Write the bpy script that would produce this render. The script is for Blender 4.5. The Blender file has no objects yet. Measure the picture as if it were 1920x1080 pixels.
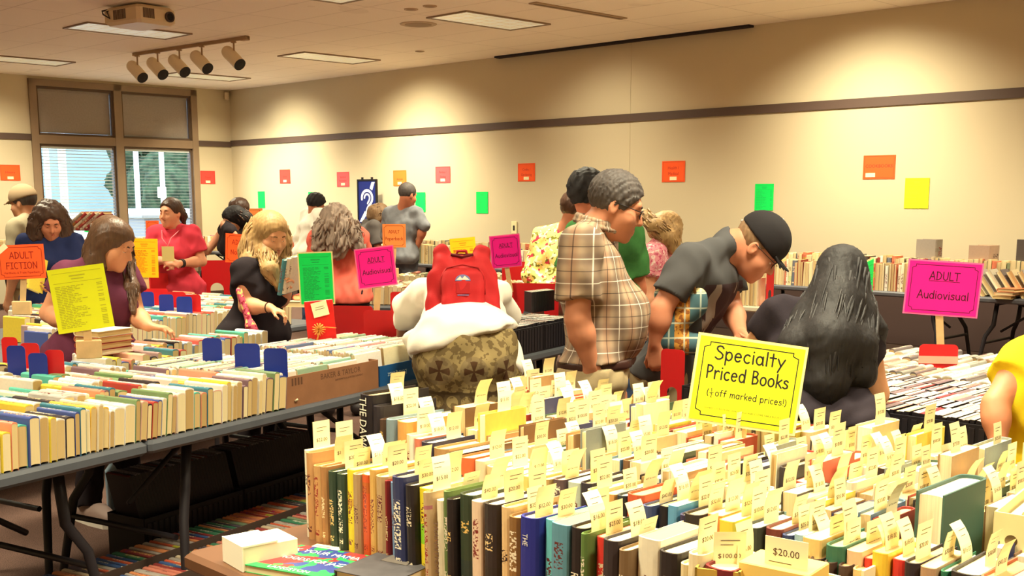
import bpy, bmesh, math, random
import numpy as np
from mathutils import Vector, Matrix, Euler

random.seed(7)
SC = bpy.context.scene
COL = SC.collection

# ------------------------------------------------------------------ camera
FPX, PYC, EYE = 2150.0, 720.0, 1.55          # focal length in pixels, optical centre row, eye height
PITCH = math.atan(345.0 / FPX)
cs, sn = math.cos(PITCH), math.sin(PITCH)
cam_d = bpy.data.cameras.new('camera')
cam_d.sensor_fit = 'HORIZONTAL'; cam_d.sensor_width = 36.0
cam_d.lens = FPX / 1920.0 * 36.0
cam_d.shift_y = 180.0 / 1920.0
cam_d.clip_start = 0.05; cam_d.clip_end = 200
cam = bpy.data.objects.new('camera', cam_d); COL.objects.link(cam)
cam.location = (0, 0, EYE); cam.rotation_euler = (math.pi / 2 - PITCH, 0, 0)
SC.camera = cam

# ------------------------------------------------------------------ view and world
SC.view_settings.view_transform = 'Standard'
SC.view_settings.look = 'None'
SC.view_settings.exposure = 0.25
SC.view_settings.gamma = 1.0
SC.view_settings.use_curve_mapping = False
world = bpy.data.worlds.new('sky'); SC.world = world
world.use_nodes = True
wb = world.node_tree.nodes['Background']
wb.inputs['Color'].default_value = (0.62, 0.80, 0.95, 1); wb.inputs['Strength'].default_value = 5.0

# ------------------------------------------------------------------ room frame: corner, u along the long wall, v along the window wall
CEIL = 3.4
C0 = np.array([-4.844, 20.199]); U = np.array([.70711, -.70711]); V = np.array([-.70711, -.70711])
ROOM_A, ROOM_B = 20.5, 12.6
def R3(a, b, z):
    p = C0 + a * U + b * V
    return Vector((p[0], p[1], z))
def ray(px, py):
    u = (px - 960) / FPX; v = -(py - PYC) / FPX
    return np.array([u, cs + v * sn, -sn + v * cs])
def Pz(px, py, z):
    r = ray(px, py); return Vector(np.array([0, 0, EYE]) + r * ((z - EYE) / r[2]))
def PY(px, py, Y):
    r = ray(px, py); return Vector(np.array([0, 0, EYE]) + r * (Y / r[1]))
ANG_U = -45.0                                   # heading of u, degrees

# ------------------------------------------------------------------ lamps
WARM = (1.0, 0.91, 0.64)
def area_lamp(name, loc, sx, sy, power, rot=(0, 0, 0), color=WARM, spread=math.radians(126)):
    d = bpy.data.lights.new(name, 'AREA'); d.shape = 'RECTANGLE'; d.size = sx; d.size_y = sy
    d.energy = power; d.color = color; d.spread = spread
    o = bpy.data.objects.new(name, d); COL.objects.link(o); o.location = loc; o.rotation_euler = rot
    return o
def spot_lamp(name, loc, target, power, angle, blend=.6, color=WARM, radius=.05):
    d = bpy.data.lights.new(name, 'SPOT'); d.energy = power; d.spot_size = math.radians(angle); d.spot_blend = blend
    d.color = color; d.shadow_soft_size = radius
    o = bpy.data.objects.new(name, d); COL.objects.link(o); o.location = loc
    o.rotation_euler = (Vector(target) - Vector(loc)).to_track_quat('-Z', 'Y').to_euler()
    return o
TROFFERS = [(5.43, 4.57), (8.77, 2.25), (5.0, 1.54), (1.89, 4.31), (8.85, 4.6), (1.78, 1.5),
            (12.3, 2.3), (12.3, 4.9), (15.7, 2.3), (15.7, 4.9), (5.4, 7.6), (8.85, 7.6), (12.3, 7.6),
            (15.7, 7.6), (18.6, 4.9), (18.6, 9.5), (8.85, 10.6), (12.3, 10.4), (15.7, 10.4)]
TROFFER_POWER = 78.0
for a, b in TROFFERS:
    area_lamp('fluorescent_lamp', R3(a, b, CEIL - .03), .5, 1.1, TROFFER_POWER, (0, 0, math.radians(ANG_U)))
WASHERS_AND_FILL = [(1.9, 360), (5.1, 410), (8.6, 110), (12.0, 400), (15.6, 300)]  # the weak middle spot is added fill for the gap between washers
for a, pw in WASHERS_AND_FILL:
    spot_lamp('wall_washer_or_fill_lamp', R3(a, 1.45, CEIL - .03), R3(a, .1, .9), pw, 118, 1.0)
spot_lamp('wall_washer_or_fill_lamp', R3(1.4, 1.2, CEIL - .03), R3(.05, .35, 1.0), 120, 90, 1.0)
spot_lamp('wall_washer_or_fill_lamp', R3(1.5, 4.6, CEIL - .03), R3(.05, 4.4, .9), 220, 110, 1.0)
# recessed downlights over the foreground table
for px, py, z, pw in ((1240, 890, .95, 260), (640, 900, .95, 120), (1800, 900, .95, 120)):
    q = Pz(px, py, z)
    spot_lamp('downlight_lamp', (q.x, q.y, CEIL - .03), (q.x, q.y, 0), pw, 75, .9, radius=.08)

# ------------------------------------------------------------------ materials
def lin(c):
    return tuple(((x / 255) / 12.92 if x / 255 <= .04045 else ((x / 255 + .055) / 1.055) ** 2.4) for x in c[:3]) + (1,)
MATS = {}
def mat(name, rgb, rough=.7, metal=0.0, noise=0.0, nscale=20.0, bump=0.0, bscale=60.0, spec=.3, emit=0.0, objcol=False):
    """rgb in sRGB 0-255; noise mixes a darker mottling in object space; bump a fine grain."""
    if name in MATS: return MATS[name]
    m = bpy.data.materials.new(name); m.use_nodes = True; MATS[name] = m
    nt = m.node_tree; b = nt.nodes['Principled BSDF']
    b.inputs['Roughness'].default_value = rough; b.inputs['Metallic'].default_value = metal
    b.inputs['Specular IOR Level'].default_value = spec
    src = None
    if objcol:
        oi = nt.nodes.new('ShaderNodeObjectInfo'); src = oi.outputs['Color']
    tc = nt.nodes.new('ShaderNodeTexCoord')
    if noise > 0:
        n = nt.nodes.new('ShaderNodeTexNoise'); n.inputs['Scale'].default_value = nscale; n.inputs['Detail'].default_value = 4
        nt.links.new(tc.outputs['Object'], n.inputs['Vector'])
        mx = nt.nodes.new('ShaderNodeMix'); mx.data_type = 'RGBA'
        rmp = nt.nodes.new('ShaderNodeMapRange'); rmp.inputs[1].default_value = .35; rmp.inputs[2].default_value = .65
        nt.links.new(n.outputs['Fac'], rmp.inputs[0]); nt.links.new(rmp.outputs[0], mx.inputs['Factor'])
        d = lin(rgb); mx.inputs['A'].default_value = d
        mx.inputs['B'].default_value = tuple(x * (1 - noise) for x in d[:3]) + (1,)
        nt.links.new(mx.outputs['Result'], b.inputs['Base Color'])
    elif src: nt.links.new(src, b.inputs['Base Color'])
    else: b.inputs['Base Color'].default_value = lin(rgb)
    if bump > 0:
        n2 = nt.nodes.new('ShaderNodeTexNoise'); n2.inputs['Scale'].default_value = bscale; n2.inputs['Detail'].default_value = 3
        nt.links.new(tc.outputs['Object'], n2.inputs['Vector'])
        bp = nt.nodes.new('ShaderNodeBump'); bp.inputs['Strength'].default_value = bump; bp.inputs['Distance'].default_value = .004
        nt.links.new(n2.outputs['Fac'], bp.inputs['Height']); nt.links.new(bp.outputs['Normal'], b.inputs['Normal'])
    if emit > 0:
        b.inputs['Emission Color'].default_value = lin(rgb); b.inputs['Emission Strength'].default_value = emit
    return m
class NG:
    """small node-graph helper"""
    def __init__(s, name, rough=.7, spec=.3):
        s.m = bpy.data.materials.new(name); s.m.use_nodes = True; MATS[name] = s.m
        s.nt = s.m.node_tree; s.b = s.nt.nodes['Principled BSDF']; s.b.inputs['Roughness'].default_value = rough
        s.b.inputs['Specular IOR Level'].default_value = spec
        s.tc = s.nt.nodes.new('ShaderNodeTexCoord')
    def put(s, sock, x):
        if hasattr(x, 'links'): s.nt.links.new(x, sock)
        else: sock.default_value = x
    def math(s, op, a, b=0.0, c=None):
        n = s.nt.nodes.new('ShaderNodeMath'); n.operation = op; s.put(n.inputs[0], a); s.put(n.inputs[1], b)
        if c is not None: s.put(n.inputs[2], c)
        return n.outputs[0]
    def xyz(s, vec=None):
        n = s.nt.nodes.new('ShaderNodeSeparateXYZ'); s.put(n.inputs[0], vec or s.tc.outputs['Object']); return n.outputs
    def comb(s, x, y, z):
        n = s.nt.nodes.new('ShaderNodeCombineXYZ'); s.put(n.inputs[0], x); s.put(n.inputs[1], y); s.put(n.inputs[2], z); return n.outputs[0]
    def noise(s, scale, vec=None, detail=2.0):
        n = s.nt.nodes.new('ShaderNodeTexNoise'); n.inputs['Scale'].default_value = scale; n.inputs['Detail'].default_value = detail
        s.put(n.inputs['Vector'], vec or s.tc.outputs['Object']); return n.outputs['Fac']
    def mix(s, f, a, b):
        n = s.nt.nodes.new('ShaderNodeMix'); n.data_type = 'RGBA'; s.put(n.inputs['Factor'], f); s.put(n.inputs['A'], a); s.put(n.inputs['B'], b)
        return n.outputs['Result']
    def band(s, x, period, center, half, soft=.002):
        """1 inside stripes of half-width `half` around center, repeated"""
        m = s.math('PINGPONG', s.math('ADD', s.math('SUBTRACT', x, center), 100 * period), period / 2)
        n = s.nt.nodes.new('ShaderNodeMapRange'); n.interpolation_type = 'SMOOTHSTEP'
        s.put(n.inputs[0], m); n.inputs[1].default_value = half + soft; n.inputs[2].default_value = max(half - soft, 0); return n.outputs[0]
    def bump(s, h, strength, dist=.004):
        bp = s.nt.nodes.new('ShaderNodeBump'); bp.inputs['Strength'].default_value = strength; bp.inputs['Distance'].default_value = dist
        s.put(bp.inputs['Height'], h); s.nt.links.new(bp.outputs['Normal'], s.b.inputs['Normal'])
    def out(s, c): s.put(s.b.inputs['Base Color'], c); return s.m
def L4(*rgb): return lin(rgb)

# ------------------------------------------------------------------ mesh building
class MB:
    def __init__(s): s.v, s.f, s.mi, s.sm = [], [], [], []
    def add(s, vs, fs, mi=0, smooth=False, M=None):
        o = len(s.v)
        for q in vs: s.v.append(tuple(M @ Vector(q)) if M is not None else tuple(q))
        for g in fs: s.f.append([i + o for i in g]); s.mi.append(mi); s.sm.append(smooth)
    def box(s, c, d, mi=0, M=None, bev=0.0):
        x, y, z = (k / 2 for k in d); cx, cy, cz = c
        if bev <= 0:
            vs = [(cx + i * x, cy + j * y, cz + k * z) for k in (-1, 1) for j in (-1, 1) for i in (-1, 1)]
            s.add(vs, [(0, 2, 3, 1), (4, 5, 7, 6), (0, 1, 5, 4), (2, 6, 7, 3), (0, 4, 6, 2), (1, 3, 7, 5)], mi, False, M)
        else:
            e = min(bev, x * .49, y * .49, z * .49)
            rings = []
            prof = [(-z, e), (-z + e, 0), (z - e, 0), (z, e)]
            for zz, ins in prof:
                X, Y = x - ins, y - ins; r = e * .999
                rings.append([(cx + X, cy + Y - r, cz + zz), (cx + X - r, cy + Y, cz + zz), (cx - X + r, cy + Y, cz + zz), (cx - X, cy + Y - r, cz + zz),
                              (cx - X, cy - Y + r, cz + zz), (cx - X + r, cy - Y, cz + zz), (cx + X - r, cy - Y, cz + zz), (cx + X, cy - Y + r, cz + zz)])
            vs = [q for rg in rings for q in rg]; fs = []
            for k in range(3):
                for i in range(8):
                    fs.append((k * 8 + i, k * 8 + (i + 1) % 8, k * 8 + 8 + (i + 1) % 8, k * 8 + 8 + i))
            fs.append(tuple(reversed(range(8)))); fs.append(tuple(range(24, 32)))
            s.add(vs, fs, mi, False, M)
    def cyl(s, a, b, r0, r1=None, n=12, mi=0, caps=True, smooth=True, M=None):
        r1 = r0 if r1 is None else r1
        a, b = Vector(a), Vector(b); d = (b - a).normalized()
        t = Vector((0, 0, 1)) if abs(d.z) < .9 else Vector((1, 0, 0))
        e1 = d.cross(t).normalized(); e2 = d.cross(e1)
        vs = [a + (e1 * math.cos(2 * math.pi * i / n) + e2 * math.sin(2 * math.pi * i / n)) * r0 for i in range(n)]
        vs += [b + (e1 * math.cos(2 * math.pi * i / n) + e2 * math.sin(2 * math.pi * i / n)) * r1 for i in range(n)]
        s.add(vs, [(i, n + i, n + (i + 1) % n, (i + 1) % n) for i in range(n)], mi, smooth, M)
        if caps: s.add(vs, [tuple(range(n)), tuple(reversed(range(n, 2 * n)))], mi, False, M)
    def tube(s, pts, radii, n=6, mi=0, M=None, flat=1.0):
        pts = [Vector(p) for p in pts]; K = len(pts); vs = []; ref = Vector((.31, .52, .79)).normalized()
        for i, p in enumerate(pts):
            d = (pts[min(i + 1, K - 1)] - pts[max(i - 1, 0)]).normalized()
            if abs(d.dot(ref)) > .98: ref = Vector((1, 0, 0))
            e1 = d.cross(ref).normalized(); e2 = d.cross(e1); r = radii[i] if hasattr(radii, '__len__') else radii
            for j in range(n):
                t = 2 * math.pi * j / n; vs.append(p + e1 * math.cos(t) * r + e2 * math.sin(t) * r * flat)
        fs = [(i * n + j, i * n + (j + 1) % n, (i + 1) * n + (j + 1) % n, (i + 1) * n + j) for i in range(K - 1) for j in range(n)]
        fs += [tuple(reversed(range(n))), tuple(range((K - 1) * n, K * n))]
        s.add(vs, fs, mi, True, M)
    def ball(s, c, r, n=12, mi=0, M=None):
        c = Vector(c); rr = r if hasattr(r, '__len__') else (r, r, r); m = max(4, n // 2); vs = []
        for i in range(m + 1):
            ph = math.pi * i / m
            for j in range(n):
                t = 2 * math.pi * j / n
                vs.append((c.x + rr[0] * math.sin(ph) * math.cos(t), c.y + rr[1] * math.sin(ph) * math.sin(t), c.z + rr[2] * math.cos(ph)))
        fs = [(i * n + j, (i + 1) * n + j, (i + 1) * n + (j + 1) % n, i * n + (j + 1) % n) for i in range(m) for j in range(n)]
        s.add(vs, fs, mi, True, M)
    def prism(s, poly, z0, z1, mi=0, M=None, smooth=False):
        """poly: xy outline (ccw), extruded along z"""
        n = len(poly); vs = [(x, y, z0) for x, y in poly] + [(x, y, z1) for x, y in poly]
        s.add(vs, [(i, (i + 1) % n, n + (i + 1) % n, n + i) for i in range(n)], mi, smooth, M)
        s.add(vs, [tuple(reversed(range(n))), tuple(range(n, 2 * n))], mi, False, M)
    def mesh(s, name, mats):
        me = bpy.data.meshes.new(name); me.from_pydata(s.v, [], s.f); me.validate(clean_customdata=False)
        for m in (mats if isinstance(mats, (list, tuple)) else [mats]): me.materials.append(m)
        if len(me.polygons) == len(s.mi):
            me.polygons.foreach_set('material_index', s.mi); me.polygons.foreach_set('use_smooth', s.sm)
        me.update(); return me
    def build(s, name, mats, parent=None, loc=None, rot=None):
        return link(name, s.mesh(name, mats), parent, loc, rot)
def link(name, me, parent=None, loc=None, rot=None):
    o = bpy.data.objects.new(name, me); COL.objects.link(o)
    if parent: o.parent = parent
    if loc is not None: o.location = loc
    if rot is not None: o.rotation_euler = rot
    return o
def tag(o, label=None, cat=None, group=None, kind=None):
    if label: o['label'] = label
    if cat: o['category'] = cat
    if group: o['group'] = group
    if kind: o['kind'] = kind
    return o
def thing(name, label, cat, loc=(0, 0, 0), rz=0.0, group=None):
    o = bpy.data.objects.new(name, None); COL.objects.link(o); o.empty_display_size = .1
    o.location = loc; o.rotation_euler = (0, 0, rz); return tag(o, label, cat, group)
def struct(name, mb, mats, parent=None):
    o = mb.build(name, mats, parent)
    if not parent: o['kind'] = 'structure'
    return o
def axes(x, y, z, loc=(0, 0, 0)):
    return Matrix(((x[0], y[0], z[0], loc[0]), (x[1], y[1], z[1], loc[1]), (x[2], y[2], z[2], loc[2]), (0, 0, 0, 1)))

# ------------------------------------------------------------------ lettering
_TXT = {}
def text_data(body, bold=False):
    """flat glyph mesh of the built-in font, height of a capital = 1, centred on x, baseline 0"""
    if body in _TXT: return _TXT[body]
    cu = bpy.data.curves.new('lettering', 'FONT'); cu.body = body; cu.size = 1.0; cu.align_x = 'CENTER'; cu.resolution_u = 2
    o = bpy.data.objects.new('lettering', cu); COL.objects.link(o)
    dg = bpy.context.evaluated_depsgraph_get(); me = bpy.data.meshes.new_from_object(o.evaluated_get(dg))
    vs = [(v.co.x / .73, v.co.y / .73, 0) for v in me.vertices]; fs = [tuple(p.vertices) for p in me.polygons]
    bpy.data.objects.remove(o); bpy.data.curves.remove(cu); bpy.data.meshes.remove(me)
    w = (max(v[0] for v in vs) - min(v[0] for v in vs)) if vs else 1
    _TXT[body] = (vs, fs, w); return _TXT[body]
def put_text(mb, body, cap, M, mi, maxw=None, stretch=1.0):
    vs, fs, w = text_data(body); k = cap; kx = cap * stretch
    if maxw and w * kx > maxw: kx = maxw / w
    mb.add([(x * kx, y * k, 0) for x, y, _ in vs], fs, mi, False, M)
def arc(cx, cy, rx, ry, a0, a1, n=14):
    return [(cx + rx * math.cos(math.radians(a0 + (a1 - a0) * i / n)), cy + ry * math.sin(math.radians(a0 + (a1 - a0) * i / n))) for i in range(n + 1)]
# a round hand-lettered alphabet: advance width and pen strokes
PEN = {
 'S': (.66, [[(.57, .84), (.46, .96), (.28, .99), (.12, .9), (.1, .74), (.22, .6), (.42, .5), (.57, .36), (.56, .16), (.42, .03), (.22, 0), (.04, .12)]]),
 'p': (.62, [[(.08, .62), (.1, -.36)], arc(.31, .31, .22, .31, 160, -165)]),
 'e': (.62, [[(.08, .33), (.5, .35)] + arc(.3, .31, .22, .31, 12, 318)]),
 'c': (.56, [arc(.31, .31, .24, .31, 50, 312)]),
 'i': (.24, [[(.11, .62), (.12, 0)], [(.11, .86), (.115, .88)]]),
 'a': (.64, [arc(.29, .31, .23, .31, 30, 390), [(.52, .62), (.53, .12), (.58, 0)]]),
 'l': (.24, [[(.11, 1), (.12, 0)]]),
 't': (.52, [[(.24, .95), (.25, .02)], [(.03, .64), (.47, .65)]]),
 'y': (.6, [[(.05, .62), (.3, .1)], [(.55, .62), (.3, .1), (.12, -.34)]]),
 'P': (.62, [[(.1, 1), (.12, 0)], [(.1, .97), (.36, .97), (.53, .84), (.5, .62), (.34, .48), (.12, .46)]]),
 'r': (.5, [[(.09, .62), (.11, 0)], [(.11, .4), (.22, .57), (.36, .62), (.46, .56)]]),
 'd': (.62, [arc(.29, .31, .23, .31, 20, 380), [(.53, 1), (.53, 0)]]),
 'B': (.66, [[(.1, 1), (.12, 0)], [(.1, .98), (.36, .98), (.5, .84), (.42, .6), (.13, .53)], [(.13, .53), (.42, .52), (.58, .3), (.48, .08), (.12, .01)]]),
 'o': (.62, [arc(.3, .31, .24, .31, 0, 360)]),
 'k': (.56, [[(.1, 1), (.1, 0)], [(.5, .62), (.12, .3)], [(.2, .36), (.53, 0)]]),
 's': (.52, [[(.44, .53), (.3, .62), (.13, .56), (.12, .42), (.3, .33), (.44, .22), (.4, .06), (.22, 0), (.05, .08)]]),
 'f': (.5, [[(.46, .94), (.34, 1), (.22, .88), (.21, 0)], [(.02, .58), (.42, .6)]]),
 'm': (.86, [[(.08, .62), (.09, 0)], [(.09, .42), (.2, .6), (.34, .6), (.4, .46), (.41, 0)], [(.41, .42), (.53, .6), (.67, .6), (.74, .46), (.76, 0)]]),
 'u': (.6, [[(.07, .62), (.08, .2), (.2, .02), (.36, .03), (.5, .2)], [(.51, .62), (.53, 0)]]),
 'v': (.54, [[(.05, .62), (.26, 0), (.48, .62)]]),
 '!': (.24, [[(.12, 1), (.12, .28)], [(.12, .03), (.125, .04)]]),
 '(': (.36, [arc(.5, .4, .38, .66, 125, 235)]),
 ')': (.36, [arc(-.14, .4, .38, .66, -55, 55)]),
 '1': (.4, [[(.08, .8), (.22, 1), (.22, 0)]]),
 '/': (.4, [[(.02, -.1), (.4, 1.05)]]),
 '2': (.5, [[(.08, .8), (.2, .98), (.38, .95), (.42, .75), (.06, .02), (.46, .03)]]),
 'A': (.74, [[(.03, 0), (.38, 1), (.68, 0)], [(.15, .34), (.58, .36)]]),
 'D': (.72, [[(.1, 1), (.11, 0)], [(.06, .99), (.4, .93), (.64, .62), (.56, .22), (.3, .03), (.06, .01)]]),
 'U': (.7, [[(.08, 1), (.09, .3), (.2, .06), (.38, 0), (.55, .1), (.62, .35), (.62, 1)]]),
 'L': (.56, [[(.09, 1), (.1, .02), (.54, .02)]]),
 'T': (.66, [[(.02, .97), (.66, .97)], [(.34, .97), (.34, 0)]]),
 'F': (.58, [[(.1, .98), (.1, 0)], [(.1, .98), (.56, .98)], [(.1, .54), (.48, .54)]]),
 'I': (.5, [[(.05, .97), (.46, .97)], [(.25, .97), (.25, .03)], [(.05, .03), (.46, .03)]]),
 'C': (.66, [arc(.38, .5, .3, .5, 52, 308)]),
 'O': (.76, [arc(.37, .5, .32, .5, 0, 360)]),
 'N': (.76, [[(.09, 0), (.1, 1), (.62, 0), (.64, 1)]]),
 'b': (.62, [[(.09, 1), (.09, 0)], arc(.32, .31, .22, .31, 160, -165)]),
 'n': (.6, [[(.08, .62), (.09, 0)], [(.09, .42), (.22, .6), (.4, .6), (.48, .46), (.5, 0)]]),
 'h': (.6, [[(.08, 1), (.09, 0)], [(.09, .42), (.22, .6), (.4, .6), (.48, .46), (.5, 0)]]),
 ' ': (.38, []),
}
def pen_width(s): return sum(PEN[c][0] + .06 for c in s)
def pen_text(mb, s, cap, cx, y, M, mi, wt=.13, maxw=None):
    w = pen_width(s) * cap; kx = 1.0
    if maxw and w > maxw: kx = maxw / w; w = maxw
    x = cx - w / 2
    for ch in s:
        adv, strokes = PEN[ch]
        for st in strokes: pen_stroke(mb, [(x + q[0] * cap * kx, y + q[1] * cap) for q in st], wt * cap / 2, M, mi)
        x += (adv + .06) * cap * kx
    return w
def pen_stroke(mb, pts, r, M, mi, closed=False):
    if closed: pts = pts + [pts[0]]
    for k in range(len(pts) - 1):
        a, b = Vector(pts[k]), Vector(pts[k + 1]); d = b - a
        if d.length < 1e-9: continue
        d.normalize(); n = Vector((-d.y, d.x)) * r
        mb.add([(*(a + n), 0), (*(a - n), 0), (*(b - n), 0), (*(b + n), 0)], [(0, 1, 2, 3)], mi, False, M)
    for a in pts:
        mb.add([(a[0] + r * math.cos(i * math.pi / 4), a[1] + r * math.sin(i * math.pi / 4), 0.00002) for i in range(8)], [tuple(range(8))], mi, False, M)

# ------------------------------------------------------------------ implicit surfaces for bodies, clothes and hair
def nv(a): return np.array([a[0], a[1], a[2]], float)
def unit(a): a = nv(a); return a / (np.linalg.norm(a) + 1e-12)
class Sdf:
    """a list of blended rounded cones and ellipsoids, meshed with surface nets"""
    def __init__(s): s.p = []
    def cone(s, a, b, ra, rb=None, k=.03, n=None, q=1.0, lab=0, cut=(), sub=False):
        rb = ra if rb is None else rb
        s.p.append(dict(t=0, a=nv(a), b=nv(b), ra=ra, rb=rb, k=k, n=None if n is None else unit(n), q=q, lab=lab, cut=cut, sub=sub)); return s
    def ell(s, c, r, R=None, k=.02, lab=0, cut=(), sub=False):
        r = np.array(r if hasattr(r, '__len__') else (r, r, r), float)
        s.p.append(dict(t=1, c=nv(c), r=r, R=np.eye(3) if R is None else R, k=k, lab=lab, cut=cut, sub=sub)); return s
    def box(s, c, half, R=None, r=.02, k=.02, lab=0, cut=(), sub=False):
        s.p.append(dict(t=2, c=nv(c), hf=np.array(half, float), rr=r, r=np.array([np.linalg.norm(half)]), R=np.eye(3) if R is None else R, k=k, lab=lab, cut=cut, sub=sub)); return s
    def bounds(s, p):
        if p['t'] == 0:
            m = max(p['ra'], p['rb']); return np.minimum(p['a'], p['b']) - m, np.maximum(p['a'], p['b']) + m
        m = np.max(p['r']); return p['c'] - m, p['c'] + m
    def mesh(s, vox, cuts=(), disp=None):
        add = [p for p in s.p if not p['sub']]
        bs = [s.bounds(p) for p in add]
        lo = np.min([b[0] for b in bs], 0) - 4 * vox; hi = np.max([b[1] for b in bs], 0) + 4 * vox
        N = np.ceil((hi - lo) / vox).astype(int) + 1
        ax = [(lo[i] + vox * np.arange(N[i])).astype(np.float32) for i in range(3)]
        F = np.full(N, .25, np.float32); L = np.zeros(N, np.int8)
        for p in s.p:
            b0, b1 = s.bounds(p); mg = p['k'] + 3 * vox
            i0 = np.clip(np.floor((b0 - mg - lo) / vox).astype(int), 0, N - 1); i1 = np.clip(np.ceil((b1 + mg - lo) / vox).astype(int) + 1, 1, N)
            if np.any(i1 <= i0): continue
            sl = tuple(slice(i0[i], i1[i]) for i in range(3))
            X = ax[0][sl[0]][:, None, None]; Y = ax[1][sl[1]][None, :, None]; Z = ax[2][sl[2]][None, None, :]
            if p['t'] == 0:
                d3 = p['b'] - p['a']; x, y, z = X - p['a'][0], Y - p['a'][1], Z - p['a'][2]
                if p['n'] is not None and p['q'] != 1.0:
                    n = p['n']; e = (x * n[0] + y * n[1] + z * n[2]) * (p['q'] - 1)
                    x, y, z = x + e * n[0], y + e * n[1], z + e * n[2]
                    d3 = d3 + n * (d3 @ n) * (p['q'] - 1)
                L2 = max(d3 @ d3, 1e-9); h = np.clip((x * d3[0] + y * d3[1] + z * d3[2]) / L2, 0, 1)
                d = np.sqrt((x - h * d3[0]) ** 2 + (y - h * d3[1]) ** 2 + (z - h * d3[2]) ** 2) - (p['ra'] + (p['rb'] - p['ra']) * h)
                if p['q'] > 1: d = d / (1 + (p['q'] - 1) * .5)
            elif p['t'] == 2:
                R = p['R']; x, y, z = X - p['c'][0], Y - p['c'][1], Z - p['c'][2]
                u = [np.abs(R[0, i] * x + R[1, i] * y + R[2, i] * z) - (p['hf'][i] - p['rr']) for i in range(3)]
                d = np.sqrt(sum(np.maximum(t, 0) ** 2 for t in u)) + np.minimum(np.maximum(np.maximum(u[0], u[1]), u[2]), 0) - p['rr']
            else:
                R = p['R']; x, y, z = X - p['c'][0], Y - p['c'][1], Z - p['c'][2]; r = p['r']
                u = [(R[0, i] * x + R[1, i] * y + R[2, i] * z) for i in range(3)]
                k0 = np.sqrt((u[0] / r[0]) ** 2 + (u[1] / r[1]) ** 2 + (u[2] / r[2]) ** 2)
                k1 = np.sqrt((u[0] / r[0] ** 2) ** 2 + (u[1] / r[1] ** 2) ** 2 + (u[2] / r[2] ** 2) ** 2)
                d = k0 * (k0 - 1) / np.maximum(k1, 1e-6)
            for cp, cn in p['cut']:
                cn = unit(cn); d = np.maximum(d, (X - cp[0]) * cn[0] + (Y - cp[1]) * cn[1] + (Z - cp[2]) * cn[2])
            f = F[sl]; k = p['k']
            if p['sub']:
                h = np.clip(.5 - .5 * (f + d) / k, 0, 1); F[sl] = f * (1 - h) - d * h + k * h * (1 - h)
            else:
                lb = L[sl]; lb[d < f] = p['lab']
                h = np.clip(.5 + .5 * (f - d) / k, 0, 1); F[sl] = f * (1 - h) + d * h - k * h * (1 - h)
        X, Y, Z = ax[0][:, None, None], ax[1][None, :, None], ax[2][None, None, :]
        if disp is not None: F = F + disp(X, Y, Z).astype(np.float32)
        for cp, cn in cuts:
            cn = unit(cn); F = np.maximum(F, (X - cp[0]) * cn[0] + (Y - cp[1]) * cn[1] + (Z - cp[2]) * cn[2])
        F[0] = F[-1] = .2; F[:, 0] = F[:, -1] = .2; F[:, :, 0] = F[:, :, -1] = .2
        # surface nets
        I = F < 0; n0, n1, n2 = N
        S = np.zeros((n0 - 1, n1 - 1, n2 - 1), np.int8); off = [(i, j, k) for i in (0, 1) for j in (0, 1) for k in (0, 1)]
        for i, j, k in off: S += I[i:n0 - 1 + i, j:n1 - 1 + j, k:n2 - 1 + k]
        act = np.argwhere((S > 0) & (S < 8))
        if not len(act): return [], [], []
        idx = np.full(S.shape, -1, np.int32); idx[tuple(act.T)] = np.arange(len(act))
        fv = {o: F[act[:, 0] + o[0], act[:, 1] + o[1], act[:, 2] + o[2]] for o in off}
        acc = np.zeros((len(act), 3)); cnt = np.zeros(len(act))
        for o in off:
            for axn in range(3):
                if o[axn]: continue
                o2 = tuple(o[i] + (i == axn) for i in range(3)); a, b = fv[o], fv[o2]
                m = (a < 0) != (b < 0); t = np.where(m, a / np.where(m, a - b, 1), 0)
                pt = np.array(o, float)[None, :].repeat(len(act), 0); pt[:, axn] += t
                acc[m] += pt[m]; cnt[m] += 1
        vs = lo + vox * (act + acc / cnt[:, None])
        faces = []
        for axn in range(3):
            o = [0, 0, 0]; o[axn] = 1
            A = I[:n0 - o[0], :n1 - o[1], :n2 - o[2]]; B = I[o[0]:, o[1]:, o[2]:]
            e = np.argwhere(A != B); b, c = [i for i in range(3) if i != axn]
            e = e[(e[:, b] > 0) & (e[:, c] > 0)]
            def cell(db, dc):
                q = e.copy(); q[:, b] -= db; q[:, c] -= dc; return idx[q[:, 0], q[:, 1], q[:, 2]]
            Q = np.stack([cell(1, 1), cell(0, 1), cell(0, 0), cell(1, 0)], 1)
            flip = I[tuple(e.T)] == (axn == 1)
            Q[flip] = Q[flip][:, ::-1]; faces.append(Q)
        Q = np.concatenate(faces); Q = Q[(Q >= 0).all(1)]
        lab = L[act[:, 0], act[:, 1], act[:, 2]]
        return vs, Q, lab
def relax(vs, Q, it=1, w=.5):
    vs = np.array(vs)
    for _ in range(it):
        acc = np.zeros_like(vs); c = np.zeros(len(vs))
        for i in range(4):
            for j in (1, 3):
                np.add.at(acc, Q[:, i], vs[Q[:, (i + j) % 4]]); np.add.at(c, Q[:, i], 1)
        vs = vs * (1 - w) + w * acc / np.maximum(c, 1)[:, None]
    return vs
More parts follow.
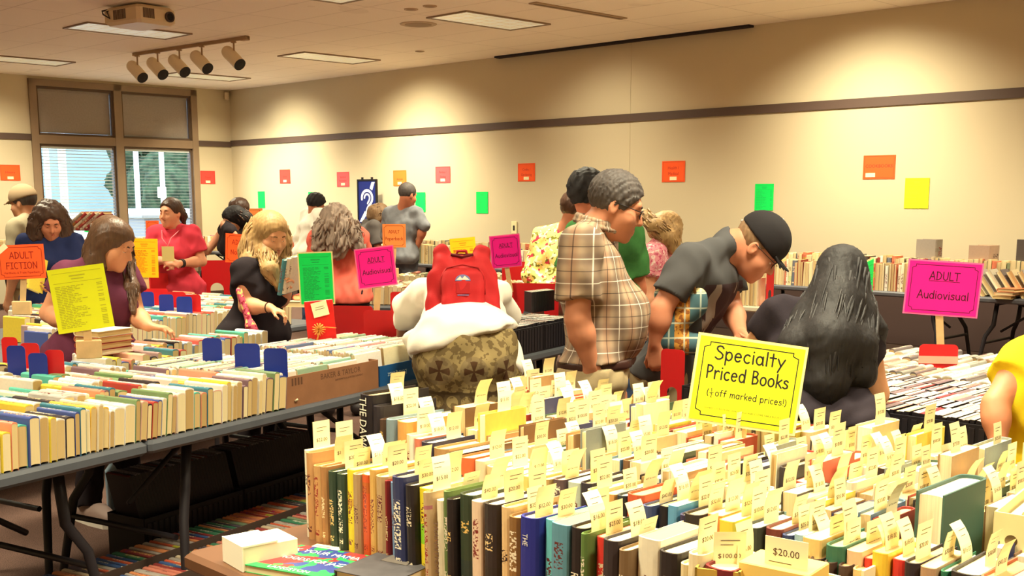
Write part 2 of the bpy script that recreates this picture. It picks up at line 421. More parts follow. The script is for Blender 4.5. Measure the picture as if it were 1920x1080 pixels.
def net_obj(name, sdf, vox, mats, parent, cuts=(), disp=None, smooth=1, lab2mi=None, extra=None):
    vs, Q, lab = sdf.mesh(vox, cuts, disp)
    if len(vs) == 0: return None
    if smooth: vs = relax(vs, Q, smooth)
    me = bpy.data.meshes.new(name)
    V_ = [tuple(p) for p in vs.tolist()]; F_ = [tuple(q) for q in Q.tolist()]; nm = len(F_)
    mi = (np.array([lab2mi.get(int(l), 0) for l in lab[Q[:, 0]]]) if lab2mi else np.zeros(nm, int)).tolist(); sm = [True] * nm
    if extra is not None:
        o = len(V_); V_ += [tuple(p) for p in extra.v]; F_ += [tuple(i + o for i in g) for g in extra.f]; mi += extra.mi; sm += extra.sm
    me.from_pydata(V_, [], F_)
    for m in (mats if isinstance(mats, (list, tuple)) else [mats]): me.materials.append(m)
    me.polygons.foreach_set('material_index', mi); me.polygons.foreach_set('use_smooth', sm); me.update()
    return link(name, me, parent)
def folds(seed, amp=.004, wl=.09):
    r = np.random.RandomState(seed); W = [(r.randn(3), r.rand() * 6.28) for _ in range(5)]
    def f(X, Y, Z):
        t = 0
        for d, ph in W:
            d = d / np.linalg.norm(d) * 2 * math.pi / wl * (.7 + .6 * abs(d[0]) % .6)
            t = t + np.sin(X * d[0] + Y * d[1] + Z * d[2] + ph + 1.3 * np.sin(Y * d[2] * .5 + X * d[1] * .6 - Z * d[0] * .4))
        return amp * .5 * t
    return f

# ------------------------------------------------------------------ people
def frame_from(fwd, up):
    f = unit(fwd); u = nv(up); u = unit(u - f * (u @ f)); lat = np.cross(f, u) * -1.0   # lat = person's left when facing f
    return f, u, lat
def hand_prims(S, wrist, dirn, palm, side, sc=1.0, curl=.5, k=.007, lab=0, spread=.12, thumb=.7):
    """palm: direction the palm faces; side +1 left hand, -1 right hand"""
    d = unit(dirn); n = nv(palm); n = unit(n - d * (n @ d)); a = np.cross(d, n) * side   # a: towards the thumb
    w = nv(wrist)
    L = [.074, .082, .077, .06]; off = [.027, .009, -.010, -.028]; kn = [.088, .092, .088, .08]
    for i in range(4):
        kb = w + d * kn[i] * sc + a * off[i] * sc
        S.cone(w + a * off[i] * .55 * sc + d * .012, kb, .0145 * sc, .0115 * sc, .012, lab=lab)
        fd = unit(d + a * off[i] * spread * 14); p = kb; ang = 0
        for j, fr in enumerate((.45, .31, .24)):
            ang += curl * (.9, 1.1, .8)[j] * (1 + .12 * i)
            dd = fd * math.cos(ang) + n * math.sin(ang)
            q = p + dd * L[i] * fr * sc
            S.cone(p, q, (.0088 - .0008 * j) * sc, (.0084 - .0010 * j) * sc, .004, lab=lab); p = q
    S.cone(w + d * .02 * sc + a * .016 * sc, w + d * .055 * sc + a * .036 * sc + n * .012 * sc, .015 * sc, .012 * sc, .012, lab=lab)
    t0 = w + d * .05 * sc + a * .038 * sc + n * .012 * sc
    t1 = t0 + (d * .7 + a * (.75 - thumb * .5) + n * thumb * .6) * .036 * sc
    t2 = t1 + (d * .9 + a * (.3 - thumb * .5) + n * thumb * .6) * .03 * sc
    S.cone(t0, t1, .0108 * sc, .0095 * sc, .006, lab=lab); S.cone(t1, t2, .0093 * sc, .0078 * sc, .004, lab=lab)

class Person:
    def __init__(s, label, px, Y, H=1.7, face=270, lean=0, head=(0, 0, 0), sex='m', vox=.009, skin=(205, 140, 105), J=None, girth=1.0, off=0.0, shoulder=None, bend=.0, drop=0.0):
        s.vox, s.sex, s.H, s.g = vox, sex, H, girth
        x = (px - 960) / FPX * (Y * cs + .5 * sn)
        s.root = thing('person', label, 'person', (x, Y, off), math.radians(face + 90))
        s.loc = Vector((x, Y, off)); s.Rz = Matrix.Rotation(math.radians(face + 90), 3, 'Z'); s.Ri = s.Rz.transposed()
        s.Y = Y; h = H
        sw = shoulder or (.185 if sex == 'm' else .16) * h / 1.7
        j = {}
        j['pel'] = nv((0, 0, .555 * h - drop)); j['wa'] = nv((0, 0, .62 * h - drop)); j['ch'] = nv((0, 0, .735 * h - drop)); j['ne'] = nv((0, .012, .825 * h - drop))
        for sd, sg in (('L', 1), ('R', -1)):
            j['s' + sd] = nv((sg * sw, .01, .805 * h - drop)); j['h' + sd] = nv((sg * .088, 0, .53 * h - drop))
            j['k' + sd] = nv((sg * .1, -.02, .285 * h)); j['a' + sd] = nv((sg * .105, .01, .055 * h))
            j['e' + sd] = nv((sg * (sw + .05), .03, .63 * h - drop)); j['w' + sd] = nv((sg * (sw + .04), -.05, .485 * h - drop))
        a = math.radians(lean); c_, s_ = math.cos(a), math.sin(a); pv = j['pel']
        for key in ('wa', 'ch', 'ne', 'sL', 'sR', 'eL', 'eR', 'wL', 'wR'):
            if key[0] in 'ew' and key != 'wa' and lean > 25:   # arms keep hanging
                continue
            q = j[key] - pv; j[key] = pv + nv((q[0], q[1] * c_ - q[2] * s_, q[1] * s_ + q[2] * c_))
        if lean > 25:
            for sd, sg in (('L', 1), ('R', -1)):
                j['e' + sd] = j['s' + sd] + nv((sg * .05, -.03, -.28)); j['w' + sd] = j['e' + sd] + nv((0, -.1, -.22))
        if lean > 12:
            sh = .12 * math.sin(a)
            for key in j:
                if key[0] not in 'ka': j[key] = j[key] + nv((0, sh, 0))
        for key, val in (J or {}).items():
            if isinstance(val[0], str): j[key] = j[val[0]] + nv(val[1])
            else: j[key] = s.L(val[0], val[1], Y + (val[2] if len(val) > 2 else 0))
        s.j = j
        s.up = unit(j['ne'] - j['pel']); s.lat = unit(j['sL'] - j['sR']); s.fr = np.cross(s.lat, s.up)
        # head
        hy, hp, hr = [math.radians(t) for t in head]
        M = Matrix.Rotation(hy, 3, 'Z') @ Matrix.Rotation(hp, 3, 'X') @ Matrix.Rotation(hr, 3, 'Y')
        s.hf = nv(M @ Vector((0, -1, 0))); s.hu = nv(M @ Vector((0, 0, 1))); s.hl = nv(M @ Vector((1, 0, 0)))
        s.hs = h / 1.7 * (1.0 if sex == 'm' else .96)
        if 'hd' not in j: j['hd'] = j['ne'] + unit(s.up * .55 + s.hu * .45) * .145 * s.hs + s.hf * .02
        s.hR = np.stack([s.hl, -s.hf, s.hu], 1)          # local head axes: x left, -y forward, z up
        s.skin = skin
        s.skm = mat('skin_%d_%d_%d' % skin, skin, .55, noise=.12, nscale=9, spec=.35)
        s.lipm = mat('lips_%d' % skin[0], (int(skin[0] * .86), int(skin[1] * .66), int(skin[2] * .66)), .45)
        s.hands = {}
    def L(s, px, py, Y): return nv(s.Ri @ (PY(px, py, Y) - s.loc))
    def HP(s, x, y, z):   # head point: x left, y forward, z up in metres for an average head
        return s.j['hd'] + (s.hl * x + s.hf * y + s.hu * z) * s.hs
    def torso(s, S, i, k=.05, lab=0, low=True):
        j, g = s.j, s.g; fr, up, lat = s.fr, s.up, s.lat; h = s.H / 1.7; m = s.sex == 'm'
        if low:
            S.cone(j['hL'] + nv((0, 0, .03)), j['hR'] + nv((0, 0, .03)), (.105 if m else .112) * g * h + i, None, k, fr, 1.12, lab)
            for sd in 'LR': S.ell(j['h' + sd] - fr * .05 * g + nv((0, 0, .0)), (.088 * g + i,) * 3, None, .05, lab)
        S.cone(j['pel'] + up * .02, j['ch'] - up * .05, (.128 if m else .112) * g * h + i, (.142 if m else .12) * h * (1 + (g - 1) * .5) + i, k, fr, 1.38, lab)
        S.cone(j['ch'] - lat * .055, j['ch'] + lat * .055, (.128 if m else .108) * h * (1 + (g - 1) * .4) + i, None, k, fr, 1.28, lab)
        S.cone(j['sL'] - lat * .03, j['sR'] + lat * .03, .052 * h + i * .8, None, k * .8, None, 1, lab)
        for sd in 'LR': S.cone(j['s' + sd] - (lat if sd == 'L' else -lat) * .03, j['ne'] + up * .03, .045 * h + i * .8, .043 * h + i * .5, .03, None, 1, lab)
        if not m:
            for sg in (1, -1): S.ell(j['ch'] + fr * .07 * h + lat * .068 * sg * h - up * .03, (.066 * g * h + i,) * 3, None, .05, lab)
    def arms(s, S, i, f0=0.0, lab=0, sides='LR', fat=1.0):
        for sd in sides:
            a, b, c = s.j['s' + sd], s.j['e' + sd], s.j['w' + sd]; h = s.H / 1.7 * (1 if s.sex == 'm' else .9) * (1 + (s.g - 1) * .5) * fat
            S.cone(a, b, .054 * h + i, .042 * h + i, .035, lab=lab); S.cone(b, b + (c - b) * .35, .042 * h + i, .045 * h + i, .02, lab=lab)
            S.cone(b + (c - b) * .3, c, .045 * h + i, .027 * h + i, .02, lab=lab)
    def body(s):
        S = Sdf(); j = s.j; h = s.H / 1.7; v = s.vox
        s.torso(S, -.006); s.arms(S, 0)
        for sd in 'LR':
            S.cone(j['h' + sd], j['k' + sd], .078 * h * s.g, .052 * h, .05); S.cone(j['k' + sd], j['a' + sd] + (j['k' + sd] - j['a' + sd]) * .62, .052 * h, .054 * h, .03)
            S.cone(j['a' + sd] + (j['k' + sd] - j['a' + sd]) * .6, j['a' + sd], .054 * h, .036 * h, .03)
            S.cone(j['a' + sd] + nv((0, .03, -.04)), j['a' + sd] + nv((0, -.14, -.055)), .034, .03, .03)
        nr = .058 if s.sex == 'm' else .047
        S.cone(j['ne'] - s.up * .02, s.HP(0, -.02, -.03), nr * h * (1 + (s.g - 1) * .5), nr * h * 1.02, .03)
        # head and face
        R, q = s.hR, s.hs; P = s.HP
        S.ell(P(0, -.012, .035), np.array((.074, .094, .084)) * q, R, .02)
        S.ell(P(0, .028, -.035), np.array((.064, .066, .078)) * q, R, .03)
        S.ell(P(0, .05, -.075), np.array((.046, .046, .04)) * q, R, .03)
        S.ell(P(0, .082, -.102), np.array((.02, .016, .016)) * q, R, .022)
        S.cone(P(-.036, .078, .03), P(.036, .078, .03), .014 * q, None, .02)
        for sg in (1, -1):
            S.ell(P(.042 * sg, .058, -.03), np.array((.026, .026, .026)) * q, R, .03)
            S.ell(P(.031 * sg, .1, .006), np.array((.018, .016, .011)) * q, R, .012, sub=True)
            S.ell(P(.077 * sg, -.008, -.008), np.array((.010, .020, .033)) * q, R, .006)
            S.ell(P(.084 * sg, -.004, -.004), np.array((.006, .010, .018)) * q, R, .005, sub=True)
            S.ell(P(.013 * sg, .094, -.036), np.array((.009, .011, .008)) * q, R, .006)
        S.cone(P(0, .088, .016), P(0, .112, -.028), .0085 * q, .0125 * q, .012)
        S.cone(P(-.02, .087, -.063), P(0, .097, -.061), .0055 * q, .0075 * q, .006, lab=1); S.cone(P(.02, .087, -.063), P(0, .097, -.061), .0055 * q, .0075 * q, .006, lab=1)
        S.cone(P(-.016, .086, -.073), P(0, .095, -.0745), .0055 * q, .0085 * q, .007, lab=1); S.cone(P(.016, .086, -.073), P(0, .095, -.0745), .0055 * q, .0085 * q, .007, lab=1)
        for sd in 'LR':
            hd = s.hands.get(sd, {}); w = j['w' + sd]; d = hd.get('d'); d = unit(w - j['e' + sd]) if d is None else unit(d)
            palm = hd.get('palm'); palm = (-s.lat if sd == 'L' else s.lat) if palm is None else palm
            hand_prims(S, w, d, palm, 1 if sd == 'L' else -1, h * (1 if s.sex == 'm' else .9), hd.get('curl', .35), lab=0, spread=hd.get('spread', .12), thumb=hd.get('thumb', .6))
        net_obj('body', S, v, [s.skm, s.lipm], s.root, smooth=1, lab2mi={1: 1})
        return s
    def eyes(s, lid=0.55, brow=(60, 45, 35)):
        M = MB(); q = s.hs
        for sg in (1, -1):
            M.ball(s.HP(.031 * sg, .079, .006), .0125 * q, 10, 0); M.ball(s.HP(.031 * sg, .0865, .0035), .0062 * q, 8, 1)
        M.build('eyes', [mat('eye_white', (225, 215, 200), .3), mat('iris', (50, 38, 30), .3)], s.root)
        L_ = MB()
        for sg in (1, -1):   # upper lids, half lowered
            L_.ball(s.HP(.031 * sg, .0800, .0088), .0138 * q, 10, 0)
        L_.build('eyelids', [s.skm], s.root)
        B = MB()
        for sg in (1, -1):
            B.tube([s.HP(.016 * sg, .0945, .0275), s.HP(.031 * sg, .0935, .0315), s.HP(.048 * sg, .080, .0255)], [.003 * q, .0036 * q, .002 * q], 6, 0)
        B.build('eyebrows', [mat('brow_%d' % brow[0], brow, .8)], s.root)
        return s
    def shirt(s, m, sleeve=.62, inf=.014, hem=.06, amp=.004, wl=.1, name='shirt', neck=.062, belly=0, vneck=False, fat=1.0, seed=1, sleeves='LR'):
        S = Sdf(); j = s.j; s.torso(S, inf); h = s.H / 1.7
        fatn = h * (1 if s.sex == 'm' else .9) * fat * (1 + (s.g - 1) * .5)
        if belly: S.ell(j['pel'] + s.up * .19 + s.fr * (.06 + belly * .5), (.12 * s.g + inf, .075 + belly * .5, .14), np.stack([s.lat, -s.fr, s.up], 1), .08)
        for sd in sleeves:
            a, b, c = j['s' + sd], j['e' + sd], j['w' + sd]
            if sleeve <= 1:
                e = a + (b - a) * sleeve; S.cone(a, a + (b - a) * min(1, sleeve + .15), .048 * fatn + inf, .046 * fatn + inf * 1.3, .03, cut=[(e, b - a)])
            else:
                S.cone(a, b, .047 * fatn + inf, .041 * fatn + inf, .03); f = sleeve - 1; e = b + (c - b) * f
                S.cone(b, b + (c - b) * min(1.1, f + .12), .042 * fatn + inf, .031 * fatn + inf, .02, cut=[(e, c - b)])
        if neck:
            S.cone(j['ne'] + s.up * .055 + s.fr * .03, j['ne'] + s.up * .14 + s.fr * .04, neck * h, neck * h * 1.5, .008, sub=True)
            if vneck: S.cone(j['ne'] + s.fr * .12, j['ch'] + s.fr * .16 + s.up * .05, .05, .012, .01, sub=True)
        hp = j['pel'] - s.up * hem
        net_obj(name, S, s.vox, m, s.root, cuts=[(hp, -s.up)], disp=folds(seed, amp, wl), smooth=1)
        return s
    def pants(s, m, inf=.013, top=.06, name='trousers', leg=1.0, amp=.004, seed=3, flare=0.0):
        S = Sdf(); j = s.j; h = s.H / 1.7; fr = s.fr
        S.cone(j['hL'] + nv((0, 0, .03)), j['hR'] + nv((0, 0, .03)), (.105 if s.sex == 'm' else .110) * s.g * h + inf * .5, None, .05, fr, 1.14)
        S.cone(j['pel'], j['pel'] + s.up * .1, (.122 if s.sex == 'm' else .106) * s.g * h + inf * .2, None, .04, fr, 1.36)
        for sd in 'LR':
            S.ell(j['h' + sd] - fr * .05 * s.g, (.086 * s.g + inf * .4,) * 3, None, .05)
            S.cone(j['h' + sd], j['k' + sd], .082 * h * s.g + inf, .058 * h + inf, .04); e = j['k' + sd] + (j['a' + sd] - j['k' + sd]) * leg
            S.cone(j['k' + sd], e, .058 * h + inf, .05 * h + inf + flare, .03, cut=[(e, (0, 0, -1))])
        net_obj(name, S, max(s.vox, .009), m, s.root, cuts=[(j['pel'] + s.up * top, s.up)], disp=folds(seed, amp, .08), smooth=1)
        return s
    def shoes(s, m, sole=None):
        for sd in 'LR':
            a = s.j['a' + sd]; S = Sdf(); z = .055
            S.cone((a[0], a[1] + .05, z), (a[0], a[1] - .1, z - .008), .048, .044, .03, cut=[((0, 0, .012), (0, 0, -1))]); S.cone((a[0], a[1] - .08, z), (a[0], a[1] - .16, z - .018), .046, .036, .03, cut=[((0, 0, .012), (0, 0, -1))])
            S.cone((a[0], a[1] + .02, z), (a[0], a[1] + .01, z + .05), .048, .046, .02, cut=[((0, 0, z + .055), (0, 0, 1))])
            o = net_obj('shoe', S, .009, m, s.root)
            if sole:
                B = MB(); B.prism([(a[0] + x_, a[1] + y_) for x_, y_ in ((-.04, .09), (.04, .09), (.052, -.06), (.045, -.17), (.02, -.2), (-.02, -.2), (-.045, -.17), (-.052, -.06))][::-1], 0, .03, 0)
                B.build('sole', sole, o)
        return s
    # hair pieces ---------------------------------------------------
    def hair(s, m, style='short', thick=.014, guides=(), back=0.0, locks=0, lr=.006, amp=.003, wl=.02, seed=5, hairline=.055, low=-.06, flatk=1.0, wig=.008, locklen=(.5, 1.0), vox=None, part=None):
        """cap over the skull trimmed at the hairline; guides: (points, radii) falls of hair in head coordinates or local points"""
        S = Sdf(); q = s.hs; P = s.HP; R = s.hR
        face = [(P(0, hairline, 0), s.hf * .93 - s.hu * .37), (P(0, 0, low), -s.hu)]
        if style == 'short': face = [(P(0, hairline, .03), s.hf * .9 - s.hu * .55), (P(0, -.035, low + .02), s.hf * .45 - s.hu)]
        S.ell(P(0, -.014, .038), (np.array((.074, .094, .084)) + thick) * q, R, .01, cut=face)
        if style in ('long', 'bob'):
            S.ell(P(0, -.03, -.02), (np.array((.078, .075, .10)) + thick * .6) * q, R, .03, cut=[(P(0, .02, 0), s.hf * .95 - s.hu * .2)])
        G = []
        for pts, rad in guides:
            pts = [nv(p) if len(p) == 3 and not isinstance(p, str) else p for p in pts]
            G.append((pts, rad))
            for i in range(len(pts) - 1): S.cone(pts[i], pts[i + 1], rad[i], rad[i + 1], .03)
        X = None
        if locks and G:
            rg = random.Random(seed); X = MB(); per = max(1, locks // len(G))
            for pts, rad in G:
                K = len(pts)
                for _ in range(per):
                    th = rg.random() * 6.283; n = 9; a0 = rg.random() * .25; a1 = locklen[0] + (locklen[1] - locklen[0]) * rg.random(); out = []; rr = []
                    ph = rg.random() * 6; w = wig * (.5 + rg.random())
                    for i in range(n):
                        t = (a0 + (a1 - a0) * i / (n - 1)) * (K - 1); k = min(int(t), K - 2); f = t - k
                        p = pts[k] * (1 - f) + pts[k + 1] * f; r = rad[k] * (1 - f) + rad[k + 1] * f
                        d = unit(pts[k + 1] - pts[k]); e1 = unit(np.cross(d, (.3, .5, .81))); e2 = np.cross(d, e1)
                        tt = th + .25 * math.sin(2.2 * i / n + ph)
                        p = p + (e1 * math.cos(tt) + e2 * math.sin(tt)) * (r * .98 + w * math.sin(i * .9 + ph))
                        out.append(p); rr.append(lr * (1 - .75 * (i / (n - 1)) ** 2) * (.6 + .6 * rg.random()))
                    X.tube(out, rr, 5, rg.randrange(2) if isinstance(m, (list, tuple)) and len(m) > 1 else 0)
        rs = np.random.RandomState(seed); ph = rs.rand(6) * 6
        def disp(X_, Y_, Z_):
            k = 2 * math.pi / wl
            return amp * (np.sin(X_ * k + ph[0] + 2 * np.sin(Z_ * k * .35 + ph[1])) * np.cos(Y_ * k * .9 + ph[2] + 1.5 * np.sin(Z_ * k * .3)) * .7 + .5 * np.sin((X_ + Y_) * k * .6 + Z_ * k * .5 * flatk + ph[3]))
        net_obj('hair', S, vox or s.vox, m, s.root, disp=disp, smooth=1, extra=X)
        return s
    def ballcap(s, m, crown=.012, bill=True, tilt=0.0):
        S = Sdf(); q = s.hs; P = s.HP
        S.ell(P(0, -.008, .05), (np.array((.08, .102, .09)) + crown) * q, s.hR, .01, cut=[(P(0, 0, .028), -s.hu - s.hf * .1)])
        o = net_obj('baseball_cap', S, .006, m, s.root)
        if bill:
            B = Sdf()
            for t in np.linspace(-1, 1, 9): B.cone(P(.064 * t, .08, .034), P(.058 * t, .158 - .03 * t * t, .028 - .014 * t * t), .006, .004, .012)
            net_obj('bill', B, .005, m, o)
        return s
    def glasses(s, m):
        B = MB(); P = s.HP
        for sg in (1, -1):
            B.tube([P(.034 * sg + .023 * math.cos(t), .104 - .006 * abs(math.cos(t)), .004 + .017 * math.sin(t)) for t in np.linspace(0, 6.28, 15)], .0016, 5, 0)
            B.tube([P(.058 * sg, .098, .012), P(.079 * sg, .04, .012), P(.082 * sg, -.012, .012)], .0018, 5, 0)
        B.tube([P(-.011, .108, .008), P(0, .112, .011), P(.011, .108, .008)], .0014, 5, 0)
        B.build('eyeglasses', m, s.root); return s

# ------------------------------------------------------------------ the room
def g_wall():
    g = NG('wall_paint', .85, .15); n = g.noise(1.2); f = g.noise(160, detail=1)
    g.bump(f, .12, .002)
    return g.out(g.mix(g.math('MULTIPLY', n, .25), L4(208, 194, 164), L4(194, 176, 146)))
def g_ceiling():
    g = NG('ceiling_tile', .9, .1); X = g.xyz(); 
    a = g.band(X[0], 1.22, 0, .008, .004); b = g.band(X[1], .61, 0, .008, .004)
    l = g.math('MAXIMUM', a, b); sp = g.noise(140, detail=2)
    st = g.math('GREATER_THAN', g.noise(.9, detail=3), .68)
    base = g.mix(g.math('MULTIPLY', g.math('GREATER_THAN', sp, .58), .25), L4(250, 236, 220), L4(232, 216, 198))
    base = g.mix(g.math('MULTIPLY', st, .12), base, L4(168, 140, 108))
    g.bump(sp, .2, .002)
    return g.out(g.mix(g.math('MULTIPLY', l, .28), base, L4(150, 122, 98)))
def g_carpet():
    g = NG('carpet', .95, .05); n1 = g.noise(9, detail=3); n2 = g.noise(220, detail=2)
    c = g.mix(n1, L4(112, 88, 78), L4(94, 72, 64)); g.bump(n2, .5, .006)
    return g.out(g.mix(g.math('GREATER_THAN', n2, .56), c, L4(74, 58, 54)))
WALL, CEILM, CARPET = g_wall(), g_ceiling(), g_carpet()
TRIM = mat('trim_paint', (92, 74, 66), .5); FRAME = mat('window_frame', (146, 122, 98), .5, noise=.1, nscale=3)
RMAT = Matrix.Translation(Vector((C0[0], C0[1], 0))) @ Matrix(((U[0], -V[0], 0, 0), (U[1], -V[1], 0, 0), (0, 0, 1, 0), (0, 0, 0, 1)))   # local x = a, local y = -b
def room_box(mb, a0, a1, b0, b1, z0, z1, mi=0): mb.box(((a0 + a1) / 2, -(b0 + b1) / 2, (z0 + z1) / 2), (a1 - a0, b1 - b0, z1 - z0), mi)
def room(name, boxes, mats, parent=None, kind='structure'):
    m = MB()
    for bx in boxes: room_box(m, *bx)
    o = m.build(name, mats, parent)
    if parent is None: o.matrix_world = RMAT
    if kind and parent is None: o['kind'] = kind
    return o
WB0, WB1, WZ0, WZ1 = .65, 3.46, .35, 3.36         # window opening on the far wall
room('floor', [(0, ROOM_A, 0, ROOM_B, -.12, 0)], CARPET)
room('ceiling', [(-.2, ROOM_A + .2, -.2, ROOM_B + .2, CEIL, CEIL + .12)], CEILM)
room('wall_right', [(0, 8.837, -.2, 0, 0, CEIL), (8.843, ROOM_A, -.2, 0, 0, CEIL), (8.837, 8.843, -.2, -.004, 0, CEIL)], WALL)
room('wall_back', [(-.2, 0, -.2, WB0, 0, CEIL), (-.2, 0, WB1, ROOM_B, 0, CEIL), (-.2, 0, WB0, WB1, 0, WZ0), (-.2, 0, WB0, WB1, WZ1, CEIL)], WALL)
room('wall_left', [(-.2, ROOM_A, ROOM_B, ROOM_B + .2, 0, CEIL)], WALL)
room('wall_front', [(ROOM_A, ROOM_A + .2, -.2, ROOM_B, 0, CEIL)], WALL)
room('trim_1', [(0, ROOM_A, 0, .022, 2.47, 2.56)], TRIM)
room('trim_2', [(0, .022, .022, WB0 - .003, 2.45, 2.54)], TRIM)
room('trim_3', [(0, .022, WB1 + .003, ROOM_B, 2.45, 2.54)], TRIM)
room('baseboard_right', [(0, ROOM_A, 0, .015, 0, .12)], TRIM)
# dark wainscot strip that shows below the wall tables
# window: frame, mullions, glass, shades, blinds
win = room('window_1', [(-.14, .04, WB0, WB0 + .11, WZ0, WZ1), (-.14, .04, WB1 - .11, WB1, WZ0, WZ1), (-.14, .04, WB0, WB1, WZ1 - .10, WZ1), (-.14, .04, WB0, WB1, WZ0, WZ0 + .1),
                        (-.14, .04, 1.99, 2.12, WZ0, WZ1), (-.14, .035, WB0, WB1, 2.40, 2.53)], FRAME)
inner = []
for b0, b1 in ((.76, 1.99), (2.12, 3.35)):
    for z0, z1 in ((.45, 2.40), (2.53, 3.26)):
        inner += [(-.1, .0, b0, b0 + .035, z0, z1), (-.1, .0, b1 - .035, b1, z0, z1), (-.1, .0, b0, b1, z0, z0 + .035), (-.1, .0, b0, b1, z1 - .035, z1)]
room('window_sash', inner, mat('sash_metal', (96, 76, 60), .5), win)
gl = NG('window_glass', .02); gl.b.inputs['Transmission Weight'].default_value = 1.0; gl.b.inputs['IOR'].default_value = 1.0; gl.b.inputs['Alpha'].default_value = .25
gl.out(L4(225, 235, 240))
for b0, b1 in ((.79, 1.96), (2.15, 3.32)):
    room('window_pane', [(-.075, -.07, b0, b1, .48, 2.37)], gl.m, win)
SHADE = mat('shade_fabric', (156, 144, 134), .9, noise=.08, nscale=40, bump=.1)
for b0, b1 in ((.80, 1.95), (2.16, 3.31)):
    o = room('roller_shade', [(-.06, -.05, b0, b1, 2.57, 3.2), (-.075, -.04, b0, b1, 3.19, 3.235)], SHADE, win)
SL = mat('blind_slat', (205, 212, 214), .6)
for b0, b1, step in ((2.16, 3.31, .05), (.80, 1.95, .05)):
    bx = []
    z = .5
    while z < 2.33:
        bx.append((-.048, -.030, b0, b1, z, z + (.012 if b0 > 2 else .004))); z += step
    bx.append((-.06, -.02, b0, b1, 2.33, 2.37))
    room('venetian_blind', bx, SL, win)
# outside the window: paving, hedge, two posts, a shed and a car
room('ground_outside', [(-16, -.2, -14, 18, -.3, -.02)], mat('paving', (205, 205, 200), .9, noise=.15, nscale=2))
def hedge(name, a, b, r, z, seed, lab):
    S = Sdf(); rg = random.Random(seed)
    for _ in range(34): S.ell((rg.uniform(-r, r), rg.uniform(-r * .6, r * .6), z + rg.uniform(-1, 1) * z * .8), (rg.uniform(.35, .7),) * 3, None, .15)
    t = thing(name, lab, 'tree', R3(a, b, 0), math.radians(ANG_U))
    def d(X, Y, Z): return .07 * np.sin(X * 21 + 2 * np.sin(Z * 9)) * np.sin(Y * 23 + Z * 17)
    net_obj('foliage', S, .07, mat('leaf_green', (70, 88, 60), .8, noise=.7, nscale=6), t, disp=d)
    M = MB(); M.cyl((0, 0, 0), (0, 0, z), .14, .09, 10); M.build('trunk', mat('bark', (70, 55, 45), .9), t)
hedge('leafy_tree', -6.6, -2.8, 1.3, 1.9, 1, 'dark leafy tree outside the window, behind the slim posts')
hedge('leafy_tree', -9.5, -4.4, 1.6, 2.1, 2, 'dark leafy tree farther out, at the corner end of the window')

for k, (a, b, h, lab) in enumerate(((-3.6, -.07, 2.75, 'tall white post outside the window, nearer the centre mullion'), (-3.6, -.61, 2.6, 'white post outside the window with a square box on it'), (-3.2, 1.58, 3.2, 'thick white post seen through the slatted blind'), (-3.2, 1.87, 2.9, 'thin white post beside the thick one beyond the slatted blind'))):
    t = thing('white_post', lab, 'post', R3(a, b, -.05)); M = MB(); M.cyl((0, 0, 0), (0, 0, h), .05 + .02 * (k == 2), n=12); M.build('post', mat('white_paint', (235, 238, 235), .5), t)
    M = MB(); M.cyl((0, 0, h), (0, 0, h + .05), .07 + .02 * (k == 2), n=12); M.build('finial', MATS['white_paint'], t)
    if k == 1:
        M = MB(); M.box((0, -.07, 1.75), (.16, .08, .22), bev=.01); M.build('box', mat('cream_box', (232, 226, 190), .5), t)
t = thing('pale_backdrop', 'pale blue-grey backdrop added far outside to brighten the pane behind the slatted blind', 'backdrop', R3(-13, -2.0, -.05), math.radians(ANG_U))  # added backdrop so the slatted pane reads bright and bluish
M = MB(); M.box((0, 0, 2.6), (1.0, 5.2, 5.2), 0); M.build('backdrop_face', mat('backdrop_blue', (168, 190, 198), .8, noise=.1, nscale=1.5), t)
M = MB(); M.box((.52, 0, 1.0), (.06, 5.2, .5), 0); M.build('white_band', mat('backdrop_white', (235, 240, 240), .7), t)
t = thing('parked_car', 'white car parked outside behind the posts', 'car', R3(-4.6, -1.1, -.02), math.radians(ANG_U + 90))
S = Sdf(); S.cone((-1.7, 0, .62), (1.7, 0, .58), .42, .40, .2, (0, 1, 0), .62); S.cone((-.75, 0, 1.1), (.55, 0, 1.1), .3, .3, .25, (0, 1, 0), .5)
net_obj('car_body', S, .05, mat('car_paint', (236, 238, 236), .3), t)
for x in (-1.15, 1.15):
    for y in (-.72, .72):
        M = MB(); M.cyl((x, y - .1, .31), (x, y + .1, .31), .31, n=18); M.build('wheel', mat('tyre', (30, 28, 28), .8), t)
M = MB(); M.box((-.1, 0, 1.15), (1.5, 1.25, .3), bev=.08); M.build('car_windows', mat('dark_glass', (40, 46, 50), .1), t)
t = thing('storage_shed', 'low grey shed outside the window behind the woman in the pink tee', 'shed', R3(-2.0, .2, -.02), math.radians(ANG_U))
M = MB(); M.box((0, 0, .62), (.8, 1.3, 1.24), 0, bev=.01)
for k in range(9): M.box((.402, -.56 + .14 * k, .62), (.012, .012, 1.2), 0)
M.build('shed_walls', mat('shed_grey', (150, 146, 146), .7), t)
M = MB(); M.box((0, 0, 1.28), (.95, 1.45, .07), 0, bev=.02); M.build('shed_roof', mat('shed_roof', (172, 168, 166), .6), t)

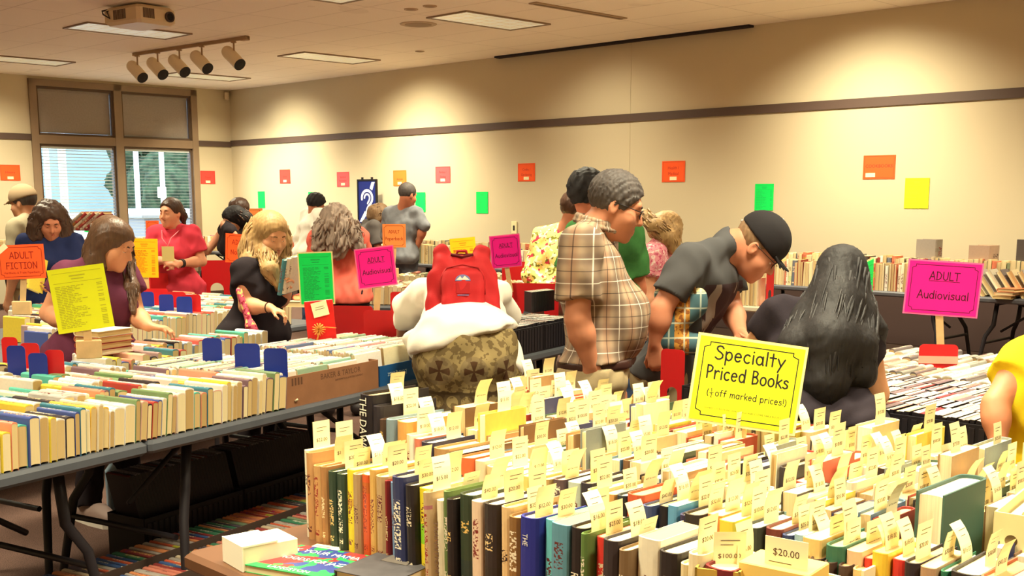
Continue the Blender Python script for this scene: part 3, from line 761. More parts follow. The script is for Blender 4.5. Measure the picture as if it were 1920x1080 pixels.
# ------------------------------------------------------------------ ceiling fittings
LENS = mat('light_lens', (255, 246, 214), .3, emit=1.0)
def g_lens():
    g = NG('prismatic_lens', .35); X = g.xyz(); a = g.band(X[0], .15, 0, .012, .01); b = g.band(X[1], .15, 0, .012, .01)
    l = g.math('MAXIMUM', a, b); n = g.noise(7)
    c = g.mix(g.math('MULTIPLY', l, .5), g.mix(n, L4(255, 250, 222), L4(236, 226, 186)), L4(176, 160, 120))
    g.out(c); g.nt.links.new(c, g.b.inputs['Emission Color']); g.b.inputs['Emission Strength'].default_value = .22; return g.m
LENSM = g_lens()
TFL = ['fluorescent ceiling panel above the track lights and beside the projector', 'bright fluorescent ceiling panel nearest the dark air slot', 'fluorescent ceiling panel farther along, over the aisle before the far corner', 'fluorescent ceiling panel cut by the picture edge above the window wall', 'fluorescent ceiling panel at the top edge next to the projector', 'most distant fluorescent ceiling panel, just behind the row of track lights']
for i, (a, b) in enumerate(TROFFERS):
    t = thing('ceiling_light', TFL[i] if i < len(TFL) else 'fluorescent ceiling panel above the rear half of the room', 'ceiling light', R3(a, b, CEIL), math.radians(ANG_U), None if i < len(TFL) else 'panels over the rear half')
    M = MB()
    for sx in (-1, 1): M.box((sx * .295, 0, -.008), (.02, 1.22, .016))
    for sy in (-1, 1): M.box((0, sy * .6, -.008), (.57, .02, .016))
    M.build('frame', mat('light_frame', (150, 128, 104), .5), t)
    M = MB(); M.box((0, 0, -.004), (.57, 1.18, .006)); M.build('diffuser', LENSM, t)
t = thing('air_slot', 'long dark linear air slot where the ceiling meets the long wall', 'vent', R3(8.58, .06, CEIL), math.radians(ANG_U))
M = MB(); M.box((0, 0, -.012), (3.9, .10, .024), bev=.003); M.build('slot_housing', mat('slot_black', (38, 30, 30), .7), t)
M = MB(); M.box((0, .02, -.026), (3.86, .012, .006)); M.box((0, -.02, -.026), (3.86, .012, .006)); M.build('blade', mat('slot_blade', (60, 48, 46), .6), t)
t = thing('air_slot', 'thin pale linear air slot in the ceiling tiles, above the plaid shirt aisle', 'vent', R3(9.85, 2.05, CEIL), math.radians(ANG_U))
M = MB(); M.box((0, 0, -.006), (.11, 1.35, .012), bev=.003); M.build('slot_housing', mat('slot_tan', (170, 142, 112), .6), t)
M = MB(); M.box((0, 0, -.013), (.03, 1.3, .004)); M.build('blade', mat('slot_shadow', (120, 94, 72), .7), t)
DISC = mat('ceiling_fitting', (186, 158, 126), .6)
for a, b, r, lab in ((8.05, 2.61, .2, 'round flush ceiling speaker grille between two light panels'), (8.74, 3.29, .07, 'small round ceiling fitting next to the fluorescent panels, farther of the pair'),
                     (9.01, 3.28, .07, 'small round ceiling fitting next to the fluorescent panels, nearer of the pair'), (6.34, 1.13, .06, 'small round sprinkler plate in the ceiling near the long wall')):
    t = thing('ceiling_fitting', lab, 'ceiling fitting', R3(a, b, CEIL)); M = MB(); M.cyl((0, 0, -.008), (0, 0, 0), r * .96, r, n=28); M.build('plate', DISC, t)
    M = MB(); M.cyl((0, 0, -.011), (0, 0, -.007), r * .7, r * .72, n=28); M.build('grille', mat('fitting_grille', (160, 132, 104), .7), t)
# track with five cylinder heads
tb = R3(4.6, 3.4, CEIL)
pA, pB = Pz(250, 104, CEIL - .03), Pz(465, 72, CEIL - .03)
d = (pB - pA); ang = math.atan2(d.y, d.x); mid = (pA + pB) / 2
t = thing('track_light_rail', 'tan track rail on the ceiling carrying five cylinder spotlights', 'track rail', (mid.x, mid.y, CEIL), ang)
M = MB(); M.box((0, 0, -.02), (d.length, .035, .04), bev=.003); M.build('rail', mat('track_tan', (176, 146, 112), .5), t)
M = MB(); M.box((d.length / 2 - .06, 0, -.025), (.12, .06, .05), bev=.006); M.build('feed_box', MATS['track_tan'], t)
CYL = mat('spot_can', (240, 224, 190), .45); BLK = mat('spot_mouth', (26, 20, 24), .5)
names5 = ['farthest cylinder spotlight on the ceiling track, at the window end', 'second cylinder spotlight on the track from the window end', 'middle one of five cylinder spotlights on the track', 'fourth cylinder spotlight on the track from the window end', 'nearest cylinder spotlight on the ceiling track, set apart from the rest']
for k, (px, py) in enumerate(((257, 104), (295, 98), (336, 93), (378, 86), (438, 78))):
    q = Pz(px, py, CEIL - .04)
    t = thing('track_spotlight', names5[k], 'spotlight', (q.x, q.y, q.z), 0)
    sc = q.y / 12.5
    M = MB(); M.cyl((0, 0, 0), (0, 0, -.11 * sc), .011, n=8); M.box((0, 0, -.006), (.06, .05, .02), bev=.004); M.build('stem', MATS['track_tan'], t)
    aim = Vector((.62, -.50, -.58)).normalized(); c = Vector((-.03, .02, -.15 * sc)); a0 = c - aim * .09; a1 = c + aim * .17
    M = MB(); M.cyl(a0, a1, .075, n=24); M.ball(a0, .074, 20); M.build('can', CYL, t)
    M = MB(); M.cyl(a1 - aim * .002, a1 + aim * .006, .073, n=24); M.cyl(a1 + aim * .004, a1 + aim * .0075, .035, .03, n=18); M.build('baffle', BLK, t)
# projector
q = R3(7.0, 5.25, CEIL)
t = thing('ceiling_projector', 'cream video projector hanging from the ceiling near the window side', 'projector', (q.x, q.y, CEIL), math.radians(ANG_U + 8))
M = MB(); M.cyl((0, 0, 0), (0, 0, -.03), .03, n=14); M.cyl((0, 0, -.01), (0, 0, 0), .09, n=20); M.build('mount', mat('mount_grey', (120, 104, 92), .5), t)
M = MB(); M.box((0, 0, -.105), (.56, .44, .17), bev=.03); M.build('projector_body', mat('projector_cream', (226, 206, 170), .45), t)
M = MB()
for k in range(10): M.box((.282, -.16 + k * .013, -.1), (.006, .006, .09))
for k in range(10): M.box((-.1 + k * .02, -.222, -.1), (.009, .006, .09))
M.build('vent_slots', mat('vent_dark', (96, 80, 70), .7), t)
M = MB(); M.cyl((.27, .13, -.11), (.30, .13, -.11), .05, n=20); M.cyl((.285, .13, -.11), (.302, .13, -.11), .035, n=20, mi=1); M.build('lens', [mat('lens_ring', (70, 58, 54), .4), mat('lens_dark', (16, 14, 18), .1)], t)
M = MB(); M.tube([(-.2, -.15, -.02), (-.26, -.24, -.05), (-.2, -.27, -.09), (-.14, -.24, -.13), (-.2, -.23, -.06), (-.12, -.15, -.02)], .008, 6); M.build('cable', mat('cable_dark', (50, 42, 42), .6), t)
t = thing('motion_sensor', 'small white motion sensor high in the far corner', 'sensor', R3(.06, .09, 3.30), math.radians(ANG_U - 45))
M = MB(); M.box((0, 0, 0), (.11, .07, .14), bev=.02); M.build('housing', mat('sensor_white', (222, 204, 172), .5), t)
M = MB(); M.box((0, -.036, -.02), (.07, .01, .06), bev=.004); M.build('lens', mat('sensor_lens', (200, 180, 150), .3), t)

# ------------------------------------------------------------------ paper signs on the walls
def paper_matrix(wall, a, z):
    """sheet frame: x to the reader's right, y up, z out of the wall"""
    if wall == 'right': o = R3(a, .004, z); x = Vector((U[0], U[1], 0)); n = Vector((V[0], V[1], 0))
    else: o = R3(.004, a, z); x = Vector((-V[0], -V[1], 0)); n = Vector((U[0], U[1], 0))
    return axes(x, (0, 0, 1), n, o)
INK = mat('ink_red', (190, 40, 30), .7); INKB = mat('ink_black', (40, 34, 34), .7); INKG = mat('ink_green', (24, 176, 84), .7); INKY = mat('ink_olive', (196, 196, 44), .7); INKO = mat('ink_orange', (215, 130, 10), .7)
P_ = dict(red=(250, 74, 66), pink=(252, 92, 96), orange=(255, 128, 52), rorange=(252, 96, 44), green=(20, 226, 98), yellow=(238, 246, 40), white=(246, 236, 190))
def pm(k): return mat('paper_' + k, P_[k], .75, spec=.2)
def wall_sheet(name, wall, a, z, w, h, col, lines, label, tagw=True, ink=None, group=None):
    o = MB(); o.box((0, 0, .001), (w, h, .002), 0)
    ink = ink or INK
    M0 = Matrix.Translation((0, 0, .0024))
    for t_ in ((0, h / 2 - .012, w - .03, .0025), (0, -h / 2 + .012, w - .03, .0025)): o.box((t_[0], t_[1], .0022), (t_[2], t_[3], .0006), 1)
    for sx in (-1, 1): o.box((sx * (w / 2 - .014), 0, .0022), (.0025, h - .026, .0006), 1)
    for body, y, cap in lines: put_text(o, body, cap, M0 @ Matrix.Translation((0, y, 0)), 1, w * .86)
    ob = o.build(name, [pm(col), ink]); ob.matrix_world = paper_matrix(wall, a, z); tag(ob, label, 'sign', group)
    if tagw:
        m = MB(); m.box((0, 0, .0015), (w * .3, h * .17, .003)); c = m.build('price_tag', pm('white'), ob, (0 if tagw != 'l' else -w * .26, -h * .33, .001))
    return ob
wall_sheet('wall_sign', 'back', 3.81, 1.955, .30, .232, 'rorange', [('History', -.01, .035)], 'red-orange paper sign on the wall beside the window, at the picture edge')
wall_sheet('wall_sign', 'back', .485, 1.93, .28, .22, 'red', [('Travel', -.015, .034)], 'red paper sign on the short wall between window and corner')
wall_sheet('wall_sign', 'right', 1.60, 1.93, .30, .225, 'red', [('Science', -.015, .03)], 'red paper sign on the long wall, first from the far corner')
wall_sheet('wall_sign', 'right', 3.17, 1.865, .31, .225, 'pink', [('Sports &', .02, .03), ('Recreation', -.035, .03)], 'pinkish red two-line paper sign just before the blue ear board')
wall_sheet('wall_sign', 'right', 4.54, 1.865, .30, .225, 'orange', [('Animals', -.03, .032)], 'light orange paper sign right above the head of the man in blue')
wall_sheet('wall_sign', 'right', 5.485, 1.90, .31, .225, 'pink', [('Parties /', .02, .034), ('Dating', -.045, .034)], 'pinkish red two-line paper sign next after the light orange one')
wall_sheet('wall_sign', 'right', 7.12, 1.905, .31, .23, 'rorange', [('Crafts /', .02, .034), ('Gardening', -.045, .034)], 'deep orange two-line paper sign midway along the wall, before the panel seam')
wall_sheet('wall_sign', 'right', 9.495, 1.875, .33, .24, 'rorange', [('Health /', .025, .036), ('Medical', -.04, .036)], 'deep orange two-line paper sign behind the man in the plaid shirt')
wall_sheet('wall_sign', 'right', 12.05, 1.875, .345, .235, 'rorange', [('COOKBOOKS', -.005, .034)], 'orange sign reading COOKBOOKS near the window-less end of the long wall', tagw='l')
def list_sheet(name, w, h, col, ink, n, label, cat='sign', seed=0, head=True):
    m = MB(); m.box((0, 0, .001), (w, h, .002), 0); rg = random.Random(seed)
    if head:
        for y in (h / 2 - .02, h / 2 - .06): m.box((0, y, .0022), (w - .03, .0015, .0004), 1)
        m.box((0, h / 2 - .034, .0022), (w * .28, .005, .0004), 1); m.box((0, h / 2 - .047, .0022), (w * .22, .004, .0004), 1)
    y0, y1 = h / 2 - .075, -h / 2 + .02
    for k in range(n):
        y = y0 + (y1 - y0) * k / (n - 1); x = -w / 2 + .018; L_ = rg.uniform(.25, .55) * w
        while L_ > .006:
            q = min(L_, rg.uniform(.008, .026)); m.box((x + q / 2, y, .0022), (q, .0032, .0004), 1); x += q + .004; L_ -= q + .004
        if rg.random() < .8: m.box((w / 2 - .03, y, .0022), (.022, .0032, .0004), 1)
    return m
for a, z, w, h, col, lab in ((.885, 1.555, .21, .275, 'green', 'green price list on the wall nearest the far corner'), (2.35, 1.54, .215, .275, 'green', 'green price list half hidden by the man in white'),
                             (4.995, 1.52, .22, .28, 'green', 'green price list just past the man in the blue shirt'), (6.28, 1.515, .23, .29, 'green', 'green price list on bare wall above the red backpack'),
                             (10.725, 1.58, .235, .285, 'green', 'green price list above the black baseball cap'), (12.46, 1.615, .25, .295, 'yellow', 'yellow price list under and beyond the cookbook sign')):
    m = list_sheet('price_list', w, h, col, None, 17, lab, seed=int(a * 10)); ob = m.build('price_list', [pm(col), INKG if col == 'green' else INKY]); ob.matrix_world = paper_matrix('right', a, z); tag(ob, lab, 'sign')
# outlet plate and hearing-loop board
t = thing('switch_plate', 'small white wall plate with a dark switch above the wall shelves', 'switch', (0, 0, 0)); t.matrix_world = paper_matrix('right', 6.9, 1.19)
M = MB(); M.box((0, 0, .005), (.1, .16, .01), bev=.004); M.build('plate', mat('plate_white', (240, 228, 180), .4), t)
M = MB(); M.box((0, -.005, .011), (.03, .065, .01), bev=.004); M.build('switch', mat('plate_dark', (50, 44, 48), .4), t)
q = Pz(690, 466, .6)
bp = R3(4.05, .22, 0); t = thing('hearing_loop_board', 'blue sign board with white ear symbol in a black frame on a pole', 'sign', bp, 0)
xa = Vector((.78, -.62, 0)).normalized(); na = Vector((-.62, -.78, 0)).normalized()
def onb(mb_fn, name, mats):
    m = MB(); mb_fn(m); o = m.build(name, mats, t); o.matrix_local = axes(xa, (0, 0, 1), na, (0, 0, 1.52)); return o
onb(lambda m: (m.box((0, 0, 0), (.36, .62, .02), 0)), 'panel', mat('board_blue', (22, 34, 110), .5))
def fr_(m):
    for sx in (-1, 1): m.box((sx * .19, 0, .002), (.025, .66, .03))
    for sy in (-1, 1): m.box((0, sy * .32, .002), (.40, .025, .03))
    for sx in (-.1, .1): m.box((sx, .345, .002), (.03, .035, .02))
onb(fr_, 'frame', mat('board_frame', (24, 22, 26), .5))
def ear_(m):
    I_ = Matrix.Translation((0, 0, .0115))
    pen_stroke(m, [(.11 * math.cos(math.radians(k)) - .0, .06 + .11 * math.sin(math.radians(k))) for k in range(190, -60, -20)] + [(.03, -.06), (.0, -.1), (-.03, -.19)], .019, I_, 0)
    pen_stroke(m, [(.055 * math.cos(math.radians(k)), .06 + .055 * math.sin(math.radians(k))) for k in range(180, -50, -25)] + [(.01, -.02)], .014, I_, 0)
    m.add([(-.165, -.29, 0), (-.10, -.29, 0), (.0, -.16, 0), (-.05, -.13, 0)], [(0, 1, 2, 3)], 0, False, I_)
    m.add([(.165, .29, 0), (.10, .29, 0), (.06, .20, 0), (.11, .17, 0)], [(0, 1, 2, 3)], 0, False, I_)
onb(ear_, 'ear_symbol', mat('board_white', (240, 240, 245), .5))
M = MB(); M.cyl((.012, .015, .02), (.012, .015, 1.5), .016, n=10); M.build('pole', MATS['board_frame'], t); M = MB(); M.cyl((0, 0, 0), (0, 0, .03), .17, .15, n=24); M.build('base', MATS['board_frame'], t)

# ------------------------------------------------------------------ books
def g_cover(name, spine_axis_text=True, rough=.5, texty=1.0):
    """cover takes the object's colour; blocked titles and bands run along the spine (local -y side)"""
    g = NG(name, rough, .4); oi = g.nt.nodes.new('ShaderNodeObjectInfo'); col, rnd = oi.outputs['Color'], oi.outputs['Random']
    X = g.xyz(); x, y, z = X[0], X[1], X[2]
    sp = g.math('LESS_THAN', y, -.40)
    r1 = g.math('FRACT', g.math('MULTIPLY', rnd, 17.3)); r2 = g.math('FRACT', g.math('MULTIPLY', rnd, 53.7)); r3 = g.math('FRACT', g.math('MULTIPLY', rnd, 101.9))
    # title zone: broken marks
    off = g.math('MULTIPLY', rnd, 40)
    n = g.noise(1.0, g.comb(g.math('MULTIPLY', x, 5.5), off, g.math('MULTIPLY', z, 46)), 1)
    zc = g.math('ADD', g.math('MULTIPLY', r1, .25), .45); half = g.math('ADD', g.math('MULTIPLY', r2, .22), .06)
    zone = g.math('LESS_THAN', g.math('ABSOLUTE', g.math('SUBTRACT', z, zc)), half)
    mid = g.math('LESS_THAN', g.math('ABSOLUTE', x), .26)
    tx = g.math('MULTIPLY', g.math('MULTIPLY', g.math('GREATER_THAN', n, .52), zone), g.math('MULTIPLY', mid, sp))
    zone2 = g.math('LESS_THAN', g.math('ABSOLUTE', g.math('SUBTRACT', z, .12)), .035)
    tx = g.math('MAXIMUM', tx, g.math('MULTIPLY', g.math('MULTIPLY', g.math('GREATER_THAN', n, .5), zone2), g.math('MULTIPLY', mid, sp)))
    # coloured band on some
    bz = g.math('LESS_THAN', g.math('ABSOLUTE', g.math('SUBTRACT', z, g.math('ADD', .2, g.math('MULTIPLY', r2, .65)))), g.math('MULTIPLY', g.math('GREATER_THAN', r3, .6), g.math('MULTIPLY', r1, .12)))
    bz = g.math('MULTIPLY', bz, sp)
    lum = g.nt.nodes.new('ShaderNodeRGBToBW'); g.nt.links.new(col, lum.inputs[0])
    dark = g.math('GREATER_THAN', lum.outputs[0], .22)
    ink = g.mix(dark, g.mix(r3, L4(246, 238, 214), L4(226, 186, 96)), g.mix(r2, L4(52, 40, 40), L4(150, 40, 34)))
    hsv = g.nt.nodes.new('ShaderNodeHueSaturation'); g.nt.links.new(col, hsv.inputs['Color']); g.put(hsv.inputs['Hue'], g.math('ADD', .35, g.math('MULTIPLY', r1, .3))); hsv.inputs['Value'].default_value = .8
    c = g.mix(bz, col, hsv.outputs[0]); c = g.mix(g.math('MULTIPLY', tx, texty), c, ink)
    w = g.noise(14, g.comb(g.math('MULTIPLY', x, .3), y, z)); c = g.mix(g.math('MULTIPLY', w, .18), c, L4(90, 70, 56))
    return g.out(c)
COVER = g_cover('book_cover'); COVERP = g_cover('paperback_cover', rough=.35)
def g_pages():
    g = NG('page_block', .85, .1); oi = g.nt.nodes.new('ShaderNodeObjectInfo'); X = g.xyz()
    n = g.noise(1.0, g.comb(g.math('MULTIPLY', X[0], 42), g.math('MULTIPLY', X[1], .8), g.math('MULTIPLY', X[2], .8)), 3)
    return g.out(g.mix(g.math('MULTIPLY', n, .42), oi.outputs['Color'], L4(150, 116, 74)))
PAGES = g_pages()
SLIP = mat('slip_paper', (252, 240, 196), .8, spec=.1); SLIPINK = mat('slip_ink', (84, 60, 44), .8)
def cover_mesh(name, th, bulge, m):
    out = [(.5, .5), (.5, -.40)]; inn = [(.5 - th, .5), (.5 - th, -.38)]
    n = 6
    for i in range(1, n):
        t = math.pi * i / n; out.append((.5 * math.cos(t), -.40 - bulge * math.sin(t))); inn.append(((.5 - th) * math.cos(t), -.38 - (bulge - .015) * math.sin(t)))
    out += [(-.5, -.40), (-.5, .5)]; inn += [(-.5 + th, -.38), (-.5 + th, .5)]
    M = MB(); K = len(out)
    vs = [(x, y, 0) for x, y in out] + [(x, y, 1) for x, y in out] + [(x, y, 0) for x, y in inn] + [(x, y, 1) for x, y in inn]
    fs = []
    for i in range(K - 1):
        fs += [(i + 1, i, K + i, K + i + 1), (2 * K + i, 2 * K + i + 1, 3 * K + i + 1, 3 * K + i), (K + i, 3 * K + i, 3 * K + i + 1, K + i + 1), (i, i + 1, 2 * K + i + 1, 2 * K + i)]
    fs += [(0, 2 * K, 3 * K, K), (K - 1, 2 * K - 1, 4 * K - 1, 3 * K - 1)]
    M.add(vs, fs, 0, False); return M.mesh(name, m)
def pages_mesh(name, hx, z0, z1, conc, sp=.07):
    pr = [(hx, -.40), (hx, .47), (hx * .55, .47 - conc * .8), (0, .47 - conc), (-hx * .55, .47 - conc * .8), (-hx, .47), (-hx, -.40), (-hx * .5, -.40 - sp * .85), (0, -.40 - sp), (hx * .5, -.40 - sp * .85)]
    M = MB(); M.prism(pr, z0, z1); return M.mesh(name, PAGES)
HARD, HPG = cover_mesh('hard_cover', .075, .10, COVER), pages_mesh('page_block', .42, .015, .975, .045)
SOFT, SPG = cover_mesh('soft_cover', .03, .045, COVERP), pages_mesh('page_block_soft', .468, .002, .996, .012, .015)
COVER_PLAIN = mat('plain_cover', (128, 128, 128), .5, objcol=True)
HARD_PLAIN, SOFT_PLAIN = cover_mesh('hard_cover_plain', .075, .10, COVER_PLAIN), cover_mesh('soft_cover_plain', .03, .045, COVER_PLAIN)
# whole small book in one mesh for the far tables
def small_book_mesh():
    me = bpy.data.meshes.new('small_book'); bm = bmesh.new(); bm.from_mesh(SOFT); k = len(bm.faces); bm.from_mesh(SPG); bm.faces.ensure_lookup_table()
    for f in bm.faces[k:]: f.material_index = 1
    bm.to_mesh(me); bm.free(); me.materials.append(COVERP); me.materials.append(g_pagesfix()); return me
def g_pagesfix():
    g = NG('page_block_plain', .85, .1); X = g.xyz(); oi = g.nt.nodes.new('ShaderNodeObjectInfo')
    n = g.noise(1.0, g.comb(g.math('MULTIPLY', X[0], 42), g.math('MULTIPLY', X[1], .8), g.math('MULTIPLY', X[2], .8)), 3)
    return g.out(g.mix(g.math('MULTIPLY', n, .45), g.mix(oi.outputs['Random'], L4(246, 230, 186), L4(206, 178, 128)), L4(140, 108, 70)))
SMALL = small_book_mesh()
# price slips: several prices and bends, shared meshes
SLIPS = []
def make_slip(price, w, h, curl, seed):
    m = MB(); n = 7; rg = random.Random(seed); tl = rg.uniform(-.1, .1)
    def P(y, t): return (curl * max(0, t - .3) ** 2 * h * 1.1, y + tl * t * h, t * h * (1 - abs(curl) * max(0, t - .5) * .35))
    for i in range(n):
        t0, t1 = i / n, (i + 1) / n
        a, b, c, d = P(-w / 2, t0), P(w / 2, t0), P(w / 2, t1), P(-w / 2, t1)
        m.add([a, b, c, d], [(0, 1, 2, 3)], 0, True)
        e = -.0006; m.add([(p[0] + e, p[1], p[2]) for p in (a, b, c, d)], [(3, 2, 1, 0)], 0, True)
    vs, fs, tw = text_data(price); cap = .0088; k = min(cap, w * .86 / tw)
    m.add([(P(0, (.40 * h + y * cap) / h)[0] + .0007, x * k + tl * .45 * h, .44 * h + y * cap) for x, y, _ in vs], fs, 1, False)
    for q in range(2): m.add([(P(0, .7 + .1 * q)[0] + .0007, y_, h * (.72 + .09 * q) + z_) for y_, z_ in ((-w * .3, 0), (w * (.1 + .2 * q), 0), (w * (.1 + .2 * q), .0012), (-w * .3, .0012))], [(0, 1, 2, 3)], 1, False)
    return m.mesh('price_slip', [SLIP, SLIPINK])
for i, (pr, w, h, c) in enumerate((('$10.00', .052, .092, 0), ('$20.00', .056, .085, .1), ('$15.00', .05, .096, -.2), ('$12.00', .05, .09, .25), ('$25.00', .05, .085, 0), ('$35.00', .044, .075, -.1),
                                   ('$10.00', .046, .095, .4), ('$30.00', .048, .08, .2), ('$18.00', .046, .085, -.3), ('$22.00', .05, .09, 0), ('$40.00', .045, .08, .3), ('$100.00', .055, .085, 0), ('$16.00', .044, .1, -.45))):
    SLIPS.append(make_slip(pr, w, h, c, i))
ORD = 'first second third fourth fifth sixth seventh eighth ninth tenth eleventh twelfth thirteenth fourteenth fifteenth sixteenth seventeenth eighteenth nineteenth'.split()
TENS = {20: 'twent', 30: 'thirt', 40: 'fort', 50: 'fift', 60: 'sixt', 70: 'sevent', 80: 'eight', 90: 'ninet'}
def ordinal(n):   # 1-based, in words
    if n < 20: return ORD[n - 1]
    if n % 10 == 0: return (TENS[n] if n < 100 else 'hundr') + ('ieth' if n < 100 else 'edth')
    if n > 100: return 'hundred-and-' + ordinal(n - 100)
    return TENS[n // 10 * 10] + 'y-' + ORD[n % 10 - 1]
def cname(c):
    r, g, b = c; mx, mn = max(c), min(c)
    if mx < 62: return 'black'
    if mn > 200: return 'white' if b > 225 else 'cream'
    if mx - mn < 26: return 'grey' if mx < 190 else 'pale grey'
    if r == mx:
        if b > g + 12 and b > 90: return 'pink' if r > 190 else 'plum'
        if g > .82 * r: return ('yellow' if r > 190 and b < .6 * r else 'cream' if r > 190 else 'olive')
        if g > .66 * r: return 'tan' if r > 140 else 'brown'
        if g > .42 * r: return 'orange' if r > 190 else 'brown'
        return 'red' if r > 150 else 'dark red'
    if g == mx: return ('teal' if b > .82 * g else 'green') if mx > 90 else 'dark green'
    return ('light blue' if mx > 170 else 'blue' if mx > 100 else 'navy') if g < .8 * b or mx < 100 else ('teal' if r < .6 * b else 'grey blue')
def oc(c):
    return lin(c)
def hardback(M, w, d, h, col, label, rg, slip=True, soft=False, pages=None, name='hardback_book', group=None, cat='book', slip_y=None, slipi=None):
    """M: frame of the book's foot centre, x thickness, -y spine, z height"""
    o = link(name, SOFT if soft else HARD); o.matrix_world = M @ Matrix.Diagonal((w, d, h, 1)); o.color = oc(col); tag(o, label, cat, group)
    p = link('pages', SPG if soft else HPG, o)
    pc = pages or rg.choice([(246, 232, 190), (238, 220, 170), (228, 204, 152), (214, 186, 134), (248, 240, 210)]); p.color = oc(pc)
    if slip:
        s = link('price_slip', SLIPS[slipi if slipi is not None else rg.randrange(len(SLIPS))], o)
        y = rg.uniform(-.2, .22) if slip_y is None else slip_y
        s.location = (rg.uniform(-.25, .25), y, 1 - rg.uniform(.018, .03) / h); s.scale = (1 / w, 1 / d, 1 / h)
        s.rotation_euler = (rg.uniform(-.08, .08) * 0, 0, 0)
    return o
def frame2(ox, oy, ang, z=0.0):
    return Matrix.Translation((ox, oy, z)) @ Matrix.Rotation(math.radians(ang), 4, 'Z')
RZ = lambda d: Matrix.Rotation(math.radians(d), 4, 'Z')
RX = lambda d: Matrix.Rotation(math.radians(d), 4, 'X')
RY = lambda d: Matrix.Rotation(math.radians(d), 4, 'Y')
TR = lambda x, y, z=0: Matrix.Translation((x, y, z))

# ------------------------------------------------------------------ tables
TABLE_H = .74
GREY_PL = mat('grey_plastic', (88, 92, 99), .45, noise=.1, nscale=8); BLACK_ST = mat('black_steel', (36, 32, 36), .45); BROWN_TOP = mat('brown_laminate', (108, 72, 48), .4, noise=.12, nscale=5)
DGREY = mat('dark_grey_plastic', (84, 84, 90), .5)
def folding_table(label, F, L, W, top, h=TABLE_H, group=None, edge=None, th=.045):
    """F: frame at the near corner of the top's foot on the floor, x along the length, y across"""
    t = thing('folding_table', label, 'table', group=group); t.matrix_world = F
    M = MB(); M.box((L / 2, W / 2, h - th / 2), (L - .004, W, th), 0, bev=.018); M.build('tabletop', top, t)
    for ex in (.28, L - .28):
        s = 1 if ex < L / 2 else -1
        M = MB(); M.cyl((ex, .1, h - th - .015), (ex, W - .1, h - th - .015), .014, n=8); M.build('crossbar', BLACK_ST, t); M = MB(); M.cyl((ex - s * .09, .1, .34), (ex - s * .09, W - .1, .34), .012, n=8); M.build('crossbar', BLACK_ST, t)
        for wy in (.12, W - .12):
            q = -1 if wy < W / 2 else 1
            M = MB(); M.tube([(ex, wy, h - th), (ex - s * .02, wy, .50), (ex - s * .07, wy + q * .04, .40), (ex - s * .12, wy + q * .09, .02), (ex - s * .12, wy + q * .09, 0)], [.019, .019, .018, .015, .016], 10); M.build('leg', BLACK_ST, t)
        M = MB(); M.tube([(ex, W / 2, h - th), (ex + s * .18, W / 2, h - th - .06), (ex + s * .36, W / 2, h - th - .01)], .012, 8); M.tube([(ex - s * .06, W / 2, .42), (ex + s * .33, W / 2, h - th - .01)], .011, 8); M.build('brace', BLACK_ST, t)
    return t

# ================================================================== foreground specialty table
A1 = (-.51, 2.70); T1 = frame2(A1[0], A1[1], ANG_U)       # local x = along a row towards the camera side, y = away
folding_table('brown folding table carrying the specialty books, nearest the camera', T1 @ TR(-.10, -.27), 1.83, .76, BROWN_TOP)
folding_table('second brown folding table behind, under the rear specialty rows', T1 @ TR(-.46, .49), 1.83, .76, BROWN_TOP)
folding_table('brown folding table continuing the specialty rows beside the camera', T1 @ TR(1.732, -.27), .9, .76, BROWN_TOP)
folding_table('brown folding table end under the rear rows by the yellow tee', T1 @ TR(1.372, .49), .9, .76, BROWN_TOP)
# explicit books: width cm, height cm, colour, soft?, spine lettering (text, colour, share of height, centre) or None
TAN, TAN2, CRM = (190, 140, 88), (168, 118, 70), (226, 206, 160)
ROW1 = [(1.4, 21.5, (236, 228, 200), 1, None), (2.0, 21.3, TAN, 0, None), (2.3, 18.6, (196, 148, 92), 0, None), (1.9, 18.8, TAN2, 0, None), (2.3, 18.2, (36, 58, 42), 0, None), (2.4, 18.2, (40, 62, 46), 0, None),
        (2.2, 19.6, (240, 216, 50), 1, None), (2.2, 19.2, (176, 142, 100), 0, None), (2.1, 19.4, (222, 92, 44), 1, None), (1.8, 21.0, (220, 172, 92), 1, None), (2.8, 20.2, (192, 158, 112), 0, None), (1.1, 19.6, (140, 34, 36), 0, None),
        (1.6, 19.4, (120, 150, 186), 1, None), (3.4, 21.4, (38, 48, 92), 0, None), (2.4, 20.2, (30, 26, 30), 0, None), (2.8, 19.8, (238, 216, 46), 1, None), (1.6, 19.8, (196, 166, 124), 0, None), (1.8, 18.2, (232, 222, 190), 1, ('TRANSITION', (110, 84, 72), .62, .45)),
        (1.5, 20.6, (100, 126, 70), 0, None), (1.7, 19.4, (28, 24, 28), 0, None), (3.6, 20.8, (46, 62, 42), 0, None), (2.5, 20.2, (228, 200, 170), 1, None), (3.2, 20.4, (44, 36, 36), 0, None), (2.4, 20.4, (232, 196, 140), 0, None),
        (2.8, 19.4, (136, 96, 50), 0, None), (3.7, 20.2, (40, 46, 132), 0, ('THE', (236, 230, 214), .12, .78)), (2.1, 20.0, (110, 200, 204), 1, None), (3.5, 20.2, (92, 148, 166), 1, None), (3.0, 20.2, (42, 34, 34), 0, ('ROMER', (236, 226, 200), .3, .42)),
        (1.3, 20.0, (96, 130, 66), 0, None), (2.6, 19.2, (222, 58, 50), 1, None), (3.1, 20.0, (48, 40, 44), 0, None), (1.9, 19.0, (122, 96, 66), 0, None), (3.9, 21.4, (238, 230, 204), 1, None), (3.6, 20.0, (30, 26, 30), 0, None), (2.0, 18.8, (232, 214, 164), 0, None), (2.6, 21.6, (238, 222, 180), 0, None),
        (4.6, 20.2, (122, 32, 38), 0, None), (2.2, 19.0, (240, 226, 190), 1, None), (3.0, 20.5, (196, 60, 50), 0, None)]
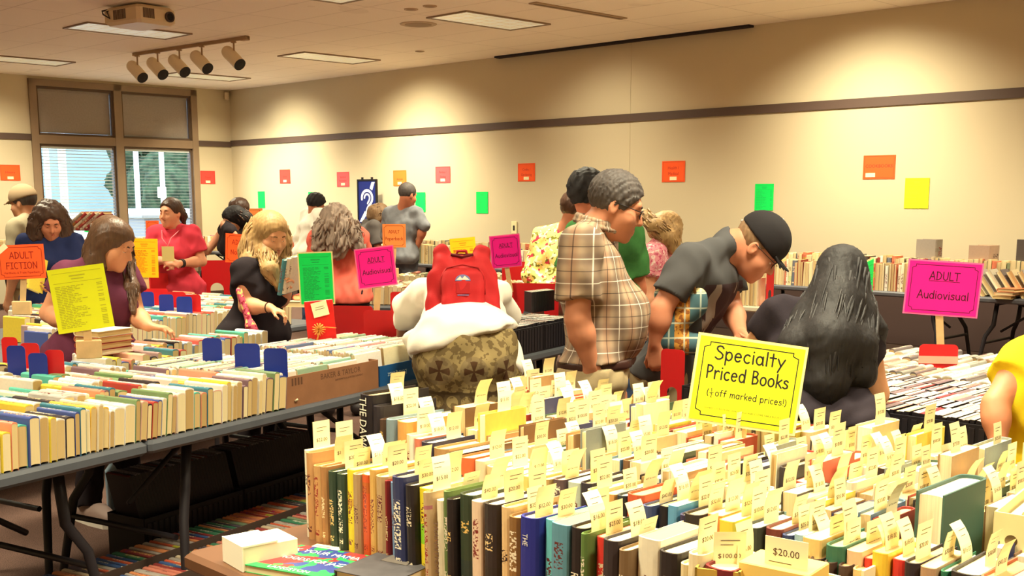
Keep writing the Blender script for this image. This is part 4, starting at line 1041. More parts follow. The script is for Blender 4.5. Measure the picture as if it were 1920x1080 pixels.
ROW2 = [(5.0, 31.0, (34, 28, 32), 0, ('THE DAWN OF', (240, 234, 214), .62, .67)), (2.6, 28.5, (44, 38, 42), 0, ('NATURE', (214, 190, 140), .4, .4)), (2.0, 25.4, (72, 50, 38), 0, None), (2.8, 25.8, (120, 142, 152), 0, None), (3.6, 25.6, (216, 160, 86), 1, None), (1.6, 22.8, (230, 216, 168), 1, None), (1.7, 22.6, (226, 226, 206), 1, None),
        (2.2, 22.2, (208, 120, 96), 1, None), (4.0, 22.0, (38, 40, 66), 0, None), (4.4, 21.2, (176, 136, 88), 0, None), (3.4, 20.6, (42, 38, 34), 1, ('ZINN', (232, 220, 190), .4, .4)), (4.2, 20.4, (224, 108, 60), 0, None), (2.8, 20.2, (226, 214, 176), 1, None), (4.2, 19.4, (236, 200, 146), 0, None), (3.4, 19.4, (202, 202, 180), 1, None), (2.7, 19.2, (206, 124, 130), 1, None),
        (2.5, 19.2, (226, 214, 120), 1, None), (2.2, 19.6, (80, 160, 90), 1, None), (3.0, 19.6, (190, 156, 96), 0, None), (3.0, 20.0, (92, 72, 76), 0, None), (3.4, 20.0, (190, 204, 190), 1, None), (3.2, 20.6, (50, 46, 56), 0, ('MODES', (230, 226, 210), .46, .5)), (3.0, 20.0, (206, 184, 142), 0, None), (2.6, 19.4, (212, 160, 92), 1, None), (2.6, 19.8, (40, 54, 64), 0, None), (3.8, 20.8, (206, 90, 60), 0, None),
        (2.4, 19.2, (66, 84, 128), 0, None), (2.0, 19.4, (36, 32, 36), 1, ('DANZA', (226, 220, 200), .5, .5)), (2.2, 20.0, (96, 160, 200), 1, None), (2.2, 18.8, (52, 48, 84), 0, None), (3.6, 19.8, (44, 40, 38), 0, None), (3.0, 20.0, (236, 150, 84), 1, None), (3.0, 19.8, (226, 206, 70), 1, ('IVY', (60, 70, 40), .3, .6)), (2.0, 19.4, (150, 196, 198), 1, None), (3.4, 20.0, (52, 62, 52), 0, None), (3.2, 20.2, (112, 50, 44), 0, None),
        (2.2, 19.6, (44, 60, 104), 0, None), (2.2, 20.2, (150, 184, 200), 1, None), (3.4, 20.4, (224, 190, 120), 1, None), (3.2, 20.0, (44, 104, 82), 0, None), (2.6, 19.6, (222, 186, 150), 1, None), (1.6, 18.6, (214, 56, 48), 1, None), (2.6, 20.4, (240, 200, 60), 1, None), (2.4, 19.6, (214, 50, 46), 1, None), (2.6, 20.0, (38, 30, 40), 0, None), (2.4, 20.0, (186, 150, 116), 1, None), (1.6, 19.6, (36, 116, 84), 0, None),
        (4.6, 20.2, (46, 42, 42), 0, None), (3.6, 20.6, (200, 110, 76), 0, None), (3.6, 21.0, (196, 92, 84), 1, None), (5.2, 22.2, (46, 44, 52), 0, None)]
GENC = [(236, 226, 196), (214, 186, 140), (176, 136, 90), (120, 86, 56), (60, 66, 110), (86, 120, 150), (44, 40, 44), (150, 46, 44), (198, 90, 66), (70, 96, 74), (222, 200, 150), (240, 234, 214), (140, 150, 150), (232, 210, 90), (64, 50, 46)]
rowname = ['front specialty row', 'second specialty row', 'third specialty row', 'fourth specialty row', 'fifth specialty row', 'rearmost specialty row']
def spine_title(o, text, col, share, cen, w, d, h):
    m = MB(); vs, fs, tw = text_data(text)
    L_ = share * h; cap = min(w * .62, L_ / tw * 1.5)
    m.add([((y * cap - cap / 2) / w * 1.0, -.505, cen - (x * L_ / tw) / h) for x, y, _ in vs], [tuple(f) for f in fs], 0, False)
    m.build('spine_title', mat('title_%d_%d' % (col[0], col[2]), col, .5), o)
STOPS = []   # (row, x0, x1) left free for the sign post and big things
def hides_sign(x, y, h):      # nobody tucks a tall slip right before the sign's face
    q = T1 @ Vector((x, y, TABLE_H + h + .07)); fw = q.y * cs - (q.z - EYE) * sn
    px = 960 + FPX * q.x / fw; py = PYC - FPX * (q.y * sn + (q.z - EYE) * cs) / fw
    return 1280 < px < 1525 and py < 822 and y < .85
def fill_row(k, y, x0, x1, specs, out, rg, hm, skip=()):
    x = x0; i = 0; n = 0; lean = 0
    while x < x1:
        if i < len(specs): wc, hc, col, soft, txt = specs[i]; w, h = wc / 100 * (1.3 if k == 0 else 1.18), hc / 100; d = .15 if h < .23 else .20
        else:
            w = rg.choice((.016, .02, .024, .028, .03, .034, .04, .05)); h = hm + rg.uniform(-.02, .024) + (.05 if rg.random() < .06 else 0); d = rg.uniform(.13, .165); soft = rg.random() < .35; txt = None
            col = rg.choice(GENC)
        i += 1
        if any(a - w < x < b for a, b in skip): x += w; continue
        if i % 6 == 1: lean = rg.uniform(-3.5, 2)
        xx = x + w / 2; yy = y + d / 2 + rg.uniform(-.012, .012) * (0 if out and i < 14 else 1)
        flip = 0 if out else 180
        if not out and rg.random() < .12: flip = 0
        M = T1 @ TR(xx, yy, TABLE_H) @ RZ(rg.uniform(-1.5, 1.5) + flip) @ RY(lean * (1 if not flip else -1) * .5)
        lab = '%s %s with price slip, %s from the window end of the %s' % (cname(col), 'hardback' if not soft else 'softcover', ordinal(n + 1), rowname[k]); n += 1
        o = hardback(M, w - .0015, d, h, col, lab, rg, slip=(rg.random() < (.84 if k else .8)) and not hides_sign(xx, yy, h), soft=bool(soft))
        if flip:
            for c in o.children:
                if c.name.startswith('price_slip'): c.rotation_euler = (0, 0, math.pi)
        if txt: o.data = HARD_PLAIN if not soft else SOFT_PLAIN
        if txt: spine_title(o, txt[0], txt[1], txt[2], txt[3], w, d, h)
        if x + w > x1: break
        x += w + (.004 if rg.random() < .15 else 0)
    return n
rg1 = random.Random(11)
NB = 0
NB += fill_row(0, 0.0, 0.0, 1.20, ROW1, True, rg1, .20)
NB += fill_row(1, .255, -.115, 1.60, ROW2, True, rg1, .20)
NB += fill_row(2, .475, .02, 1.52, [], False, rg1, .195, skip=((1.28, 1.44),))
NB += fill_row(3, .665, -.12, 1.50, [], False, rg1, .195)
NB += fill_row(4, .875, -.27, 1.46, [], False, rg1, .19, skip=((.655, .70),))
NB += fill_row(5, 1.06, -.36, 1.42, [], False, rg1, .19)
# tall volumes at the near end
def big(x, y, w, d, h, col, lab, flip=0, slip=True, soft=False, slipi=None, rz=0):
    return hardback(T1 @ TR(x, y, TABLE_H) @ RZ(flip + rz), w, d, h, col, lab, rg1, slip=slip, soft=soft, slipi=slipi)
big(1.36, .555, .055, .2, .275, (54, 92, 84), 'tall dark green hardback at the near end of the third row', 180, False)
CREAM = mat('cream_board', (232, 216, 160), .7, noise=.06); 
# loose things in front of the first row
t = thing('note_box', 'open white card box of blank notes on the brown table corner', 'box', Pz(490, 1052, TABLE_H), math.radians(38))
M = MB(); M.box((0, 0, .027), (.135, .10, .054), bev=.002); M.build('card_stack', mat('white_card', (248, 240, 206), .8), t)
M = MB(); M.box((-.025, 0, .0565), (.085, .102, .004)); M.box((-.068, 0, .03), (.003, .104, .058)); M.build('lid', mat('white_card_lid', (252, 246, 222), .7), t)
t = thing('paper_slip', 'small cream paper lying behind the jazz poetry book', 'paper', Pz(608, 1030, TABLE_H), math.radians(-25))
M = MB(); M.box((0, 0, .001), (.075, .05, .002)); M.build('paper', SLIP, t)
M = MB(); M.box((-.01, .01, .0022), (.04, .0015, .0004)); M.box((-.01, .0, .0022), (.03, .0015, .0004)); M.build('print', SLIPINK, t)
t = thing('poetry_book', 'colourful flat book with bold white title words on its cover, lying face up', 'book', Pz(578, 1064, TABLE_H), math.radians(-26))
M = MB(); M.box((0, 0, .008), (.215, .17, .014)); M.build('pages', mat('poetry_pages', (236, 222, 180), .8), t)
def g_jazz():
    g = NG('jazz_cover', .35); n = g.noise(16, detail=1); n2 = g.noise(23, g.comb(g.math('ADD', g.xyz()[0], 3), g.xyz()[1], 0), 1)
    c = g.mix(g.math('GREATER_THAN', n, .52), L4(156, 50, 52), L4(50, 66, 130)); c = g.mix(g.math('GREATER_THAN', n2, .56), c, L4(40, 160, 84))
    y = g.xyz()[1]; return g.out(g.mix(g.math('LESS_THAN', y, -.062), c, L4(40, 160, 80)))
M = MB(); M.box((0, 0, .0165), (.22, .175, .002)); M.box((0, 0, .0005), (.22, .175, .001)); M.box((-.109, 0, .0085), (.002, .175, .016)); M.build('cover', g_jazz(), t)
M = MB(); WH = mat('title_white', (250, 246, 230), .5)
for y, tx, cap in ((.045, 'ASK YOUR MAMA', .02), (-.01, '12 MOODS FOR JAZZ', .019), (-.078, 'LANGSTON', .015)): put_text(M, tx, cap, Matrix.Translation((0.0, y, .0178)), 0, .205)
M.build('title', WH, t)
t = thing('closed_book', 'worn charcoal hardback lying flat beside the bright poetry book', 'book', Pz(735, 1078, TABLE_H), math.radians(-32))
M = MB(); M.box((0, 0, .0125), (.15, .19, .021)); M.build('pages', mat('poetry_pages', (236, 222, 180), .8), t)
M = MB()
for z in (.001, .0245): M.box((0, 0, z), (.156, .2, .002))
M.box((-.077, 0, .0128), (.003, .2, .0256)); M.build('cover', mat('charcoal_cloth', (78, 74, 76), .7, noise=.2, nscale=30), t)
M = MB(); M.box((0, .03, .0262), (.07, .05, .0006)); M.build('label_panel', mat('charcoal_gilt', (104, 96, 88), .6), t)
# the $20 box, the open little box, card and crate at the near end
q = Pz(1452, 1085, TABLE_H)
t = thing('boxed_set', 'yellow boxed set at the picture bottom under the big twenty dollar card', 'box', Pz(1470, 1052, .955) - Vector((0, 0, .215)), math.radians(-37))
M = MB(); M.box((0, 0, .107), (.125, .085, .214), bev=.002); M.build('slipcase', mat('slipcase_yellow', (240, 206, 112), .6), t)
M = MB(); put_text(M, 'TI', .05, Matrix.Translation((-.03, -.0433, .13)) @ Matrix.Rotation(math.pi / 2, 4, 'X'), 0); M.build('case_lettering', mat('case_gold', (150, 96, 34), .5), t)
M = MB(); M.box((0, 0, .03), (.075, .0012, .06), 0); put_text(M, '$20.00', .0125, Matrix.Translation((0, -.0008, .03)) @ Matrix.Rotation(math.pi / 2, 4, 'X'), 1); M.box((-.01, -.0008, .018), (.04, .0002, .0012), 1)
M.build('price_card', [SLIP, SLIPINK], t, (.012, -.02, .2), (0, 0, 0))
t = thing('small_open_box', 'little open gilt box with a hundred dollar slip, beside the yellow boxed set', 'box', Pz(1352, 1058, .94) - Vector((0, 0, .2)), math.radians(-20))
M = MB()
for sx in (-1, 1): M.box((sx * .036, 0, .1), (.004, .07, .2))
for sy in (-1, 1): M.box((0, sy * .033, .1), (.076, .004, .2))
M.box((0, 0, .15), (.07, .064, .004)); M.build('box_walls', mat('gilt_box', (196, 158, 70), .5), t)
M = MB(); M.box((0, 0, .16), (.04, .04, .01)); M.build('contents', mat('box_grey', (110, 112, 112), .6), t)
s = link('price_slip', SLIPS[11], t, (.01, .02, .17), (0, .1, math.radians(-70)))
# white crate of thin volumes and a cream binder
t = thing('white_crate', 'white open tray of thin volumes at the near end of the rows', 'tray', T1 @ Vector((1.28, .32, TABLE_H)), math.radians(ANG_U))
M = MB()
for sx in (-1, 1): M.box((sx * .075, 0, .09), (.005, .2, .18))
M.box((0, .1, .09), (.155, .005, .18)); M.box((0, -.1, .08), (.155, .005, .16)); M.box((0, 0, .004), (.15, .2, .006)); M.build('tray_walls', mat('tray_white', (240, 228, 186), .6), t)
for k in range(5):
    hardback(T1 @ TR(1.28 - .058 + k * .028, .32, TABLE_H + .008), .022, .17, .165, rg1.choice(((236, 220, 170), (70, 48, 40), (214, 180, 120))), '%s thin volume standing in the white tray, %s from its dark red neighbour' % (('pale', 'slim', 'plain', 'worn', 'narrow')[k], ORD[k]), rg1, True, name='thin_volume')
t = thing('ring_binder', 'cream binder standing open-edged at the frame end of the specialty table', 'binder', T1 @ Vector((1.475, .62, TABLE_H)), math.radians(ANG_U + 8))
M = MB(); M.box((-.03, 0, .125), (.004, .22, .25)); M.box((.03, 0, .125), (.004, .22, .25)); M.box((0, -.11, .125), (.064, .004, .25)); M.build('binder_cover', CREAM, t)
M = MB(); M.cyl((0, -.1125, .2), (0, -.109, .2), .011, n=16); M.build('finger_ring', mat('ring_metal', (120, 100, 70), .3, metal=.8), t)
M = MB(); M.box((0, .01, .12), (.045, .18, .22)); M.build('sheets', mat('poetry_pages', (236, 222, 180), .8), t)

# ================================================================== long left-hand paperback tables
ANG2 = math.degrees(math.atan2(.86, .51)); F2 = frame2(-1.53, 3.34, ANG2)      # local x = along, y = away
for k, (x0, lab) in enumerate(((-1.272, 'grey folding table under the paperbacks at the picture edge'), (.556, 'grey folding table under paperbacks and the printed carton'), (2.384, 'grey folding table under the disc bins beyond the red backpack'))):
    TL = 1.826 if k < 2 else 1.36
    folding_table(lab, F2 @ TR(x0, -.02), TL, .76, GREY_PL)
    folding_table(lab.replace('grey folding table', 'rear grey folding table behind the one'), F2 @ TR(x0, .742), TL, .58, GREY_PL)
PBC = [(244, 240, 230), (246, 242, 234), (240, 228, 206), (238, 232, 220), (244, 238, 226), (240, 236, 226), (236, 226, 200), (238, 230, 214), (214, 200, 190), (226, 96, 80), (204, 70, 60), (90, 190, 170), (60, 130, 150), (240, 214, 70), (245, 196, 80), (70, 90, 160), (150, 170, 196), (52, 46, 52), (180, 150, 150), (230, 180, 160), (120, 150, 100), (236, 150, 120), (200, 196, 190), (130, 100, 110)]
rg2 = random.Random(23)
def paperback(M, w, d, h, col, lab, rg, group=None):
    return hardback(M, w, d, h, col, lab, rg, slip=False, soft=True, name='paperback_book', cat='book', group=group, pages=rg.choice([(240, 226, 178), (230, 208, 150), (214, 188, 130), (236, 218, 166), (196, 166, 108)]))
SPINE_UP = axes((1, 0, 0), (0, 0, -1), (0, 1, 0))      # spine to the ceiling, head of the book away
prow = ['front', 'second', 'third', 'fourth', 'fifth', 'sixth', 'seventh']
def pb_row(k, y, x0, x1, z=TABLE_H, skip=(), dm=.148):
    x = x0; n = 0; lean = 5
    while x < x1:
        w = rg2.choice((.018, .022, .026, .028, .032, .036, .042)); d = dm + rg2.uniform(-.018, .018); h = rg2.uniform(.185, .21)
        if any(a - w < x < b for a, b in skip): x += w; continue
        if n % 7 == 0: lean = rg2.uniform(2, 7)
        col = rg2.choice(PBC); n += 1
        M = F2 @ TR(x + w / 2, y + rg2.uniform(-.006, .006), z + d / 2 + .001) @ RY(lean) @ SPINE_UP
        paperback(M, w - .001, d, h, col, '%s spine-up paperback, %s from the frame edge in the %s paperback row' % (cname(col), ordinal(n), prow[k]), rg2)
        x += w * (1 + .0) + .0025
    return n
NPB = 0
NPB += pb_row(0, 0.0, -.10, 1.235)
NPB += pb_row(1, .215, -.02, 1.10, dm=.15)
NPB += pb_row(2, .43, .13, 1.08, skip=((.52, .62),))
NPB += pb_row(3, .645, .30, 1.05, skip=((.50, .60),))
NPB += pb_row(4, .86, .44, 1.55)
NPB += pb_row(5, 1.075, .62, 2.3, skip=((1.02, 1.24),))
# thin paperbacks lying across, long edge along the table, in columns
THINC = [(244, 238, 220), (246, 240, 228), (236, 226, 206), (240, 232, 216), (214, 196, 180), (230, 190, 180), (200, 150, 150), (150, 180, 150), (150, 190, 170), (110, 100, 110), (90, 110, 150), (240, 230, 190), (230, 216, 200), (180, 190, 190), (246, 242, 232)]
SIDEWAYS = axes((0, 1, 0), (0, 0, -1), (-1, 0, 0))
colname = ['first', 'second', 'third', 'fourth', 'fifth', 'sixth']
def thin_col(c, x, y0, y1, z, L=.185):
    y = y0; n = 0
    while y < y1:
        w = rg2.choice((.011, .013, .016, .02)); col = rg2.choice(THINC); d = .135 + rg2.uniform(-.008, .008); n += 1
        M = F2 @ TR(x + L / 2 + rg2.uniform(-.004, .004), y + w / 2, z + d / 2) @ RX(rg2.uniform(-7, -3)) @ SIDEWAYS
        o = link('thin_paperback', SMALL); o.matrix_world = M @ Matrix.Diagonal((w - .001, d, L, 1)); o.color = oc(col)
        tag(o, '%s thin booklet, %s back from the carton side in the %s booklet column' % (cname(col), ordinal(n), colname[c]), 'book')
        y += w
    return n
NTH = 0
for c in range(6):
    x = 1.27 + c * .197
    NTH += thin_col(c, x, .03 if c < 3 else .05, .60 if c > 1 else .74, TABLE_H + (.012 if c < 3 else .03))
# printed carton and blue carton around the front of those columns
CARD = mat('cardboard', (150, 104, 72), .8, noise=.12, nscale=12, bump=.1)
t = thing('cardboard_carton', 'brown printed cardboard carton of booklets on the grey table edge', 'box', F2 @ Vector((1.262, .005, TABLE_H)), math.radians(ANG2))
M = MB(); Lc = .60
M.box((Lc / 2, 0, .062), (Lc, .004, .124)); M.box((0, .29, .062), (.004, .58, .124)); M.box((Lc, .29, .062), (.004, .58, .124)); M.box((Lc / 2, .29, .004), (Lc, .58, .004)); M.build('carton_walls', CARD, t)
M = MB(); XF = Matrix.Translation((0, -.0025, 0)) @ Matrix.Rotation(math.pi / 2, 4, 'X')
for k in range(4): M.box((.045 + k * .019, .0, .0), (.0001, .0001, .0001)); M.add([(.04 + k * .018, .085, 0), (.05 + k * .018, .085, 0), (.05 + k * .018, .115, 0), (.04 + k * .018, .115, 0)], [(0, 1, 2, 3)], 0, False, XF)
put_text(M, 'BAKER & TAYLOR', .024, XF @ Matrix.Translation((.345, .088, 0)), 0, .40); put_text(M, 'INFORMATION & ENTERTAINMENT', .0085, XF @ Matrix.Translation((.40, .07, 0)), 0, .25)
M.build('carton_print', mat('carton_ink', (98, 66, 46), .8), t)
M = MB(); M.tube([(.055, -.004, .024), (.06, -.012, .03), (.068, -.004, .026)], .004, 6); M.build('torn_tape', SLIP, t)
t = thing('blue_carton', 'blue printed carton of booklets next to the brown one', 'box', F2 @ Vector((1.885, .015, TABLE_H)), math.radians(ANG2))
M = MB(); Lb = .50
M.box((Lb / 2, 0, .045), (Lb, .004, .09)); M.box((0, .28, .045), (.004, .56, .09)); M.box((Lb, .28, .045), (.004, .56, .09)); M.box((Lb / 2, .28, .004), (Lb, .56, .004)); M.build('carton_walls', mat('carton_blue', (24, 84, 142), .6), t)
M = MB(); put_text(M, 'LensQuest', .024, Matrix.Translation((.13, -.0025, .055)) @ Matrix.Rotation(math.pi / 2, 4, 'X') @ Matrix.Rotation(math.pi, 4, 'Z'), 0, .2); M.build('carton_print', mat('carton_pale', (190, 216, 226), .6), t)
# black bins of white-topped discs at the far end
def disc_mesh(topc):
    m = MB(); w, l, h = 1, 1, 1
    m.box((0, 0, .5), (1, 1, 1), 0); m.box((0, 0, 1.002), (.84, .96, .01), 1); me = m.mesh('disc_case', [mat('disc_black', (34, 30, 34), .35), topc]); return me
def g_disc():
    g = NG('disc_insert', .3); oi = g.nt.nodes.new('ShaderNodeObjectInfo'); X = g.xyz()
    n = g.noise(1.0, g.comb(g.math('MULTIPLY', X[0], 3), g.math('MULTIPLY', X[1], 34), g.math('MULTIPLY', oi.outputs['Random'], 30)), 1)
    z = g.math('LESS_THAN', g.math('ABSOLUTE', X[1]), .36); tx = g.math('MULTIPLY', g.math('GREATER_THAN', n, .57), z)
    return g.out(g.mix(g.math('MULTIPLY', tx, .75), oi.outputs['Color'], L4(70, 56, 60)))
DISC_ = disc_mesh(g_disc())
DISCC = [(250, 246, 236), (250, 246, 236), (244, 236, 222), (240, 226, 206), (226, 200, 190), (214, 150, 140), (190, 186, 190), (130, 116, 122), (236, 214, 160), (206, 186, 170), (150, 60, 60), (90, 84, 90), (246, 240, 214)]
def disc_row(name, F, x0, x1, y, z, L, t_, h, rg, lab, skip=(), cols=DISCC):
    x = x0; n = 0
    while x < x1:
        w = t_ * rg.choice((1, 1, 1, 1.3, 2.0))
        if any(a - w < x < b for a, b in skip): x += w; continue
        n += 1; col = rg.choice(cols); o = link(name, DISC_); o.matrix_world = F @ TR(x + w / 2, y + L / 2 + rg.uniform(-.003, .003), z) @ RY(rg.uniform(2, 6)) @ Matrix.Diagonal((w - .0008, L, h + rg.uniform(-.003, .003), 1)); o.color = oc(col)
        tag(o, lab % (cname(col), ordinal(n)), 'disc case'); x += w
    return n
ND = 0
BIN = mat('bin_black', (30, 26, 30), .5)
rg3 = random.Random(5)
def bin_(lab, F, x, y, w, d, h, name='black_bin'):
    t = thing(name, lab, 'bin'); t.matrix_world = F @ TR(x, y, 0)
    M = MB()
    for sx in (0, w): M.box((sx, d / 2, h / 2), (.006, d, h))
    for sy in (0, d): M.box((w / 2, sy, h / 2), (w, .006, h))
    M.box((w / 2, d / 2, .004), (w, d, .006)); M.build('bin_walls', BIN, t)
    M = MB()
    for k in range(int(w / .03)): M.box((.02 + k * .03, -.0045, h * .5), (.018, .004, h * .86))
    M.build('front_ribs', mat('bin_rib', (40, 36, 40), .35), t)
    return t
for k in range(3):
    bin_(('black bin of white-topped discs nearest the chair drape', 'black bin of white-topped discs in the middle of the far table end', 'black bin of white-topped discs at the far table end behind the plaid shirt')[k], F2 @ TR(0, 0, TABLE_H), 2.62 + k * .36, .0, .35, .6, .14)
SIDE = F2 @ RZ(0)
for r in range(4):
    ND += disc_row('video_case', F2, 2.63, 3.68, .012 + r * .148, TABLE_H + .008, .14, .02, .145, rg3, '%s-topped video case, ' + '%s from the red backpack in bin row ' + prow[r], cols=DISCC[:5])
# bookends
def bookend_mesh(w, h):
    m = MB(); r = .018; pts = []
    def cor(cx, cy, a0): return [(cx + r * math.cos(math.radians(a0 + t)), cy + r * math.sin(math.radians(a0 + t))) for t in range(0, 91, 18)]
    out = [(-w / 2, 0)] ; aw, ah = w * .22, h * .42
    outer = [(w / 2, 0)] + cor(w / 2 - r, h - r, 0) + cor(-w / 2 + r, h - r, 90) + [(-w / 2, 0)]
    arch = [(-aw, 0)] + [(-aw * math.cos(math.radians(t)), ah - aw + aw * math.sin(math.radians(t))) for t in range(0, 181, 15)] + [(aw, 0)]
    poly = outer + arch; m.prism(poly, -.001, .001)
    M2 = MB(); Q = Matrix.Rotation(math.pi / 2, 4, 'X')
    M2.add([Q @ Vector(v) for v in m.v], m.f, 0); M2.box((0, .05, .001), (w, .1, .002)); return M2
BEB, BER = mat('bookend_blue', (32, 52, 146), .35), mat('bookend_red', (206, 34, 38), .35)
def bookend(px, py, Yhint_z, col, w, h, ang, label, z0=TABLE_H, holder='bookend'):
    """top middle of the plate seen at px,py and standing at height z0+h"""
    q = Pz(px, py, z0 + h); o = bookend_mesh(w, h).build(holder, BEB if col == 'b' else BER, None, (q.x, q.y, z0), (0, 0, math.radians(ang))); tag(o, label, 'bookend'); return o
for px, py, c, w, h, lab in ((397, 634, 'b', .085, .235, 'blue bookend farthest back of the three in a line beyond the yellow-green list'), (463, 644, 'b', .105, .235, 'blue bookend in the middle of the line of three'), (516, 653, 'b', .095, .235, 'blue bookend nearest the printed carton'),
                             (29, 648, 'b', .075, .25, 'dark blue bookend close to the frame edge among the paperbacks'), (70, 662, 'b', .075, .235, 'faded blue bookend just before the red one'), (101, 656, 'r', .075, .245, 'red bookend nearest the wooden sign base'),
                             (17, 632, 'r', .07, .24, 'red bookend half cut by the frame edge'), (55, 643, 'r', .08, .24, 'red bookend behind the two blue ones at the frame edge')):
    bookend(px, py, 0, c, w, h, ANG2 - 64, lab)
# a small pile of books beside the purple tee
for k in range(4):
    w_, d_ = (.2, .15)
    q = Pz(196, 655, TABLE_H + .16)
    hardback(TR(q.x, q.y, TABLE_H + .145 + k * .027 - .0) @ RZ(-32 + (k % 2) * 6) @ RX(0) @ axes((0, 0, 1), (1, 0, 0), (0, 1, 0)) @ TR(.0125, 0, -.1), .025, .15, .2, ((150, 40, 40), (170, 60, 50), (214, 120, 90), (236, 226, 206))[k], ('bottom', 'second', 'third', 'topmost')[k] + ' book of the small pile lying in front of the purple tee', rg2, False, name='stacked_book')

# odds and ends near the blonde woman's hand and at the far disc bins
q = Pz(566, 604, TABLE_H + .05)
hardback(TR(q.x, q.y + .05, TABLE_H + .15) @ RZ(-12) @ axes((0, 0, 1), (1, 0, 0), (0, 1, 0)) @ TR(.0175, 0, -.11), .035, .16, .22, (236, 220, 170), 'thick cream book lying flat under the hand of the blonde woman', rg2, False, name='flat_book')
hardback(TR(q.x + .03, q.y + .12, TABLE_H + .187) @ RZ(-6) @ axes((0, 0, 1), (1, 0, 0), (0, 1, 0)) @ TR(.0175, 0, -.11), .034, .16, .22, (170, 50, 44), 'dark red book lying flat just beyond the thick cream one', rg2, False, name='flat_book')
for k in range(9):
    q = Pz(992 + k * 5, 585, TABLE_H + .16)
    o = link('standing_case', DISC_); o.matrix_world = TR(q.x, q.y + .02 * k, TABLE_H + .16) @ RZ(24) @ Matrix.Diagonal((.016, .10, .12, 1)); o.color = oc((190, 192, 186)); tag(o, 'grey video case upright on the far disc bins, %s from the sign post' % ORD[k], 'disc case')
# small end table behind the man in the cap
q = Pz(1372, 572, TABLE_H); F7 = frame2(q.x, q.y, -40)
folding_table('short pale table end showing behind the grey printed tee', F7, .75, .4, mat('pale_plastic', (206, 196, 172), .5))
for k in range(5):
    hardback(F7 @ TR(.05 + k * .034, .1, TABLE_H) @ RZ(180), .03, .15, .215, ((240, 228, 196), (214, 180, 130), (246, 238, 216), (226, 196, 150), (236, 226, 190))[k], '%s upright book on the short table end behind the grey printed tee' % ORD[k], rg2, False, name='end_table_book')
o = bookend_mesh(.12, .3).build('bookend', BER, None, F7 @ Vector((.26, .12, TABLE_H)), (0, 0, math.radians(50))); tag(o, 'red bookend edge on the short table end behind the grey printed tee', 'bookend')

# ================================================================== things below those tables
rg4 = random.Random(9)
for k in range(2):
    bin_(('black bin on the floor below the grey tables, nearer end of the disc row', 'black bin on the floor below the grey tables, with the row end by the shoe')[k], F2, .95 + k * .56, .48, .55, .21, .30, 'floor_bin')
dvdc = [(170, 170, 180), (120, 116, 130), (196, 190, 196), (150, 70, 60), (90, 88, 100), (206, 200, 200), (110, 100, 120)]
x = .97; n = 0
while x < 2.04:
    if not 1.485 < x < 1.515:
        n += 1; o = link('under_table_case', DISC_); o.matrix_world = F2 @ TR(x, .585, .29) @ RY(-14) @ Matrix.Diagonal((.0145, .135, .19, 1)); col = rg4.choice(dvdc); o.color = oc(col)
        tag(o, '%s-edged disc case under the grey tables, %s from the water jug' % (cname(col), ordinal(n)), 'disc case')
    x += .0165
for r in range(2):
    t = thing('book_tray', ('low tray of paperbacks on the carpet, row nearest the aisle', 'low tray of paperbacks on the carpet, second row under the table')[r], 'tray'); t.matrix_world = F2 @ TR(.35, -.02 + r * .235, .0)
    M = MB(); M.box((.85, .0, .122), (1.72, .006, .245)); M.box((.85, .215, .07), (1.72, .006, .14)); M.box((-.01, .108, .07), (.006, .215, .14)); M.box((1.71, .108, .07), (.006, .215, .14)); M.box((.85, .108, .006), (1.72, .215, .008)); M.build('tray_walls', mat('tray_brown', (70, 54, 46), .8), t)
    x = .365; n = 0
    while x < 2.03:
        w = rg4.choice((.02, .026, .032, .04)); col = rg4.choice([(196, 90, 60), (150, 60, 60), (60, 90, 140), (120, 140, 110), (200, 180, 150), (90, 80, 90), (200, 120, 100), (60, 120, 90), (170, 160, 150), (220, 140, 90)]); n += 1
        o = link('boxed_paperback', SMALL); o.matrix_world = F2 @ TR(x + w / 2, -.01 + r * .235 + .005, .088 + .08) @ RY(8) @ SPINE_UP @ Matrix.Diagonal((w - .001, .14, .19, 1)); o.color = oc(col)
        tag(o, '%s floor-tray paperback, %s from the table leg end in the %s tray' % (cname(col), ordinal(n), ('nearer', 'farther')[r]), 'book'); x += w + .001
t = thing('water_jug', 'pale blue plastic water jug on the carpet under the tables', 'jug', Pz(234, 960, 0), 0)
M = MB(); M.cyl((0, 0, .01), (0, 0, .22), .085, .085, 18); M.cyl((0, 0, .22), (0, 0, .29), .085, .03, 18); M.build('jug_body', mat('jug_blue', (150, 176, 196), .15), t)
M = MB(); M.cyl((0, 0, .29), (0, 0, .33), .03, n=14); M.build('cap', mat('jug_cap', (220, 226, 230), .4), t)

# ================================================================== disc table at the picture's far side
F3 = frame2(.62, 4.115, -44.0)
folding_table('black-skirted folding table of audiovisual discs, near half', F3 @ TR(-.02, -.02), 1.83, .76, DGREY); folding_table('folding table behind the disc trays, carrying the white-topped books', F3 @ TR(-.02, .745), 1.83, .76, DGREY)
for k in range(4):
    x0 = (0.0, .40, .80, 1.20)[k]
    bin_('black disc bin, %s from the man in the cap along the disc table front' % ORD[k], F3 @ TR(0, 0, TABLE_H), x0, 0, .385, .74, .145)
M = MB(); M.box((1.19, -.006, TABLE_H + .075), (.03, .004, .15)); o = M.build('white_divider', mat('divider_white', (226, 222, 214), .5)); o.matrix_world = F3; tag(o, 'white upright divider strip between two black disc bins', 'divider')
M = MB(); M.box((1.595, -.006, TABLE_H + .075), (.03, .004, .15)); o = M.build('white_divider', mat('divider_grey', (150, 146, 144), .5)); o.matrix_world = F3; tag(o, 'greyish upright divider strip at the last black disc bin, by the yellow tee', 'divider')
NC = 0
